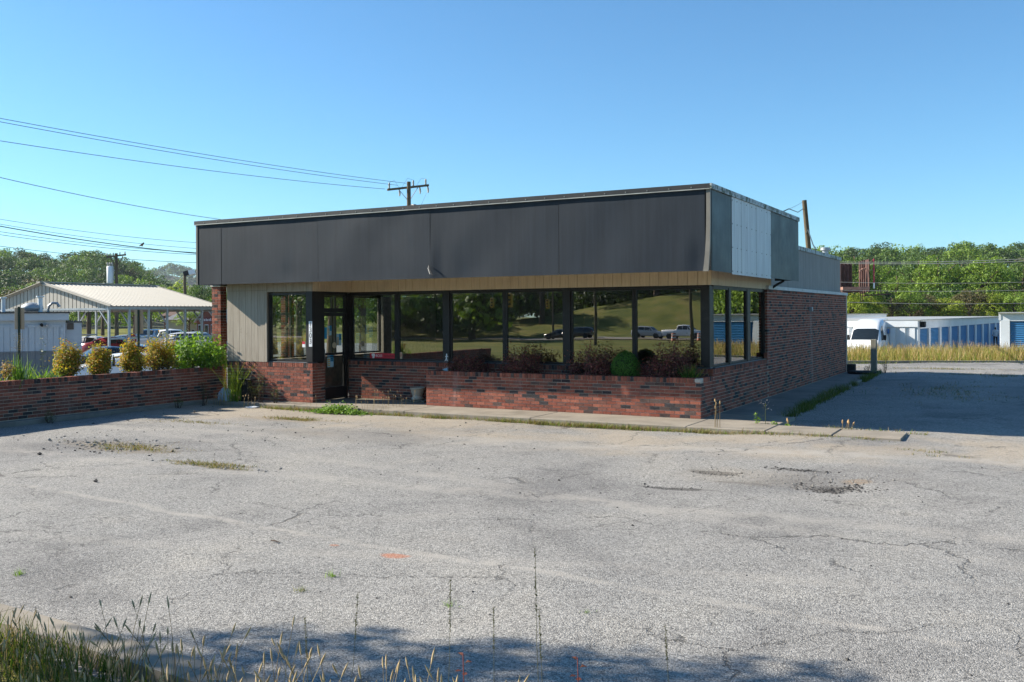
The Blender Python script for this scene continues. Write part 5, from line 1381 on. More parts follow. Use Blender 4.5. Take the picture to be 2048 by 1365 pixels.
TRUNK_ME = [trunk_mesh(i) for i in range(3)]
for me in TRUNK_ME: me.materials.append(BARK)
CR_CACHE = {}
trng = random.Random(5)
def tree(loc, h, rad, kind, label, group, crown_h=0.75, seed=None, name='tree', trunk_w=1.0):
    s = trng.randrange(1000) if seed is None else seed
    root = empty(name, loc, trng.uniform(0, 6.28), label, 'tree', group)
    tk = link('trunk', TRUNK_ME[s % 3], root); tk.scale = (h * trunk_w, h * trunk_w, h * 0.95)
    key = (s % 5, kind)
    if key not in CR_CACHE:
        me = CROWN_ME[s % 5].copy(); me.materials.clear(); me.materials.append(TREE_M[kind]); CR_CACHE[key] = me
    cr = bpy.data.objects.new('crown', CR_CACHE[key]); COL.objects.link(cr); cr.parent = root
    ch = h * crown_h / 2
    cr.location = (0, 0, h - ch); cr.scale = (rad, rad, ch)
    return root
FARC = [crown_arrays(700 + i, 27, 52, 0.088, -0.3, (0.18, 0.36), 0.15) for i in range(6)]
COARSE = [crown_arrays(750 + i, 12, 26, 0.17, -0.3, (0.30, 0.48), 0.15) for i in range(4)]
def wood(name, label, specs, mats, coarse=lambda c: False):
    """specs: (centre, radius, half height, material index) -> one mass"""
    rg = np.random.default_rng(len(specs)); parts = []
    for (c, r, hh, mi) in specs:
        V, F = COARSE[rg.integers(0, 4)] if coarse(c) else FARC[rg.integers(0, 6)]
        a = rg.uniform(0, 6.28); ca, sa = np.cos(a), np.sin(a)
        W = np.stack([(V[:, 0] * ca - V[:, 1] * sa) * r, (V[:, 0] * sa + V[:, 1] * ca) * r, V[:, 2] * hh], 1) + np.array(c[:])
        parts.append((W, F, mi))
    V, F, M = merge(parts)
    return tag(link(name, np_mesh(name, V, F, M), None, mats), label, 'woods', None, 'stuff')
def hill_sheet(name, us, tops, D0, D1, z_low, drop, mat):
    """wooded slope: ground rising from z_low at depth D0 to (tree tops - drop) at depth D1, then falling behind"""
    nd = 14; vs = []; 
    for u, vt in zip(us, tops):
        top = atd(u, vt, D1).z - drop
        for k in range(nd + 1):
            f = k / nd; D = D0 + (D1 * 1.35 - D0) * f
            q = min(1.0, (D - D0) / (D1 - D0)); q = q * q * (3 - 2 * q)
            z = z_low + (top - z_low) * q
            if D > D1: z = top - (D - D1) / (0.35 * D1) * (top - z_low)
            p = atd(u, 628, D); vs.append((p.x, p.y, z))
    fs = []
    for i in range(len(us) - 1):
        for k in range(nd):
            a = i * (nd + 1) + k; fs.append((a, a + nd + 1, a + nd + 2, a + 1))
    mb = MB(); mb.add(vs, fs, True)
    o = mb.build(name, mat); tag(o, kind='structure')
    def z_at(u, D):
        vt = float(np.interp(u, us, tops)); top = atd(u, vt, D1).z - drop
        q = min(1.0, max(0.0, (D - D0) / (D1 - D0))); q = q * q * (3 - 2 * q)
        return z_low + (top - z_low) * q
    return z_at
HILLM = pmat('forest_floor', (0.03, 0.038, 0.014), 0.95, 0, 0.3, 0.05)
FM = [TREE_M['dark'], TREE_M['mid'], TREE_M['light'], TREE_M['olive'], TREE_M['yellow']]
hr = random.Random(8)
def fill_hill(z_at, u0, u1, D0, D1, rows, ustep, rad, wts, hfac=0.62):
    sp = []
    for k in range(rows):
        D = D0 + (D1 - D0) * (k + 0.5) / rows
        u = u0 + hr.uniform(0, ustep)
        while u < u1:
            Dj = D + hr.uniform(-0.5, 0.5) * (D1 - D0) / rows
            r = rad * hr.uniform(0.75, 1.25); hh = r * hr.uniform(0.85, 1.1)
            p = atd(u, 628, Dj); z = z_at(u, Dj)
            sp.append(((p.x, p.y, z + hh * 0.9), r, hh, hr.choices(range(5), wts)[0]))
            u += ustep * hr.uniform(0.6, 1.4)
    return sp
def offscreen(c):
    v_ = Vector(c) - CP; u_ = v_.dot(RT0) / max(1.0, v_.dot(FW)); return u_ > 0.60 or -0.28 < u_ < 0.25
# left hill
us = [-160, -60, 0, 50, 90, 120, 160, 200, 240, 280, 310, 345, 400, 470]; tops = [500, 505, 503, 498, 508, 512, 506, 498, 508, 526, 552, 582, 590, 600]
za = hill_sheet('hill', us, tops, 230, 420, -1, 10.5, HILLM)
wood('hillside_wood', 'dense mixed green wood covering the hill on the far left', fill_hill(za, -150, 400, 235, 425, 11, 23, 5.2, (0.24, 0.44, 0.27, 0.04, 0.01)), FM)
# distant blue ridge left of the shop
us = [200, 300, 335, 370, 400, 440, 560]; tops = [560, 548, 540, 545, 548, 552, 560]
zb = hill_sheet('distant_ridge', us, tops, 1300, 1700, -5, 9, HILLM)
wood('distant_ridge_wood', 'hazy blue wooded ridge far behind, just left of the shop', fill_hill(zb, 250, 480, 1380, 1705, 7, 13, 10.0, (0.4, 0.5, 0.1, 0, 0)), FM, lambda c: True)
# right hill
us = [1560, 1640, 1700, 1760, 1800, 1860, 1900, 1960, 2010, 2060, 2150, 2300, 2700, 3200, 3700]; tops = [505, 500, 502, 492, 500, 490, 487, 488, 492, 488, 486, 490, 490, 490, 490]
zc_ = hill_sheet('hill', us, tops, 170, 330, -1.2, 9.5, HILLM)
wood('hillside_wood', 'dark green wood covering the hill behind the storage units', fill_hill(zc_, 1560, 3600, 215, 335, 8, 32, 4.9, (0.28, 0.42, 0.25, 0.04, 0.01)), FM, offscreen)
# belt of individual trees behind the storage rows
G = 'trees in the belt behind the storage units'
belt = [(1712, 112, 11.0, 3.6, 'mid'), (1752, 128, 10.8, 3.8, 'light'), (1793, 118, 8.6, 3.3, 'light'), (1835, 131, 11.5, 4.2, 'mid'), (1876, 126, 11.6, 4.2, 'light'), (1921, 133, 11.0, 4.4, 'light'), (1966, 124, 11.3, 4.3, 'light'), (2008, 134, 10.8, 4.0, 'light'), (2046, 127, 10.6, 4.2, 'mid'), (2095, 130, 11.0, 4.5, 'light'),
        (1705, 100, 6.0, 2.4, 'yellow'), (1742, 101, 5.6, 2.2, 'yellow'), (1785, 103, 5.4, 2.3, 'olive'), (1822, 104, 6.2, 2.6, 'light'), (1858, 105, 5.6, 2.5, 'olive'), (1893, 104, 5.4, 2.3, 'yellow'), (1938, 106, 6.3, 3.1, 'olive'), (1985, 105, 6.0, 2.6, 'yellow'), (2030, 104, 5.8, 2.6, 'light'), (2075, 105, 6, 2.7, 'yellow')]
ordn = ['first', 'second', 'third', 'fourth', 'fifth', 'sixth', 'seventh', 'eighth', 'ninth', 'tenth']
knd = {'mid': 'mid-green', 'light': 'light green', 'yellow': 'yellow-green', 'olive': 'brownish olive'}
for i, (u, D, h, r, k) in enumerate(belt):
    p = atd(u, 628, D)
    row = 'tall back row' if i < 10 else 'low front row'
    tree((p.x, p.y, -1.3), h, r, k, '%s tree, %s from the left in the %s behind the storage units' % (knd[k], ordn[i % 10], row), G, 0.86, i)
# fill foliage between them (one undergrowth mass)
sp = []
for i in range(230):
    u = hr.uniform(1640, 2260) if i < 120 else hr.uniform(2260, 3600); D = hr.uniform(108, 150); p = atd(u, 628, D); r = hr.uniform(2.0, 3.4)
    sp.append(((p.x, p.y, -1.3 + hr.uniform(0.6, 1.0) * (2.2 + (D - 105) * 0.11)), r, r * 1.25, hr.choices(range(5), (0.06, 0.30, 0.46, 0.04, 0.14))[0]))
wood('undergrowth', 'bushy green undergrowth between the trees behind the storage units', sp, FM, offscreen)

# left background trees: behind the car wash canopy and below the hill
G = 'trees behind the car wash canopy'
lt = [(178, 92, 7.2, 3.0, 'dark', 'dark green tree behind the left canopy posts'), (232, 95, 6.8, 3.0, 'mid', 'mid-green tree behind the middle canopy posts'), (30, 120, 7.6, 3.8, 'olive', 'olive tree above the left end of the canopy roof'), (75, 135, 8.2, 3.6, 'yellow', 'yellow-tinged tree above the canopy gable'),
      (125, 140, 8.2, 3.8, 'mid', 'mid-green tree above the canopy ridge'), (178, 138, 8.6, 3.4, 'yellow', 'yellow-green tree left of the transformer pole'), (205, 150, 8.6, 3.2, 'olive', 'olive tree beside the transformer pole'), (300, 110, 8.0, 2.5, 'dark', 'dark conifer-like tree right of the stop sign'), (268, 105, 6.2, 2.4, 'light', 'light green tree just above the stop sign'),
      (340, 175, 8.6, 4.2, 'light', 'light green tree above the right slope of the canopy roof'), (372, 185, 9.6, 4.4, 'light', 'light green tree by the floodlight pole'), (405, 170, 9.4, 4.4, 'mid', 'mid-green tree just left of the shop fascia'), (436, 180, 9.4, 4.4, 'light', 'light green tree hidden half behind the brick pier'), (378, 118, 4.2, 2.4, 'light', 'small pale tree before the grey-roofed building'),
      (548, 70, 8.5, 4.0, 'mid', 'tree seen at the left through the bay window glass'), (600, 62, 8.0, 3.6, 'light', 'tree seen at the right through the bay window glass'), (660, 66, 8.5, 4.0, 'mid', 'tree seen through the glass door'), (725, 64, 8.0, 4.0, 'light', 'tree seen through the first shop window'), (790, 72, 8, 4, 'mid', 'tree seen through the shop beyond the red banner')]
for i, (u, D, h, r, k, lab) in enumerate(lt):
    p = atd(u, 628, D); tree((p.x, p.y, -1.1), h, r, k, lab, G, 0.84, 30 + i)
sp = []
for i in range(110):
    u = hr.uniform(-90, 470) if i < 60 else hr.uniform(470, 1000); D = hr.uniform(170, 235); p = atd(u, 628, D); r = hr.uniform(3.0, 4.6)
    sp.append(((p.x, p.y, 0.3 + hr.uniform(0, 1.5) + (D - 170) * 0.03), r, r * 1.2, hr.choices(range(5), (0.15, 0.4, 0.35, 0.05, 0.05))[0]))
wood('valley_wood', 'lighter green wood at the foot of the far left hill', sp, FM, offscreen)

# ------------------------------------------------------------------ field grass beyond the back kerb
rgf2 = np.random.default_rng(99); n = 85000
s = rgf2.uniform(-2.5, 60, n); dpt = 0.25 + 14.5 * rgf2.power(0.75, n)
px = -6.6 + dvec.x * s + nvec.x * dpt; py = 40.4 + dvec.y * s + nvec.y * dpt
hgt = rgf2.uniform(0.30, 0.72, n) * (0.55 + 0.45 * sstep(dpt, 0.3, 1.6)) * (0.8 + 0.35 * np.sin(px * 0.7 + py * 0.4) ** 2)
Bp = np.stack([px, py, ground_h(px, py) - 0.02], 1)
k = rgf2.choice(3, n, p=(0.36, 0.50, 0.14))
parts = []
for i in range(3):
    m_ = k == i
    hh_ = hgt[m_] * (1.0 if i == 0 else 0.72)
    V, F = blade_cloud(rgf2, Bp[m_], hh_, 0.020, 0.3, 2, 0.35)
    parts.append((V, F, i))
V, F, M = merge(parts)
L_FIELD = leafmat('golden_field_grass', [(0, (0.30, 0.20, 0.075)), (0.5, (0.42, 0.29, 0.12)), (1, (0.55, 0.40, 0.19))], 0.35)
tag(link('field_grass', np_mesh('field_grass', V, F, M), None, [L_FIELD, leafmat('field_green_grass', [(0, (0.13, 0.18, 0.025)), (0.6, (0.24, 0.29, 0.04)), (1, (0.34, 0.33, 0.06))], 0.4), L_DRY]), 'tall golden and green field grass beyond the back kerb', 'grass', None, 'stuff')
pts = strip_pts(rgf2, (-8, 39.7), (16, 49.5), 2200, 0.18, -0.1, 40, 0.5)
cover('back_kerb_weeds', 'low green weeds along the foot of the back kerb', pts, 0.05, 0.2, 0.02, [L_WEED, L_GRASS], (0.6, 0.4), 0.8, 15)
for i, (u, h, lab) in enumerate(((1770, 0.75, 'bushy green weed right of the wooden post'), (1735, 0.4, 'low weed left of the wooden post'))):
    p = onz(u, 746, -0.05); sprig((p.x, p.y, -0.08), h, 300, 140 + i, lab, L_GRASS)

# ------------------------------------------------------------------ storage units
BLUED = pmat('blue_roller_door', (0.035, 0.16, 0.34), 0.5, 0, 0.12, 1.5, 0, 1, (0.08, 0.2, 0.33), 0.4)
UWHITE = pmat('white_unit_metal', (0.62, 0.65, 0.68), 0.5, 0, 0.08, 0.8, 0, 1, (0.45, 0.45, 0.44), 0.3)
UROOF = pmat('unit_roof', (0.38, 0.38, 0.37), 0.5, 0.2, 0.12, 0.6)
YZ = -1.15
cA = atd(1835, 641, 60); cA = Vector((cA.x, cA.y, 0)); cB = atd(2003, 634, 90); cB = Vector((cB.x, cB.y, 0))
UH = 2.60
def unit_row(A, Bv, ndoor, H, back, label, door_h, pil, group='rows of storage units'):
    """doors along A->B; the building lies to the left of that run"""
    d = (Bv - A); L = d.length; d = d / L; nb = Vector((-d.y, d.x, 0))    # nb: towards the back
    root = empty('storage_building', (A.x, A.y, YZ), 0, label, 'storage building', group)
    def W(s, b, z): return d * s + nb * b + Vector((0, 0, z))
    w = MB()
    def ob(s0, s1, b0, b1, z0, z1, mb):
        c = W((s0 + s1) / 2, (b0 + b1) / 2, (z0 + z1) / 2)
        mb.obox(c, d * (s1 - s0) / 2, nb * (b1 - b0) / 2, Vector((0, 0, (z1 - z0) / 2)))
    ob(0.05, L - 0.05, 0.12, back - 0.05, 0, H - 0.02, w); w.build('wall', UWHITE, root)
    w = MB(); ob(0, L, 0, 0.15, door_h, H, w); w.build('door_header', UWHITE, root)
    pitch = L / ndoor
    for i in range(ndoor + 1):
        s = min(max(i * pitch, pil / 2), L - pil / 2)
        w = MB(); ob(s - pil / 2, s + pil / 2, -0.02, 0.14, 0, door_h + 0.05, w); w.build('pilaster', UWHITE, root)
    for i in range(ndoor):
        s0, s1 = i * pitch + pil / 2 + 0.02, (i + 1) * pitch - pil / 2 - 0.02
        if i == 0: s0 += pil / 2
        if i == ndoor - 1: s1 -= pil / 2
        nsl = 22; vs = []; fs = []
        for k in range(nsl + 1):
            z = door_h * k / nsl
            for (zz, bb) in ((z, 0.095), (z + door_h / nsl * 0.5, 0.06)) if k < nsl else ((z, 0.095),):
                vs += [W(s0, bb, zz), W(s1, bb, zz)]
        for k in range(len(vs) // 2 - 1): fs.append((2 * k, 2 * k + 1, 2 * k + 3, 2 * k + 2))
        MB().add(vs, fs).build('roller_door', BLUED, root)
    # ribbed end wall
    e = MB(); nr = max(6, int(back / 0.6))
    for k in range(nr): ob(-0.05 - 0.0, 0.04, 0.15 + k * (back - 0.2) / nr, 0.15 + (k + 0.55) * (back - 0.2) / nr, 0, H - 0.45, e)
    e.build('end_wall_ribs', UWHITE, root)
    e = MB(); ob(-0.10, 0.03, -0.03, back, H - 0.42, H, e); e.build('end_fascia', UWHITE, root)
    r = MB(); ob(-0.12, L + 0.1, -0.2, back / 2 + 0.02, H, H + 0.06, r)
    ob(-0.12, L + 0.1, back / 2 + 0.025, back + 0.2, H, H + 0.06, r)
    r.build('roof', UROOF, root)
    return root
unit_row(cA, cB, 10, UH, 9.0, 'long row of storage units with narrow blue roller doors', 2.05, 0.62)
cC = atd(2001, 640, 58); cC = Vector((cC.x, cC.y, 0))
dirR = RT0 * 0.87 - FW * 0.49
unit_row(cC, cC + dirR * 26, 7, 3.02, 8.0, 'taller storage building with wide blue doors at the right edge', 2.55, 0.5)
cD = atd(1500, 640, 96); cD = Vector((cD.x, cD.y, 0))
unit_row(cD, cD + (RT0 * 0.9 - FW * 0.25).normalized() * 13, 5, 2.9, 7, 'white storage building behind the van, mostly hidden by the shop', 2.2, 0.5)
p = cA + (cB - cA).normalized() * 0.9
wlt = MB().box((-0.22, -0.30, 2.15), (0.22, 0.0, 2.52), 0.03).build('unit_lamp', RUBBER, None, (p.x, p.y - 0.02, YZ), math.atan2((cB - cA).y, (cB - cA).x))
tag(wlt, 'small black box lamp under the eave at the corner of the storage row', 'lamp')

# ------------------------------------------------------------------ vehicles
CAR_GLASS = pmat('car_glass', (0.012, 0.016, 0.018), 0.06, 0, 0.1, 2, spec=0.8)
RIM = pmat('wheel_rim', (0.32, 0.32, 0.33), 0.35, 0.7, 0.1, 5)
HEADL = pmat('headlamp', (0.55, 0.57, 0.58), 0.15, 0.2, 0.05, 5)
TAILL = pmat('tail_lamp', (0.45, 0.02, 0.02), 0.25, 0, 0.1, 5)
def paint(name, col, rough=0.25): return pmat(name, col, rough, 0, 0.05, 0.7, spec=0.6, coat=0.5)
P_WHITE, P_NAVY, P_SILVER, P_RED, P_BLACK, P_GREY = paint('white_car_paint', (0.74, 0.75, 0.76)), paint('navy_car_paint', (0.008, 0.014, 0.022)), paint('silver_car_paint', (0.42, 0.43, 0.44)), paint('red_car_paint', (0.28, 0.02, 0.03)), paint('black_car_paint', (0.012, 0.012, 0.013)), paint('grey_car_paint', (0.16, 0.17, 0.18))
# stations: x, z_bottom, half width low, z belt, half width belt, z top, half width top, glass flag (side glass from this station to the next)
SHAPES = {
 'sedan': dict(st=[(2.32, .38, .55, .56, .52, .58, .40, 0), (2.24, .24, .78, .66, .74, .69, .55, 0), (1.7, .20, .89, .78, .85, .82, .62, 0), (1.15, .20, .90, .90, .88, .93, .70, 0), (.95, .20, .90, .93, .88, .97, .72, 2), (.25, .20, .90, .95, .89, 1.40, .60, 1), (-.35, .20, .90, .96, .89, 1.45, .62, 1), (-1.0, .20, .90, .97, .89, 1.38, .60, 3), (-1.75, .20, .89, .99, .87, 1.05, .66, 0), (-2.15, .24, .84, .98, .80, 1.01, .60, 0), (-2.30, .40, .70, .88, .68, .90, .50, 0)], wheels=(1.42, -1.38), wr=.33, tw=.80),
 'suv': dict(st=[(2.25, .42, .60, .72, .56, .74, .42, 0), (2.16, .30, .82, .88, .78, .92, .58, 0), (1.6, .28, .92, 1.0, .88, 1.05, .66, 0), (1.1, .28, .93, 1.08, .90, 1.12, .74, 2), (.5, .28, .93, 1.10, .91, 1.62, .66, 1), (-.3, .28, .93, 1.11, .91, 1.70, .68, 1), (-1.3, .28, .93, 1.12, .91, 1.67, .67, 1), (-1.95, .28, .92, 1.13, .89, 1.58, .64, 3), (-2.22, .32, .86, 1.10, .84, 1.16, .62, 0), (-2.30, .45, .74, .95, .72, .97, .5, 0)], wheels=(1.40, -1.40), wr=.36, tw=.82),
 'van': dict(st=[(2.95, .45, .62, .80, .58, .83, .45, 0), (2.86, .30, .90, 1.02, .86, 1.06, .66, 0), (2.45, .26, .99, 1.20, .95, 1.26, .78, 0), (2.15, .26, 1.01, 1.30, .98, 1.36, .84, 2), (1.35, .26, 1.02, 1.36, 1.0, 2.18, .80, 1), (.75, .26, 1.02, 1.38, 1.0, 2.52, .80, 0), (.2, .26, 1.02, 1.38, 1.01, 2.68, .82, 0), (-1.6, .26, 1.02, 1.38, 1.01, 2.72, .82, 0), (-2.8, .26, 1.02, 1.38, 1.0, 2.70, .82, 0), (-2.95, .34, .98, 1.36, .97, 2.64, .80, 0)], wheels=(2.02, -1.85), wr=.35, tw=.90),
 'pickup': dict(st=[(2.85, .5, .7, .85, .66, .88, .5, 0), (2.78, .38, .95, 1.08, .92, 1.12, .7, 0), (2.0, .36, .99, 1.18, .96, 1.23, .78, 0), (1.35, .36, 1.0, 1.22, .97, 1.27, .8, 2), (.75, .36, 1.0, 1.24, .97, 1.84, .70, 1), (0, .36, 1.0, 1.24, .97, 1.90, .72, 1), (-.75, .36, 1.0, 1.24, .97, 1.82, .70, 3), (-.98, .36, 1.0, 1.24, .97, 1.26, .8, 0), (-1.0, .36, 1.0, 1.22, .97, 1.23, .9, 0), (-2.85, .40, 1.0, 1.26, .97, 1.27, .9, 0), (-2.92, .5, .95, 1.22, .94, 1.23, .85, 0)], wheels=(1.9, -1.75), wr=.40, tw=.88)}
def ring_of(s):
    x, zb, wl_, zt, wb, ztop, wt, fl = s
    half = [(0, zb), (wl_ * .92, zb), (wl_, zb + (zt - zb) * .25), (wl_ * 1.01, zb + (zt - zb) * .6), (wb, zt), (wt + (wb - wt) * .12, ztop - (ztop - zt) * .14 - .005), (wt * .72, ztop - .004), (0, ztop)]
    return [Vector((x, y, z)) for y, z in half] + [Vector((x, -y, z)) for y, z in half[-2:0:-1]]
CAR_PROTO = {}
def car(kind, pnt, loc, heading, label, cat, group=None, detail=True, name='parked_car'):
    S = SHAPES[kind]
    root = empty(name, loc, heading, label, cat, group)
    if kind not in CAR_PROTO:
        rings = [ring_of(s) for s in S['st']]; n = len(rings[0])
        body = MB(); vs = [p for r in rings for p in r]; fs = []
        for i in range(len(rings) - 1):
            for k in range(n):
                a, b = i * n + k, i * n + (k + 1) % n
                fs.append((a, a + n, b + n, b))
        body.add(vs, fs, True)
        body.add(rings[0], [list(range(n))]); body.add(rings[-1], [list(range(n))[::-1]])
        wins = []
        def quad(a, b, c, d, sh=0.07, off=0.008):
            P = [a, b, c, d]; cen = sum(P, Vector()) / 4; nr = (b - a).cross(d - a).normalized()
            if nr.dot(cen - Vector((cen.x * 0.8, 0, 0.8))) < 0: nr = -nr
            mb = MB(); mb.add([p + (cen - p) * sh + nr * off for p in P], [[0, 1, 2, 3]]); wins.append(mb.mesh('window'))
        for i, s in enumerate(S['st'][:-1]):
            r0, r1 = rings[i], rings[i + 1]; fl = s[7]
            if fl == 1:
                quad(r0[4], r1[4], r1[5], r0[5]); quad(r0[10], r1[10], r1[9], r0[9])
            if fl == 2 or fl == 3:
                sgn = 1
                mb = MB(); vs2 = []
                for f_ in (0.07, 0.90):
                    for kk in (5, 6, 7, 8, 9):
                        p_ = r0[kk] * (1 - f_) + r1[kk] * f_; p_ = Vector((p_.x, p_.y * 0.94, p_.z))
                        vs2.append(p_ + Vector((0.014 if fl == 2 else -0.014, 0, 0.014)))
                mb.add(vs2, [(q_, q_ + 1, q_ + 6, q_ + 5) for q_ in range(4)], True); wins.append(mb.mesh('window'))
                # quarter lights
                for (kb, kt) in ((4, 5), (10, 9)):
                    hi, lo_ = (r1, r0) if fl == 2 else (r0, r1)
                    mb = MB(); tri = [hi[kb], hi[kt], hi[kb] * 0.35 + lo_[kb] * 0.65]; cen = sum(tri, Vector()) / 3
                    mb.add([p + (cen - p) * 0.15 + Vector((0, 0.012 if cen.y > 0 else -0.012, 0)) for p in tri], [[0, 1, 2]]); wins.append(mb.mesh('window'))
        for w in wins: w.materials.append(CAR_GLASS)
        wr = S['wr']
        ty = MB(); ty.lathe([(wr * .62, -.10), (wr * .95, -.11), (wr, -.07), (wr, .07), (wr * .95, .11), (wr * .62, .10)], n=20); tym = ty.mesh('tyre'); tym.materials.append(RUBBER)
        rm = MB(); rm.lathe([(0.0, .085), (wr * .2, .085), (wr * .25, .06), (wr * .55, .055), (wr * .62, .095), (wr * .64, .06)], n=20); rmm = rm.mesh('rim'); rmm.materials.append(RIM)
        CAR_PROTO[kind] = (body.mesh('body'), wins, tym, rmm)
    bm_, wins, tym, rmm = CAR_PROTO[kind]
    me = bm_.copy(); me.materials.append(pnt); link('body', me, root)
    for w in wins: link('window', w, root)
    for x in S['wheels']:
        for sgn in (1, -1):
            wv = link('wheel', tym, root); wv.location = (x, sgn * S['tw'], S['wr']); wv.rotation_euler = (-sgn * math.pi / 2, 0, 0)
            link('rim', rmm, wv)
            ar = MB(); ar.tube([(x, sgn * (S['tw'] + .02), S['wr']), (x, sgn * (S['tw'] + .125), S['wr'])], S['wr'] * 1.16, 18); ar.build('wheel_arch', RUBBER, root) if detail else None
    if detail:
        f0, r0 = S['st'][1], S['st'][-2]
        for sgn in (1, -1):
            z = f0[3] - .10
            MB().obox((f0[0] - .06, sgn * f0[4] * .80, z), (.10, sgn * -.03, 0), (0, .15, 0), (0, 0, .075)).build('headlight', HEADL, root)
            z = r0[3] - .12
            MB().obox((r0[0] - .03, sgn * r0[4] * .86, z), (.05, 0, 0), (0, .10, 0), (0, 0, .10 if kind != 'van' else .22)).build('tail_light', TAILL, root)
            sm = S['st'][4]
            MB().box((sm[0] + .02, sgn * (sm[4] + .02), sm[3] + .02), (sm[0] + .14, sgn * (sm[4] + .20), sm[3] + (.16 if kind != 'van' else .34)), .03).build('wing_mirror', RUBBER if kind == 'van' else pnt, root)
        MB().box((f0[0] + .02, -f0[4] * .5, f0[1] + .12), (f0[0] + .075, f0[4] * .5, f0[1] + .32), .02).build('grille', RUBBER, root)
        MB().box((f0[0] + .07, -.16, f0[1] + .2), (f0[0] + .085, .16, f0[1] + .3)).build('number_plate', WHT, root)
        MB().box((r0[0] - .16, -.16, r0[3] - .28), (r0[0] - .13, .16, r0[3] - .16)).build('number_plate', WHT, root)
    return root
ang = lambda v: math.atan2(v.y, v.x)
# the van: nose towards the camera and to the left
pv = atd(1741, 640, 61); vh = ang((-FW * 0.86 - RT0 * 0.52).normalized())
van = car('van', P_WHITE, (pv.x, pv.y, YZ), vh, 'white high-roof delivery van parked before the storage units', 'van', name='delivery_van')
sg = 1   # the side seen from the camera
for s_ in (1,):
    MB().box((-0.2, s_ * 1.012, 1.75), (-1.55, s_ * 1.026, 2.05)).build('blue_lettering_panel', pmat('blue_decal', (0.03, 0.17, 0.5), 0.4), van)
    MB().box((-1.6, s_ * 1.010, 1.70), (-2.5, s_ * 1.024, 2.12)).build('grey_logo_panel', pmat('grey_decal', (0.28, 0.34, 0.42), 0.4), van)
    MB().box((1.3, s_ * 1.02, .62), (-2.7, s_ * 1.045, .72), .01).build('rub_strip', RUBBER, van)
    MB().box((0.52, s_ * 1.008, .5), (0.53, s_ * 1.022, 2.3)).build('door_gap', RUBBER, van)
# cars at the car wash
CZ = -1.03
p = atd(285, 700, 34); car('sedan', P_WHITE, (p.x, p.y, yard_z(p.y)), ang((RT0 * 0.93 + FW * 0.36)), 'white sedan parked behind the garden wall bushes', 'car')
p = atd(203, 700, 41); car('sedan', P_NAVY, (p.x, p.y, yard_z(p.y)), ang((-RT0 * 0.75 - FW * 0.6)), 'dark navy car half hidden behind the grey hut', 'car')
G = 'cars parked beyond the canopy'
for (u, D, kd, pt, hd, lab) in ((236, 66, 'sedan', P_RED, RT0, 'red car seen between the canopy posts'), (299, 92, 'suv', P_SILVER, -FW, 'silver SUV facing away beyond the canopy'), (262, 74, 'sedan', P_GREY, RT0 - FW * .3, 'dark grey car under the stop sign'), (340, 72, 'pickup', P_WHITE, RT0 + FW * .4, 'white pickup between the right canopy posts'), (395, 70, 'suv', P_SILVER, RT0 - FW * .2, 'silver car just left of the brick pier'), (190, 68, 'sedan', P_WHITE, RT0, 'white car behind the canopy beside the hut')):
    p = atd(u, 660, D); car(kd, pt, (p.x, p.y, yard_z(p.y)), ang(hd), lab, 'car', G)

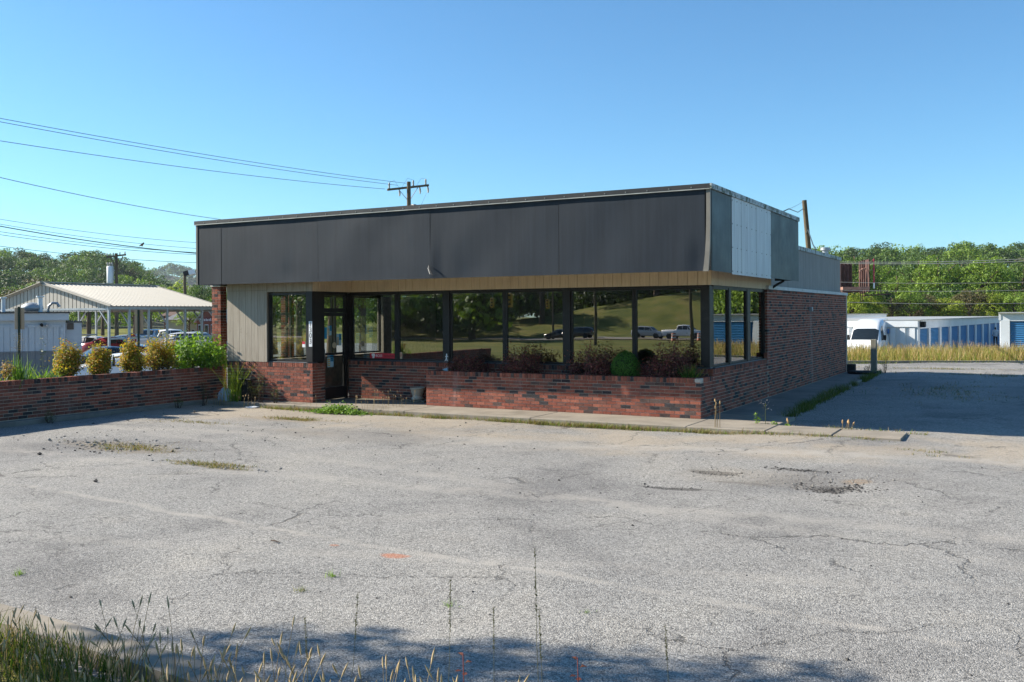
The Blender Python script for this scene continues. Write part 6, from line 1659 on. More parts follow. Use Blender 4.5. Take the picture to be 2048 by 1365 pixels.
# ------------------------------------------------------------------ person by the storage row
def person(loc, heading, label):
    root = empty('person', loc, heading, label, 'person')
    J = {'pel': (0, 0, .95), 'sp': (0, 0.0, 1.15), 'ch': (0.01, 0, 1.36), 'nk': (0.02, 0, 1.50), 'hd': (0.05, 0, 1.60), 'tp': (0.05, 0, 1.74),
         'ls': (0, .19, 1.43), 'le': (-.02, .25, 1.15), 'lw': (.10, .24, .93), 'rs': (0, -.19, 1.43), 're': (-.02, -.25, 1.15), 'rw': (.12, -.22, .95),
         'lh': (0, .10, .90), 'lk': (.03, .11, .50), 'la': (-.01, .11, .09), 'lt': (.15, .13, .04), 'rh': (0, -.10, .90), 'rk': (.02, -.11, .50), 'ra': (-.03, -.11, .09), 'rt': (.13, -.13, .04)}
    Rr = {'pel': .15, 'sp': .135, 'ch': .16, 'nk': .06, 'hd': .095, 'tp': .06, 'ls': .075, 'le': .05, 'lw': .038, 'rs': .075, 're': .05, 'rw': .038, 'lh': .095, 'lk': .065, 'la': .045, 'lt': .04, 'rh': .095, 'rk': .065, 'ra': .045, 'rt': .04}
    E = [('pel', 'sp'), ('sp', 'ch'), ('ch', 'nk'), ('nk', 'hd'), ('hd', 'tp'), ('ch', 'ls'), ('ls', 'le'), ('le', 'lw'), ('ch', 'rs'), ('rs', 're'), ('re', 'rw'), ('pel', 'lh'), ('lh', 'lk'), ('lk', 'la'), ('la', 'lt'), ('pel', 'rh'), ('rh', 'rk'), ('rk', 'ra'), ('ra', 'rt')]
    names = list(J); me = bpy.data.meshes.new('body')
    me.from_pydata([J[n_] for n_ in names], [(names.index(a), names.index(b)) for a, b in E], []); me.update()
    o = link('body', me, root)
    md = o.modifiers.new('Skin', 'SKIN'); sv = me.skin_vertices[0].data
    for i, n_ in enumerate(names): sv[i].radius = (Rr[n_], Rr[n_]); sv[i].use_root = (n_ == 'pel')
    md.use_smooth_shade = True; o.modifiers.new('Sub', 'SUBSURF').levels = 1; o.modifiers['Sub'].render_levels = 1
    dg = bpy.context.evaluated_depsgraph_get(); dg.update()
    nm = bpy.data.meshes.new_from_object(o.evaluated_get(dg)); o.modifiers.clear(); o.data = nm
    nm.materials.clear()
    for m in (pmat('skin', (0.32, 0.19, 0.13), 0.6), pmat('pale_shirt', (0.55, 0.56, 0.58), 0.85, 0, 0.1, 6), pmat('dark_trousers', (0.015, 0.015, 0.02), 0.9), pmat('dark_hair', (0.015, 0.012, 0.01), 0.8)): nm.materials.append(m)
    for p_ in nm.polygons:
        c = p_.center
        k = 2 if c.z < .93 and abs(c.y) < .2 else (1 if c.z < 1.49 and not (abs(c.y) > .2 and c.z < 1.06) else 0)
        if c.z > 1.64 or (c.z > 1.55 and c.x < .04): k = 3
        p_.material_index = k
    return root
p = atd(1991, 680, 84); person((p.x, p.y, YZ), ang(FW + RT0 * .2), 'person in pale shirt and dark trousers, back turned, by the storage doors')
# ------------------------------------------------------------------ car wash canopy
CANR = pmat('canopy_roof_metal', (0.42, 0.385, 0.32), 0.55, 0, 0.08, 0.5, 0, 1, (0.42, 0.39, 0.33), 0.3)
CANG = pmat('canopy_gable_metal', (0.40, 0.375, 0.325), 0.6, 0, 0.1, 0.6)
D0c = 58.0
def cc(x, f): return RT0 * x + FW * f          # camera-ground coordinates -> world
pk0 = cc(-.4981 * D0c, D0c); pk1 = cc(-.4279 * D0c, 1.128 * D0c)
rdir = (pk1 - pk0).normalized(); Lc = (pk1 - pk0).length
gdir = Vector((rdir.y, -rdir.x, 0))
if gdir.dot(RT0) < 0: gdir = -gdir
HWc = .105 * D0c
zE = CAM_H + .0091 * D0c + 0.10; zP = CAM_H + .0350 * D0c
can = empty('car_wash_canopy', (pk0.x, pk0.y, CZ), 0, 'beige metal gabled canopy on galvanised posts at the car wash', 'canopy')
def CW(s, b, z): return rdir * s + gdir * b + Vector((0, 0, z - CZ))
for sg_ in (1, -1):
    rf = MB(); nrib = 30
    vs, fs = [], []
    prof_ = []
    for k in range(nrib):
        s0 = -0.25 + (Lc + 0.5) * k / nrib; w_ = (Lc + 0.5) / nrib
        prof_ += [(s0, 0), (s0 + w_ * .7, 0), (s0 + w_ * .78, .035), (s0 + w_ * .92, .035)]
    prof_.append((Lc + .25, 0))
    for s_, dz in prof_:
        vs += [CW(s_, 0, zP + dz + .03), CW(s_, sg_ * (HWc + .25), zE - .06 + dz + .03)]
    for k in range(len(prof_) - 1): fs.append((2 * k, 2 * k + 1, 2 * k + 3, 2 * k + 2))
    rf.add(vs, fs); o = rf.build('roof_slope', CANR, can)
MB().bar(CW(-.3, 0, zP + .09), CW(Lc + .3, 0, zP + .09), .35, .06).build('ridge_cap', CANG, can)
for s_ in (0.0, Lc):
    gb = empty('gable', (0, 0, 0), 0, parent=can)
    nb_ = 34
    for k in range(nb_):
        b0_ = -HWc + 2 * HWc * k / nb_; b1_ = b0_ + 2 * HWc / nb_ * .82
        h0, h1 = (zP - (zP - zE) * abs(x) / HWc for x in (b0_, b1_))
        MB().add([CW(s_, b0_, zE - .35), CW(s_, b1_, zE - .35), CW(s_, b1_, h1 - .02), CW(s_, b0_, h0 - .02)] + [CW(s_ + .03, b0_, zE - .35), CW(s_ + .03, b1_, zE - .35), CW(s_ + .03, b1_, h1 - .02), CW(s_ + .03, b0_, h0 - .02)], [(0, 1, 2, 3), (7, 6, 5, 4), (0, 3, 7, 4), (1, 5, 6, 2)]).build('cladding_strip', CANG, gb)
    MB().add([CW(s_ + .04, -HWc, zE - .35), CW(s_ + .04, HWc, zE - .35), CW(s_ + .04, HWc, zE - .02), CW(s_ + .04, 0, zP - .03), CW(s_ + .04, -HWc, zE - .02)], [[0, 1, 2, 3, 4]]).build('gable_backing', pmat('gable_backing', (0.3, 0.285, 0.25), 0.7), gb)
    MB().bar(CW(s_ - .05, -HWc - .2, zE - .02), CW(s_ - .05, 0, zP + .04), .05, .18).bar(CW(s_ - .05, HWc + .2, zE - .02), CW(s_ - .05, 0, zP + .04), .05, .18).build('barge_board', CANG, gb)
for sg_ in (1, -1):
    MB().bar(CW(-.1, sg_ * HWc, zE - .14), CW(Lc + .1, sg_ * HWc, zE - .14), .1, .16).build('eave_beam', STEEL, can)
    MB().bar(CW(0, sg_ * HWc, zE - 1.95), CW(Lc, sg_ * HWc, zE - 1.95), .07, .10).build('rail', STEEL, can)
    for k in range(7):
        s_ = Lc * k / 6
        MB().bar(CW(s_, sg_ * HWc, CZ), CW(s_, sg_ * HWc, zE - .2), .115).build('post', STEEL, can)
        MB().bar(CW(s_, sg_ * HWc, zE - 1.15), CW(s_, sg_ * (HWc - .95), zE - .12), .07).build('brace', STEEL, can)
for k in range(7):
    s_ = Lc * k / 6
    MB().bar(CW(s_, -HWc, zE - .2), CW(s_, HWc, zE - .2), .06, .12).build('tie_beam', STEEL, can)

# ------------------------------------------------------------------ grey hut with annex and vacuum pipes
HUTL = pmat('hut_pale_cladding', (0.46, 0.50, 0.54), 0.6, 0, 0.08, 0.7)
HUTD = pmat('hut_grey_cladding', (0.20, 0.205, 0.21), 0.65, 0, 0.1, 0.7)
ROOFB = pmat('hut_dark_roof_edge', (0.03, 0.03, 0.035), 0.7)
Dh = 36.0
hl = atd(-70, 640, Dh); hrr = atd(131, 640, Dh); axr = atd(163.5, 640, Dh + .6)
hax = (RT0 * .905 + FW * .425).normalized(); WH = 5.6; hl = hrr - hax * WH
def hx(u):
    d_ = ray(u, 628); n_ = Vector((-hax.y, hax.x, 0)); return (CP + d_ * ((hl - CP).dot(n_) / d_.dot(n_)) - hl).dot(hax)
hut = empty('grey_hut', (hl.x, hl.y, CZ), ang(hax), 'pale grey clad hut with flat roof behind the garden wall', 'hut')
zt_ = atd(0, 626, Dh).z - CZ; zm = atd(0, 704, Dh).z - CZ
MB().box((0, 0.04, 0), (WH, 4.0, zt_ - .02)).build('wall', HUTL, hut)
nb_ = int(WH / .2)
for k in range(nb_):
    x0_, x1_ = k * WH / nb_, (k + .93) * WH / nb_
    MB().box((x0_, 0, zm + .02), (x1_, .05, zt_ - .45)).build('cladding_board', HUTL, hut)
    MB().box((x0_, -.005, 0), (x1_, .05, zm - .02)).build('cladding_board', HUTD, hut)
MB().box((-.02, -.03, zm - .035), (WH + .01, .05, zm + .035)).build('dado_rail', HUTD, hut)
for x_ in (WH - 2.35, WH - 1.35, WH - .12):
    MB().box((x_ - .045, -.02, zm + .04), (x_ + .045, .045, zt_ - .5)).build('cover_strip', HUTL, hut)
MB().box((WH - 2.3, -.02, zt_ - .56), (WH - .1, .045, zt_ - .48)).build('cover_strip', HUTL, hut)
MB().box((-.1, -.14, zt_ - .30), (WH + .12, 4.1, zt_ - .03)).build('fascia', HUTL, hut)
MB().box((-.14, -.18, zt_ - .028), (WH + .16, 4.14, zt_ + .02)).build('roof', ROOFB, hut)
for u in (83, 93):
    p = atd(u, 650, Dh); xx = hx(u); zz = p.z - CZ
    MB().tube([(xx, 0, zz), (xx, -.10, zz)], .06, 10).tube([(xx, -.10, zz), (xx + .02, -.2, zz - .03)], .045, 10).build('camera_lamp', RUBBER if u == 83 else STEEL, hut)
WA = hx(163.5); za_ = atd(150, 644, Dh).z - CZ
anx = MB().box((WH + .005, .3, 0), (WA, 3.2, za_ - .03)).build('annex', HUTL, hut)
MB().box((WH, .26, za_ - .029), (WA + .03, 3.24, za_ + .01)).build('annex_roof', ROOFB, hut)
MB().box((WH + .05, .27, za_ - .30), (WA - .28, .31, za_ - .05)).build('annex_vent', pmat('annex_vent', (0.10, 0.085, 0.07), 0.8), hut)
for (u, r_, hgt_) in ((3, .07, .55), (79, .09, .6)):
    xx = hx(u)
    MB().cyl((xx, 1.2, zt_), r_, hgt_, 10).cyl((xx, 1.2, zt_ + hgt_), r_ * 1.7, .05, 10).build('vent_pipe', WHITE_P, hut)
xx = hx(62)
MB().lathe([(0.0, .36), (.22, .33), (.38, .22), (.40, .10), (.30, .0)], (xx, 1.4, zt_ + .04), 14).build('roof_fan', STEEL, hut)
xx = hx(95)
MB().tube([(xx, 1.2, zt_), (xx + .02, 1.2, zt_ + .25), (xx + .15, 1.2, zt_ + .38), (xx + .32, 1.2, zt_ + .36), (xx + .4, 1.2, zt_ + .22)], .055, 8).build('goose_neck_vent', STEEL, hut)

# ------------------------------------------------------------------ signs seen from behind, stop sign
SIGNB = pmat('sign_back', (0.42, 0.31, 0.22), 0.6, 0, 0.12, 2)
GPOST = pmat('green_sign_post', (0.02, 0.035, 0.025), 0.6, 0.2, 0.2, 3)
def parking_sign(u, vt, vp, D, base, w, h, label, two=False):
    p = atd(u, vt, D)
    r = empty('parking_sign', (p.x, p.y, base), ang(RT0), label, 'sign')
    H = p.z - base
    MB().box((-.03, -.02, 0), (.03, .02, H)).build('post', GPOST, r)
    if two:
        MB().box((-w / 2, .022, H - .16), (w / 2, .028, H - .01), .002).build('panel', SIGNB, r)
        MB().box((-w / 2, .022, H - .2 - h), (w / 2, .028, H - .18), .002).build('panel', SIGNB, r)
    else:
        MB().box((-w / 2, .022, H - h - .04), (w / 2, .028, H - .03), .002).build('panel', SIGNB, r)
    return r
parking_sign(38, 614, 657, 27.5, -1.0, .29, .62, 'tan-backed parking sign on dark post in front of the grey hut')
parking_sign(277, 620, 667, 30, -1.0, .27, .56, 'tan-backed two-panel sign on dark post in front of the canopy', True)
p = atd(263, 678, 62)
ss = empty('stop_sign', (p.x, p.y, CZ), ang(RT0), 'red octagonal stop sign beyond the car wash canopy', 'stop sign')
MB().box((-.03, .0, 0), (.03, .04, p.z - CZ)).build('post', STEEL, ss)
oc = lambda r_: [(r_ * math.cos(math.pi / 8 + k * math.pi / 4), r_ * math.sin(math.pi / 8 + k * math.pi / 4)) for k in range(8)]
MB().poly_prism(oc(.40), lambda a, b: (a, -.01, p.z - CZ + b), (0, .008, 0)).build('white_border', WHT, ss)
MB().poly_prism(oc(.365), lambda a, b: (a, -.016, p.z - CZ + b), (0, .004, 0)).build('red_face', REDP, ss)
o = link('lettering', text_mesh('STOP', .33, .001), ss, WHT); o.location = (0, -.019, p.z - CZ); o.rotation_euler = (math.pi / 2, 0, 0); o.scale = (.84, 1.25, 1)

# ------------------------------------------------------------------ buildings far left
def far_building(u0, u1, vt, D, wallm, roofm, label, gable=False, text=None, base=-1.0, nwin=4, roof_up=.9, door=True):
    a, b = atd(u0, 628, D), atd(u1, 628, D); W = (b - a).length; H = atd(u0, vt, D).z - base
    r = empty('far_building', (a.x, a.y, base), ang(RT0), label, 'building')
    if not gable:
        MB().box((0, 0, 0), (W, 7, H)).build('wall', wallm, r)
        MB().add([(-.5, -.6, H), (W + .5, -.6, H), (W + .5, 7.6, H), (-.5, 7.6, H), (W * .22, 3.5, H + roof_up), (W * .78, 3.5, H + roof_up)], [(0, 1, 5, 4), (1, 2, 5), (2, 3, 4, 5), (3, 0, 4), (3, 2, 1, 0)]).build('roof', roofm, r)
    else:
        MB().add([(0, 0, 0), (W, 0, 0), (W, 0, H * .62), (W / 2, 0, H), (0, 0, H * .62), (0, 8, 0), (W, 8, 0), (W, 8, H * .62), (W / 2, 8, H), (0, 8, H * .62)], [(0, 1, 2, 3, 4), (9, 8, 7, 6, 5), (1, 6, 7, 2), (5, 0, 4, 9)]).build('wall', wallm, r)
        MB().add([(-.3, -.35, H * .57), (W / 2, -.35, H + .08), (W / 2, 8.3, H + .08), (-.3, 8.3, H * .57), (W + .3, -.35, H * .57), (W + .3, 8.3, H * .57)], [(0, 1, 2, 3), (1, 4, 5, 2)]).add([(-.3, -.36, H * .57), (-.3, -.36, H * .57 + .16), (W / 2, -.36, H + .24), (W + .3, -.36, H * .57 + .16), (W + .3, -.36, H * .57), (W / 2, -.36, H + .08)], [(0, 5, 2, 1), (5, 4, 3, 2)]).build('roof', roofm, r)
    for k in range(nwin):
        x = W * (k + .5) / nwin
        w_ = MB().box((x - W / nwin * .3, -.03, H * .22), (x + W / nwin * .3, .02, H * .52)).build('window', WHITE_P, r)
        MB().box((x - W / nwin * .26, -.045, H * .24), (x + W / nwin * .26, -.031, H * .50)).build('pane', CAR_GLASS, w_)
    if text:
        MB().box((W * .12, -.06, H * .60), (W * .9, -.01, H * .74)).build('sign_board', pmat('sign_dark_red', (0.16, 0.03, 0.03), 0.6), r)
        s_ = MB()
        rgx = random.Random(2); x = W * .15
        while x < W * .86:                                   # lettering too far away to read: short white strokes
            ww_ = rgx.uniform(.12, .22); s_.box((x, -.075, H * .63), (x + ww_ * .5, -.061, H * .63 + rgx.uniform(.2, .32))); x += ww_
        s_.build('lettering', WHT, r)
    return r
RBR = pmat('far_red_brick', (0.22, 0.075, 0.05), 0.9, 0, 0.2, 2)
GRF = pmat('far_grey_roof', (0.15, 0.15, 0.16), 0.85, 0, 0.15, 1)
CRW = pmat('far_cream_wall', (0.42, 0.37, 0.31), 0.85, 0, 0.1, 1)
far_building(334, 392, 640, 120, CRW, GRF, 'low cream building with grey hipped roof beyond the canopy', nwin=5, roof_up=1.1)
far_building(394, 432, 619, 112, RBR, CRW, 'red-brick gabled building with white sign lettering beyond the canopy', True, 'x', nwin=3)
far_building(328, 348, 632, 140, RBR, pmat('far_brown_roof', (0.13, 0.08, 0.06), 0.9), 'small brown-roofed building behind the grey-roofed one', nwin=2, roof_up=1.2)

# flag
p = atd(424, 604, 66)
fl = empty('flag', (p.x, p.y, CZ), ang(RT0), 'red white and blue striped flag hanging beside the brick pier', 'flag')
MB().cyl((.75, .0, 0), .04, p.z - CZ + 1.6, 8).build('flag_pole', STEEL, fl)
Hf = p.z - CZ
FR, FB_, FWm = pmat('flag_red', (0.45, 0.03, 0.04), 0.8), pmat('flag_blue', (0.03, 0.05, 0.22), 0.8), pmat('flag_white', (0.7, 0.68, 0.68), 0.8)
mb = MB(); ncol = 10
for i in range(13):
    for j in range(ncol):
        def fp(a, b):      # a along the fly 0..1, b down the hoist 0..1 ; droops
            x = .72 - .62 * a + .03 * math.sin(b * 9); z = Hf + 1.45 - .75 * b - .95 * a ** 1.2; y = .07 * math.sin(a * 9 + b * 3)
            return (x, y, z)
        a0_, a1_ = j / ncol, (j + 1) / ncol; b0_, b1_ = i / 13, (i + 1) / 13
        mb.cur = 1 if (i < 7 and j < 4) else (0 if i % 2 == 0 else 2)
        mb.add([fp(a0_, b0_), fp(a1_, b0_), fp(a1_, b1_), fp(a0_, b1_)], [(0, 1, 2, 3)])
mb.build('cloth', [FR, FB_, FWm], fl)

# ------------------------------------------------------------------ poles and wires
INS = pmat('insulator', (0.33, 0.32, 0.30), 0.4, 0, 0.2, 5)
WIREM = pmat('power_line', (0.03, 0.045, 0.055), 0.6)
def wire(a, b, sag, rad, label, n=24, cat='power line'):
    a, b = Vector(a), Vector(b)
    pts = [a + (b - a) * (k / n) - Vector((0, 0, sag * 4 * (k / n) * (1 - k / n))) for k in range(n + 1)]
    tag(MB().tube(pts, rad, 4, False).build('power_line', WIREM), label, cat, 'overhead power lines')
Dp = 60.0
pt = atd(817.5, 364, Dp)
mp = empty('utility_pole', (pt.x, pt.y, -1.0), 0, 'wooden utility pole with crossarm and insulators rising behind the shop roof', 'utility pole', 'utility poles')
Hp = pt.z + 1.0
MB().tube([(0, 0, 0), (0, 0, Hp)], [.17, .125], 12).build('pole', POLE_W, mp)
ca, cb = atd(775, 380, 59.2) - Vector((pt.x, pt.y, -1)), atd(857, 371, 61.5) - Vector((pt.x, pt.y, -1))
MB().bar(ca, cb, .11, .14).build('crossarm', POLE_W, mp)
cd = (cb - ca)
for f in (.04, .62, .93):
    q = ca + cd * f
    MB().lathe([(.0, 0), (.05, .0), (.06, .08), (.045, .10), (.06, .14), (.055, .22), (.06, .27), (.04, .36), (.0, .37)], q + Vector((0, 0, .07)), 10).build('insulator', INS, mp)
for f in (.28, .78, .98):
    q = ca + cd * f + Vector((0, 0, -.07))
    MB().tube([q, q + Vector((0, 0, -.12)), q + Vector((.03, -.03, -.25)), q + Vector((.06, -.05, -.42))], .045, 7).tube([q + Vector((.12, -.1, -.1)), q + Vector((.16, -.12, -.3)), q + Vector((.06, -.05, -.42))], .028, 6).tube([q + Vector((0, 0, -.03)), q + Vector((.12, -.1, -.1))], .02, 5).build('fuse_cutout', INS, mp)
for f, g_ in ((.25, -.8), (.75, -.8)):
    MB().bar(ca + cd * f, Vector((0, 0, (ca.z + cb.z) / 2 - .95)), .035).build('brace', STEEL, mp)
zc0 = (ca.z + cb.z) / 2
MB().tube([(.1, 0, zc0 - 1.15), (.38, -.06, zc0 - 1.2)], .045, 6).lathe([(.0, 0.0), (.11, .02), (.16, .08), (.10, .16), (.0, .18)], (.5, -.08, zc0 - 1.32), 10).build('lamp_head', INS, mp)
for dx_p in (-1.75, -1.45, -1.2, -.75):
    q = RT0 * dx_p + Vector((0, 0, zc0 - 2.55))
    MB().lathe([(.0, 0), (.09, 0), (.10, .12), (.07, .15), (.09, .3), (.06, .38), (.0, .4)], q, 9).build('insulator', INS, mp)
MB().bar(RT0 * -2.0 + Vector((0, 0, zc0 - 2.6)), RT0 * .5 + Vector((0, 0, zc0 - 2.6)), .1, .13).build('crossarm', POLE_W, mp)
for (a_, b_, c_) in ((ca + cd * .04, ca + cd * .28, .45), (ca + cd * .62, ca + cd * .34, .5), (ca + cd * .93, ca + cd * .70, .4)):
    MB().tube([a_ + Vector((0, 0, .43)), (a_ + b_) / 2 + Vector((0, 0, .1 + c_)), b_ + Vector((0, 0, .05))], .008, 4, False).build('jumper_wire', WIREM, mp)
MB().tube([ca + cd * .95 + Vector((0, 0, -.5)), ca + cd * .8 + Vector((0, 0, -1.3)), Vector((.4, 0, zc0 - 1.75)), Vector((.15, 0, zc0 - 1.9))], .01, 4, False).build('down_lead', WIREM, mp)
# three primary wires from the crossarm towards the left
for (u1, v1, D1, u0, v0, D0, lab) in ((812, 367, 60, 0, 233, 39, 'topmost of the pair of thin power lines running up to the left'), (795, 371, 59.7, 0, 240, 39, 'second power line, close under the topmost one'), (770, 378.5, 59.2, 0, 278, 38, 'third power line reaching the left end of the crossarm'), (520, 449, 50, 0, 351, 36, 'single power line that dips behind the shop fascia')):
    a, b = atd(u1, v1, D1), atd(u0, v0, D0); b2 = a + (b - a) * 1.25 + Vector((0, 0, .12)); wire(a, b2, .28, .012, lab)
for (u1, v1, u0, v0, rad, lab) in ((450, 489, 0, 433, .010, 'highest of the faint wires left of the shop'), (450, 501, 0, 443, .010, 'faint wire just above the thick cable'), (450, 511.5, 0, 447, .022, 'thick dark cable with a bird on it left of the shop'), (450, 508, 0, 458, .012, 'thin wire just below the thick cable'), (450, 512, 0, 464, .012, 'lowest thin wire of the bundle left of the shop'), (450, 527, 0, 487, .012, 'lone wire crossing in front of the left hill')):
    a, b = atd(u1, v1, 55), atd(u0, v0, 45); wire(a, a + (b - a) * 1.2, .25, rad, lab)
# bird on the cable
p = atd(284, 491, 51.3)
bd = empty('bird', (p.x, p.y, p.z - .07), ang(RT0), 'small brown bird perched on the thick cable', 'bird')
bm = bmesh.new()
me = bpy.data.meshes.new('body'); me.from_pydata([(-.17, 0, .02), (-.07, 0, .07), (.0, 0, .11), (.07, 0, .17), (.095, 0, .205), (.135, 0, .205), (0.01, .025, .0), (0.01, -.025, .0)], [(0, 1), (1, 2), (2, 3), (3, 4), (4, 5), (2, 6), (2, 7)], []); me.update(); bm.free()
o = link('body', me, bd); o.modifiers.new('S', 'SKIN')
for v_, r_ in zip(me.skin_vertices[0].data, (.012, .04, .062, .055, .038, .008, .01, .01)): v_.radius = (r_, r_)
me.skin_vertices[0].data[2].use_root = True
o.modifiers.new('U', 'SUBSURF').levels = 1
dg = bpy.context.evaluated_depsgraph_get(); dg.update(); nm = bpy.data.meshes.new_from_object(o.evaluated_get(dg)); o.modifiers.clear(); o.data = nm; nm.materials.clear(); nm.materials.append(pmat('bird_plumage', (0.13, 0.09, 0.06), 0.9))
# left pole with transformer
pt = atd(232.5, 507, 92)
lp = empty('utility_pole', (pt.x, pt.y, -1.0), ang(RT0), 'utility pole with V-braced crossarm and white transformer left of the shop', 'utility pole', 'utility poles')
Hp = pt.z + 1.0
MB().tube([(0, 0, 0), (0, 0, Hp)], [.2, .14], 10).build('pole', POLE_W, lp)
MB().bar((-.95, 0, Hp - .35), (.95, 0, Hp - .15), .12, .15).build('crossarm', POLE_W, lp)
for s_ in (-1, 1):
    MB().bar((s_ * .65, 0, Hp - .3), (0, 0, Hp - 1.4), .07).build('brace', POLE_W, lp)
for x_ in (-.9, -.6, -.3, .35, .85):
    MB().lathe([(0, 0), (.05, 0), (.07, .12), (.05, .18), (.07, .28), (0, .32)], (x_, 0, Hp - .22 + .1 * x_), 8).build('insulator', INS, lp)
zt0 = atd(220, 567, 92).z + 1.0; zt1 = atd(220, 533, 92).z + 1.0
tx = (220 - 232.5) / FOC * 92
MB().lathe([(0, zt0), (.29, zt0), (.31, zt0 + .05), (.31, zt1 - .06), (.26, zt1), (0, zt1 + .04)], (tx, 0, 0), 18).build('transformer_tank', WHITE_P, lp)
for x_ in (-.24, .0, .2):
    MB().lathe([(0, 0), (.05, 0), (.075, .1), (.05, .16), (.085, .25), (.085, .33), (0, .38)], (tx + x_, 0, zt1), 8).build('bushing', INS, lp)
MB().bar((tx + .3, 0, zt1 - .4), (-.1, 0, zt1 - .4), .12).bar((tx + .3, 0, zt0 + .4), (-.1, 0, zt0 + .4), .12).build('tank_bracket', STEEL, lp)
# floodlight pole
pt = atd(369.5, 547, 80)
fp_ = empty('floodlight_pole', (pt.x, pt.y, -1.0), ang(RT0), 'slim wooden pole with two floodlights just left of the shop fascia', 'light pole')
Hp = pt.z + 1.0
MB().tube([(0, 0, 0), (0, 0, Hp)], [.15, .11], 10).build('pole', POLE_W, fp_)
MB().bar((0, 0, Hp - .25), (.75, 0, Hp - .3), .06).build('arm', STEEL, fp_)
for x_, z_, m_ in ((.18, .0, RUBBER), (.62, .1, WHITE_P)):
    MB().obox((x_, -.1, Hp + z_), (.2, .05, .06), (0, .16, 0), (-.05, 0, .18)).build('floodlight', m_, fp_)
# pole right of the fascia with service drop
pt = atd(1608.5, 401, 55); pb = atd(1617, 495, 55)
rp = empty('utility_pole', (0, 0, 0), 0, 'plain weathered utility pole behind the right end of the fascia', 'utility pole', 'utility poles')
dirp = (pb - pt).normalized()
MB().tube([pt, pt + dirp * 10.5], [.135, .19], 12).build('pole', POLE_W, rp)
q = atd(1605, 418, 55)
def drop(pts, r_, label):
    tag(MB().tube([atd(*p_) for p_ in pts], r_, 5, False).build('service_cable', WIREM), label, 'cable')
drop([(1606, 418, 55), (1596, 425, 52), (1588, 422, 46), (1578, 418, 38), (1565, 424, 30), (1556, 430, 26)], .02, 'thick service cable sagging from the plain pole to the shop roof')
drop([(1605, 405, 55), (1590, 413, 50), (1575, 420, 40), (1562, 426, 30)], .008, 'thin service wire from the top of the plain pole to the roof')
drop([(1612, 470, 55), (1616, 460, 54.5), (1622, 478, 50), (1626, 490, 44), (1632, 500, 38)], .028, 'dark cable looping from the plain pole down to the rear roof')
# wires across the right sky and belt
for (v0, v1, D, rad, lab) in ((523, 512, 85, .022, 'upper power line over the trees at the right'), (525.5, 517, 85, .026, 'second power line just below the upper one at the right'), (562, 561, 92, .016, 'thin wire across the upper tree belt'), (578, 577, 92, .016, 'thin wire across the middle tree belt'), (601, 604, 92, .016, 'lowest thin wire across the tree belt')):
    t_ = pmat('pale_wire', (0.38, 0.37, 0.34), 0.5) if 'pale_wire' not in bpy.data.materials else bpy.data.materials['pale_wire']
    a, b = atd(1600, v0, D), atd(2180, v1 - 1, D)
    n = 16; pts = [a + (b - a) * (k / n) - Vector((0, 0, .3 * 4 * (k / n) * (1 - k / n))) for k in range(n + 1)]
    tag(MB().tube(pts, rad, 4, False).build('power_line', t_), lab, 'power line', 'overhead power lines')

# ------------------------------------------------------------------ billboard
RUST = pmat('rusty_steel', (0.075, 0.035, 0.028), 0.85, 0, 0.35, 1.5)
RUSTL = pmat('rusty_walkway', (0.28, 0.15, 0.11), 0.85, 0, 0.3, 1.5)
Db = 100.0
pb = atd(1712, 585, Db)
bb = empty('billboard', (pb.x, pb.y, -1.2), ang(RT0), 'rusty two-sided billboard seen edge-on from behind, right of the shop', 'billboard')
z0 = pb.z + 1.2; sc_px = Db / FOC
X = lambda u: (u - 1712) * sc_px
Zv = lambda v: z0 + (585 - v) * sc_px
MB().box((X(1675), .4, Zv(583)), (X(1706), .55, Zv(526)), .02).build('rear_panel', RUST, bb)
for u in (1683, 1690, 1697, 1704):
    MB().box((X(u), .25, Zv(583)), (X(u) + .12, .4, Zv(527))).build('stringer', RUST, bb)
for k, u in enumerate((1724, 1728.5, 1733)):
    MB().box((X(u), -.5 + k * 1.2, Zv(590)), (X(u + 2.6), -.3 + k * 1.2, Zv(521))).build('stringer', RUST, bb)
MB().obox((X(1737), 1.2, (Zv(520) + Zv(585)) / 2), (.04, .0, 0), (.35, 2.4, 0), (0, 0, (Zv(520) - Zv(585)) / 2)).build('face_panel', RUST, bb)
MB().box((X(1738.5), -1.2, Zv(567)), (X(1740.8), -1.1, Zv(519.5))).build('red_edge', pmat('billboard_red', (0.42, 0.03, 0.07), 0.5), bb)
MB().box((X(1738.5), -1.2, Zv(578)), (X(1740.8), -1.1, Zv(567.2))).build('white_edge', WHT, bb)
MB().box((X(1675), -1.6, Zv(580.5)), (X(1728), -.9, Zv(575))).build('walkway', RUSTL, bb)
MB().box((X(1675), -1.5, Zv(585.5)), (X(1714), -1.0, Zv(581))).build('walkway_beam', RUST, bb)
MB().obox((X(1748), -.8, Zv(590.5)), (X(1775) - X(1748), 0, .06), (0, .4, 0), (0, 0, .06)).build('walkway', RUST, bb)
rl = MB()
for u in (1742, 1748, 1753, 1765.5): rl.bar((X(u), -1.15, Zv(590)), (X(u), -1.15, Zv(571.5)), .05)
rl.bar((X(1742), -1.15, Zv(571.5)), (X(1766), -1.15, Zv(571.5)), .05); rl.build('railing', RUST, bb)
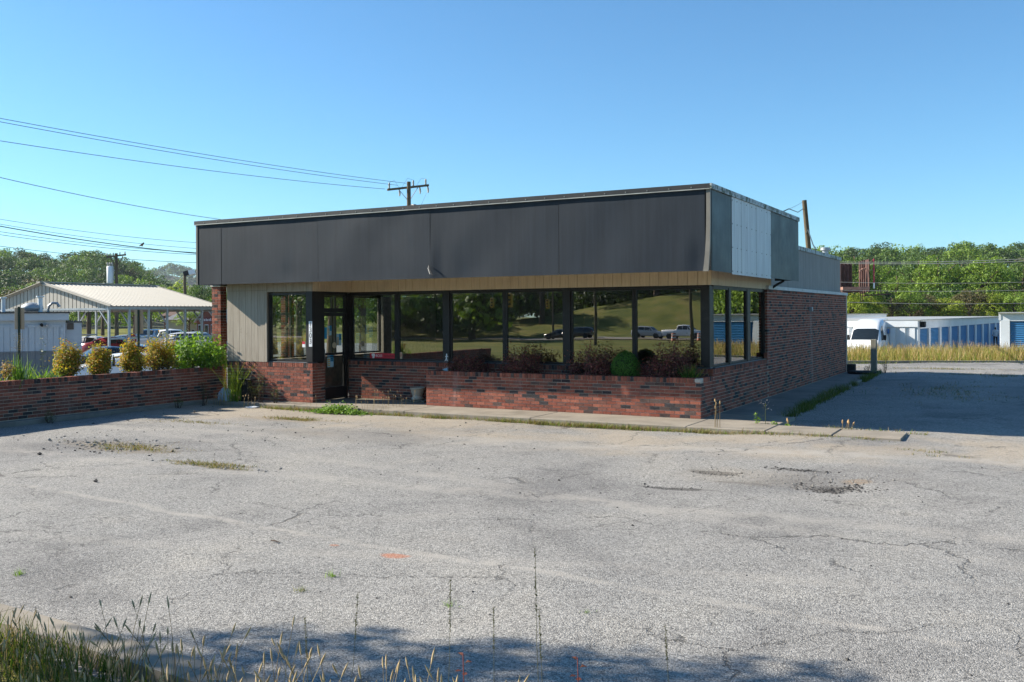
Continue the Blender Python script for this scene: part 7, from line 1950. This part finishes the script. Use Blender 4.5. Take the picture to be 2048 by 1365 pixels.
ld = MB(); ld.bar((X(1711.5), -1.4, Zv(609)), (X(1711.5), -1.4, Zv(580)), .05).bar((X(1715), -1.4, Zv(609)), (X(1715), -1.4, Zv(580)), .05).bar((X(1692), -1.4, Zv(606.5)), (X(1715), -1.4, Zv(606.5)), .05).bar((X(1711.5), -1.4, Zv(560)), (X(1711.5), -1.4, Zv(528)), .05).bar((X(1717.5), -1.4, Zv(560)), (X(1717.5), -1.4, Zv(528)), .05).bar((X(1711.5), -1.4, Zv(528)), (X(1717.5), -1.4, Zv(528)), .05)
ld.build('ladder', RUST, bb)
MB().tube([(X(1712), -1.0, Zv(544)), (X(1718), -1.0, Zv(540)), (X(1725), -.9, Zv(538.5))], .11, 7).build('lamp_arm', RUSTL, bb)
MB().cyl((X(1700), .9, 0), .45, Zv(583), 14).build('column', RUST, bb)

# ------------------------------------------------------------------ what stands behind the camera (seen in the glass)
def refl(u, v, D):     # place seen mirrored in the front glazing: photo ray, D = path depth
    p = atd(u, v, D); return Vector((p.x, 2 * FY - p.y, p.z))
G = 'vehicles on the road opposite, reflected in the windows'
for (u, D, kd, pt_, hd, lab) in ((1318, 122, 'pickup', P_WHITE, Vector((1, 0.05, 0)), 'white pickup reflected in the right-hand shop window'), (1240, 124, 'suv', P_SILVER, Vector((1, 0.05, 0)), 'silver SUV reflected left of the white pickup'), (970, 120, 'sedan', P_BLACK, Vector((-1, 0.03, 0)), 'black sedan reflected in the middle shop window'), (1030, 121, 'suv', P_BLACK, Vector((-1, 0.03, 0)), 'black SUV reflected right of the black sedan')):
    q = refl(u, 660, D); car(kd, pt_, (q.x, -88.5, -1.655), ang(hd), lab, 'car', G, name='passing_car')
G = 'trees opposite, reflected in the windows'
for (u, D, h, r, k, lab) in ((1085, 168, 11, 5.5, 'dark', 'dark tree on the grassy bank reflected in the third window'), (1308, 170, 10, 5.0, 'dark', 'dark tree on the bank reflected above the white pickup'), (945, 140, 12, 5.5, 'light', 'lighter green tree reflected above the black sedan')):
    q = refl(u, 640, D)
    tree((q.x, q.y, float(ground_h(q.x, q.y)) - .1), h, r, k, lab, G, 0.78, 60 + int(u) % 7, trunk_w=1.5)
sp = []
for i in range(230):
    u = hr.uniform(560, 1560); D = hr.uniform(172, 230) if u > 1000 else hr.uniform(135, 215); q = refl(u, 640, D); r = hr.uniform(3.0, 5.5)
    sp.append(((q.x, q.y, float(ground_h(q.x, q.y)) + r * .55 + hr.uniform(0, 1.8)), r, r * 1.1, hr.choices(range(5), (0.34, 0.42, 0.2, 0.04, 0))[0]))
wood('roadside_wood', 'dark wood on top of the bank opposite, reflected in the windows', sp, FM, lambda c: True)
for (u, D, h, lab) in ((1190, 110, 11, 'dark utility pole reflected in the fourth window'), (1378, 100, 11, 'brown pole reflected near the right window edge'), (1108, 140, 10, 'thin pole reflected in the third window')):
    q = refl(u, 640, D); r_ = empty('utility_pole', (q.x, q.y, -1.9), 0, lab, 'utility pole', 'utility poles')
    MB().tube([(0, 0, 0), (0, 0, h)], [.2, .14], 8).build('pole', POLE_W, r_)
    MB().bar((-1.2, 0, h - .5), (1.2, 0, h - .5), .12).build('crossarm', POLE_W, r_)
ORG = pmat('orange_barrel', (0.5, 0.10, 0.02), 0.6)
for (u, lab) in ((1272, 'orange traffic barrel reflected beside the SUV'), (1335, 'orange traffic barrel reflected in front of the pickup'), (1395, 'orange traffic barrel reflected by the right pole')):
    q = refl(u, 668, 112); r_ = empty('traffic_barrel', (q.x, -81, -1.72), 0, lab, 'barrel', 'traffic barrels')
    MB().lathe([(0, 0), (.32, 0), (.32, .06), (.29, .08), (.25, 1.0), (0, 1.02)], n=14).build('body', ORG, r_)
    MB().lathe([(.288, .35), (.275, .55)], n=14).lathe([(.268, .72), (.262, .88)], n=14).build('reflective_band', WHT, r_)
YELS = pmat('signal_yellow', (0.45, 0.25, 0.02), 0.5)
for (u, v, D, lab) in ((985, 605, 105, 'yellow traffic signal reflected in the third window'), (1021, 600, 70, 'nearest yellow traffic signal reflected beside the mullion'), (1097, 607, 105, 'yellow traffic signal reflected in the fourth window')):
    q = refl(u, v, D); r_ = empty('traffic_signal', q, 0, lab, 'traffic signal', 'traffic signals')
    MB().box((-.18, -.14, -.5), (.18, .14, .5), .03).build('housing', YELS, r_)
    for k in range(3): MB().lathe([(.0, .0), (.11, .0), (.12, .12), (.0, .02)], (0, 0, 0), 10).build('visor', RUBBER, r_, (0, .14, -.32 + .32 * k))
    MB().cyl((0, 0, .5), .02, .9, 6).build('hanger', STEEL, r_)
    a, b = q + Vector((-30, 2, 1.5)), q + Vector((25, -2, 1.3))
    wire(a, b, .2, .015, 'span wire carrying the ' + lab)

# shade tree left of the camera: throws the branch shadows on the foreground asphalt
def shade_tree(loc, h, label, seed, blobs):
    root = empty('shade_tree', loc, 0, label, 'tree', 'shade trees on the verge')
    rg = np.random.default_rng(seed); tk = MB()
    tk.tube([(0, 0, 0), (.05, .03, h * .3), (-.05, .05, h * .55), (0, 0, h * .8)], [.22, .17, .13, .06], 10)
    C, N = [], []
    for (bx_, by_, bz_, br) in blobs:
        tk.tube([(0, 0, h * .35 + .1 * bz_), (bx_ * .5, by_ * .5, bz_ * .85), (bx_, by_, bz_)], [.07, .045, .015], 6)
        k = int(620 * br * br); e = rg.normal(0, 1, (k, 3)); e /= np.linalg.norm(e, axis=1, keepdims=True)
        C.append(np.array([bx_, by_, bz_]) + e * (br * rg.uniform(.2, 1, (k, 1)) ** .5) * np.array([1, 1, .55])); N.append(e)
    tk.build('trunk', BARK, root)
    V, F = leaf_cloud(rg, np.concatenate(C), np.concatenate(N) + np.array([0, 0, .6]), .11, .6, .5, .08)
    link('crown', np_mesh('crown', V, F), root, TREE_M['mid'])
rb = random.Random(3)
def shadow_src(u, v, hz):     # a twig that shades the ground point under photo pixel (u, v)
    gpt = onz(u, v, -.1); k = (hz + .1) / SUN_DIR.z
    return gpt + SUN_DIR * k
base_t = Vector((-11.6, -0.6, 0))
bl = []
for (u, v, hz, br) in ((520, 1285, 5.2, .38), (640, 1290, 5.6, .42), (740, 1278, 5.0, .28), (850, 1335, 5.4, .42), (960, 1310, 4.8, .36), (1060, 1325, 5.5, .42), (560, 1345, 5.8, .5), (760, 1360, 5.2, .5), (1160, 1345, 4.6, .38), (1290, 1345, 5.0, .42), (1420, 1350, 5.6, .36), (1560, 1355, 5.3, .36), (1660, 1345, 4.9, .22), (300, 1300, 6.0, .40), (1000, 1400, 5.0, .6), (1250, 1420, 5.4, .6), (700, 1430, 5.6, .6), (1500, 1420, 5.8, .5), (400, 1400, 6.2, .6)):
    s_ = shadow_src(u, v, hz) - base_t; bl.append((s_.x, s_.y, s_.z, br))
for i in range(26):
    a = rb.uniform(0, 6.28); r_ = rb.uniform(.5, 3.4); bl.append((r_ * math.cos(a), -1.6 + r_ * math.sin(a) * .8, rb.uniform(4.2, 8.2), rb.uniform(.6, 1.0)))
shade_tree(base_t, 8.0, 'leafy shade tree on the verge left of the camera, casting the foreground shadow', 17, bl)

# ------------------------------------------------------------------ summer haze
hz_ = NT('summer_haze')
pv_ = hz_.n('VolumePrincipled'); pv_.inputs['Density'].default_value = 0.00009; pv_.inputs['Color'].default_value = (0.80, 0.88, 1.0, 1); pv_.inputs['Anisotropy'].default_value = 0.2
hz_.t.links.new(pv_.outputs[0], hz_.out.inputs['Volume'])
tag(MB().box((-2600, -2600, -30), (2600, 2600, 130)).build('haze', hz_.m), 'thin summer haze in the air', 'haze', None, 'stuff')
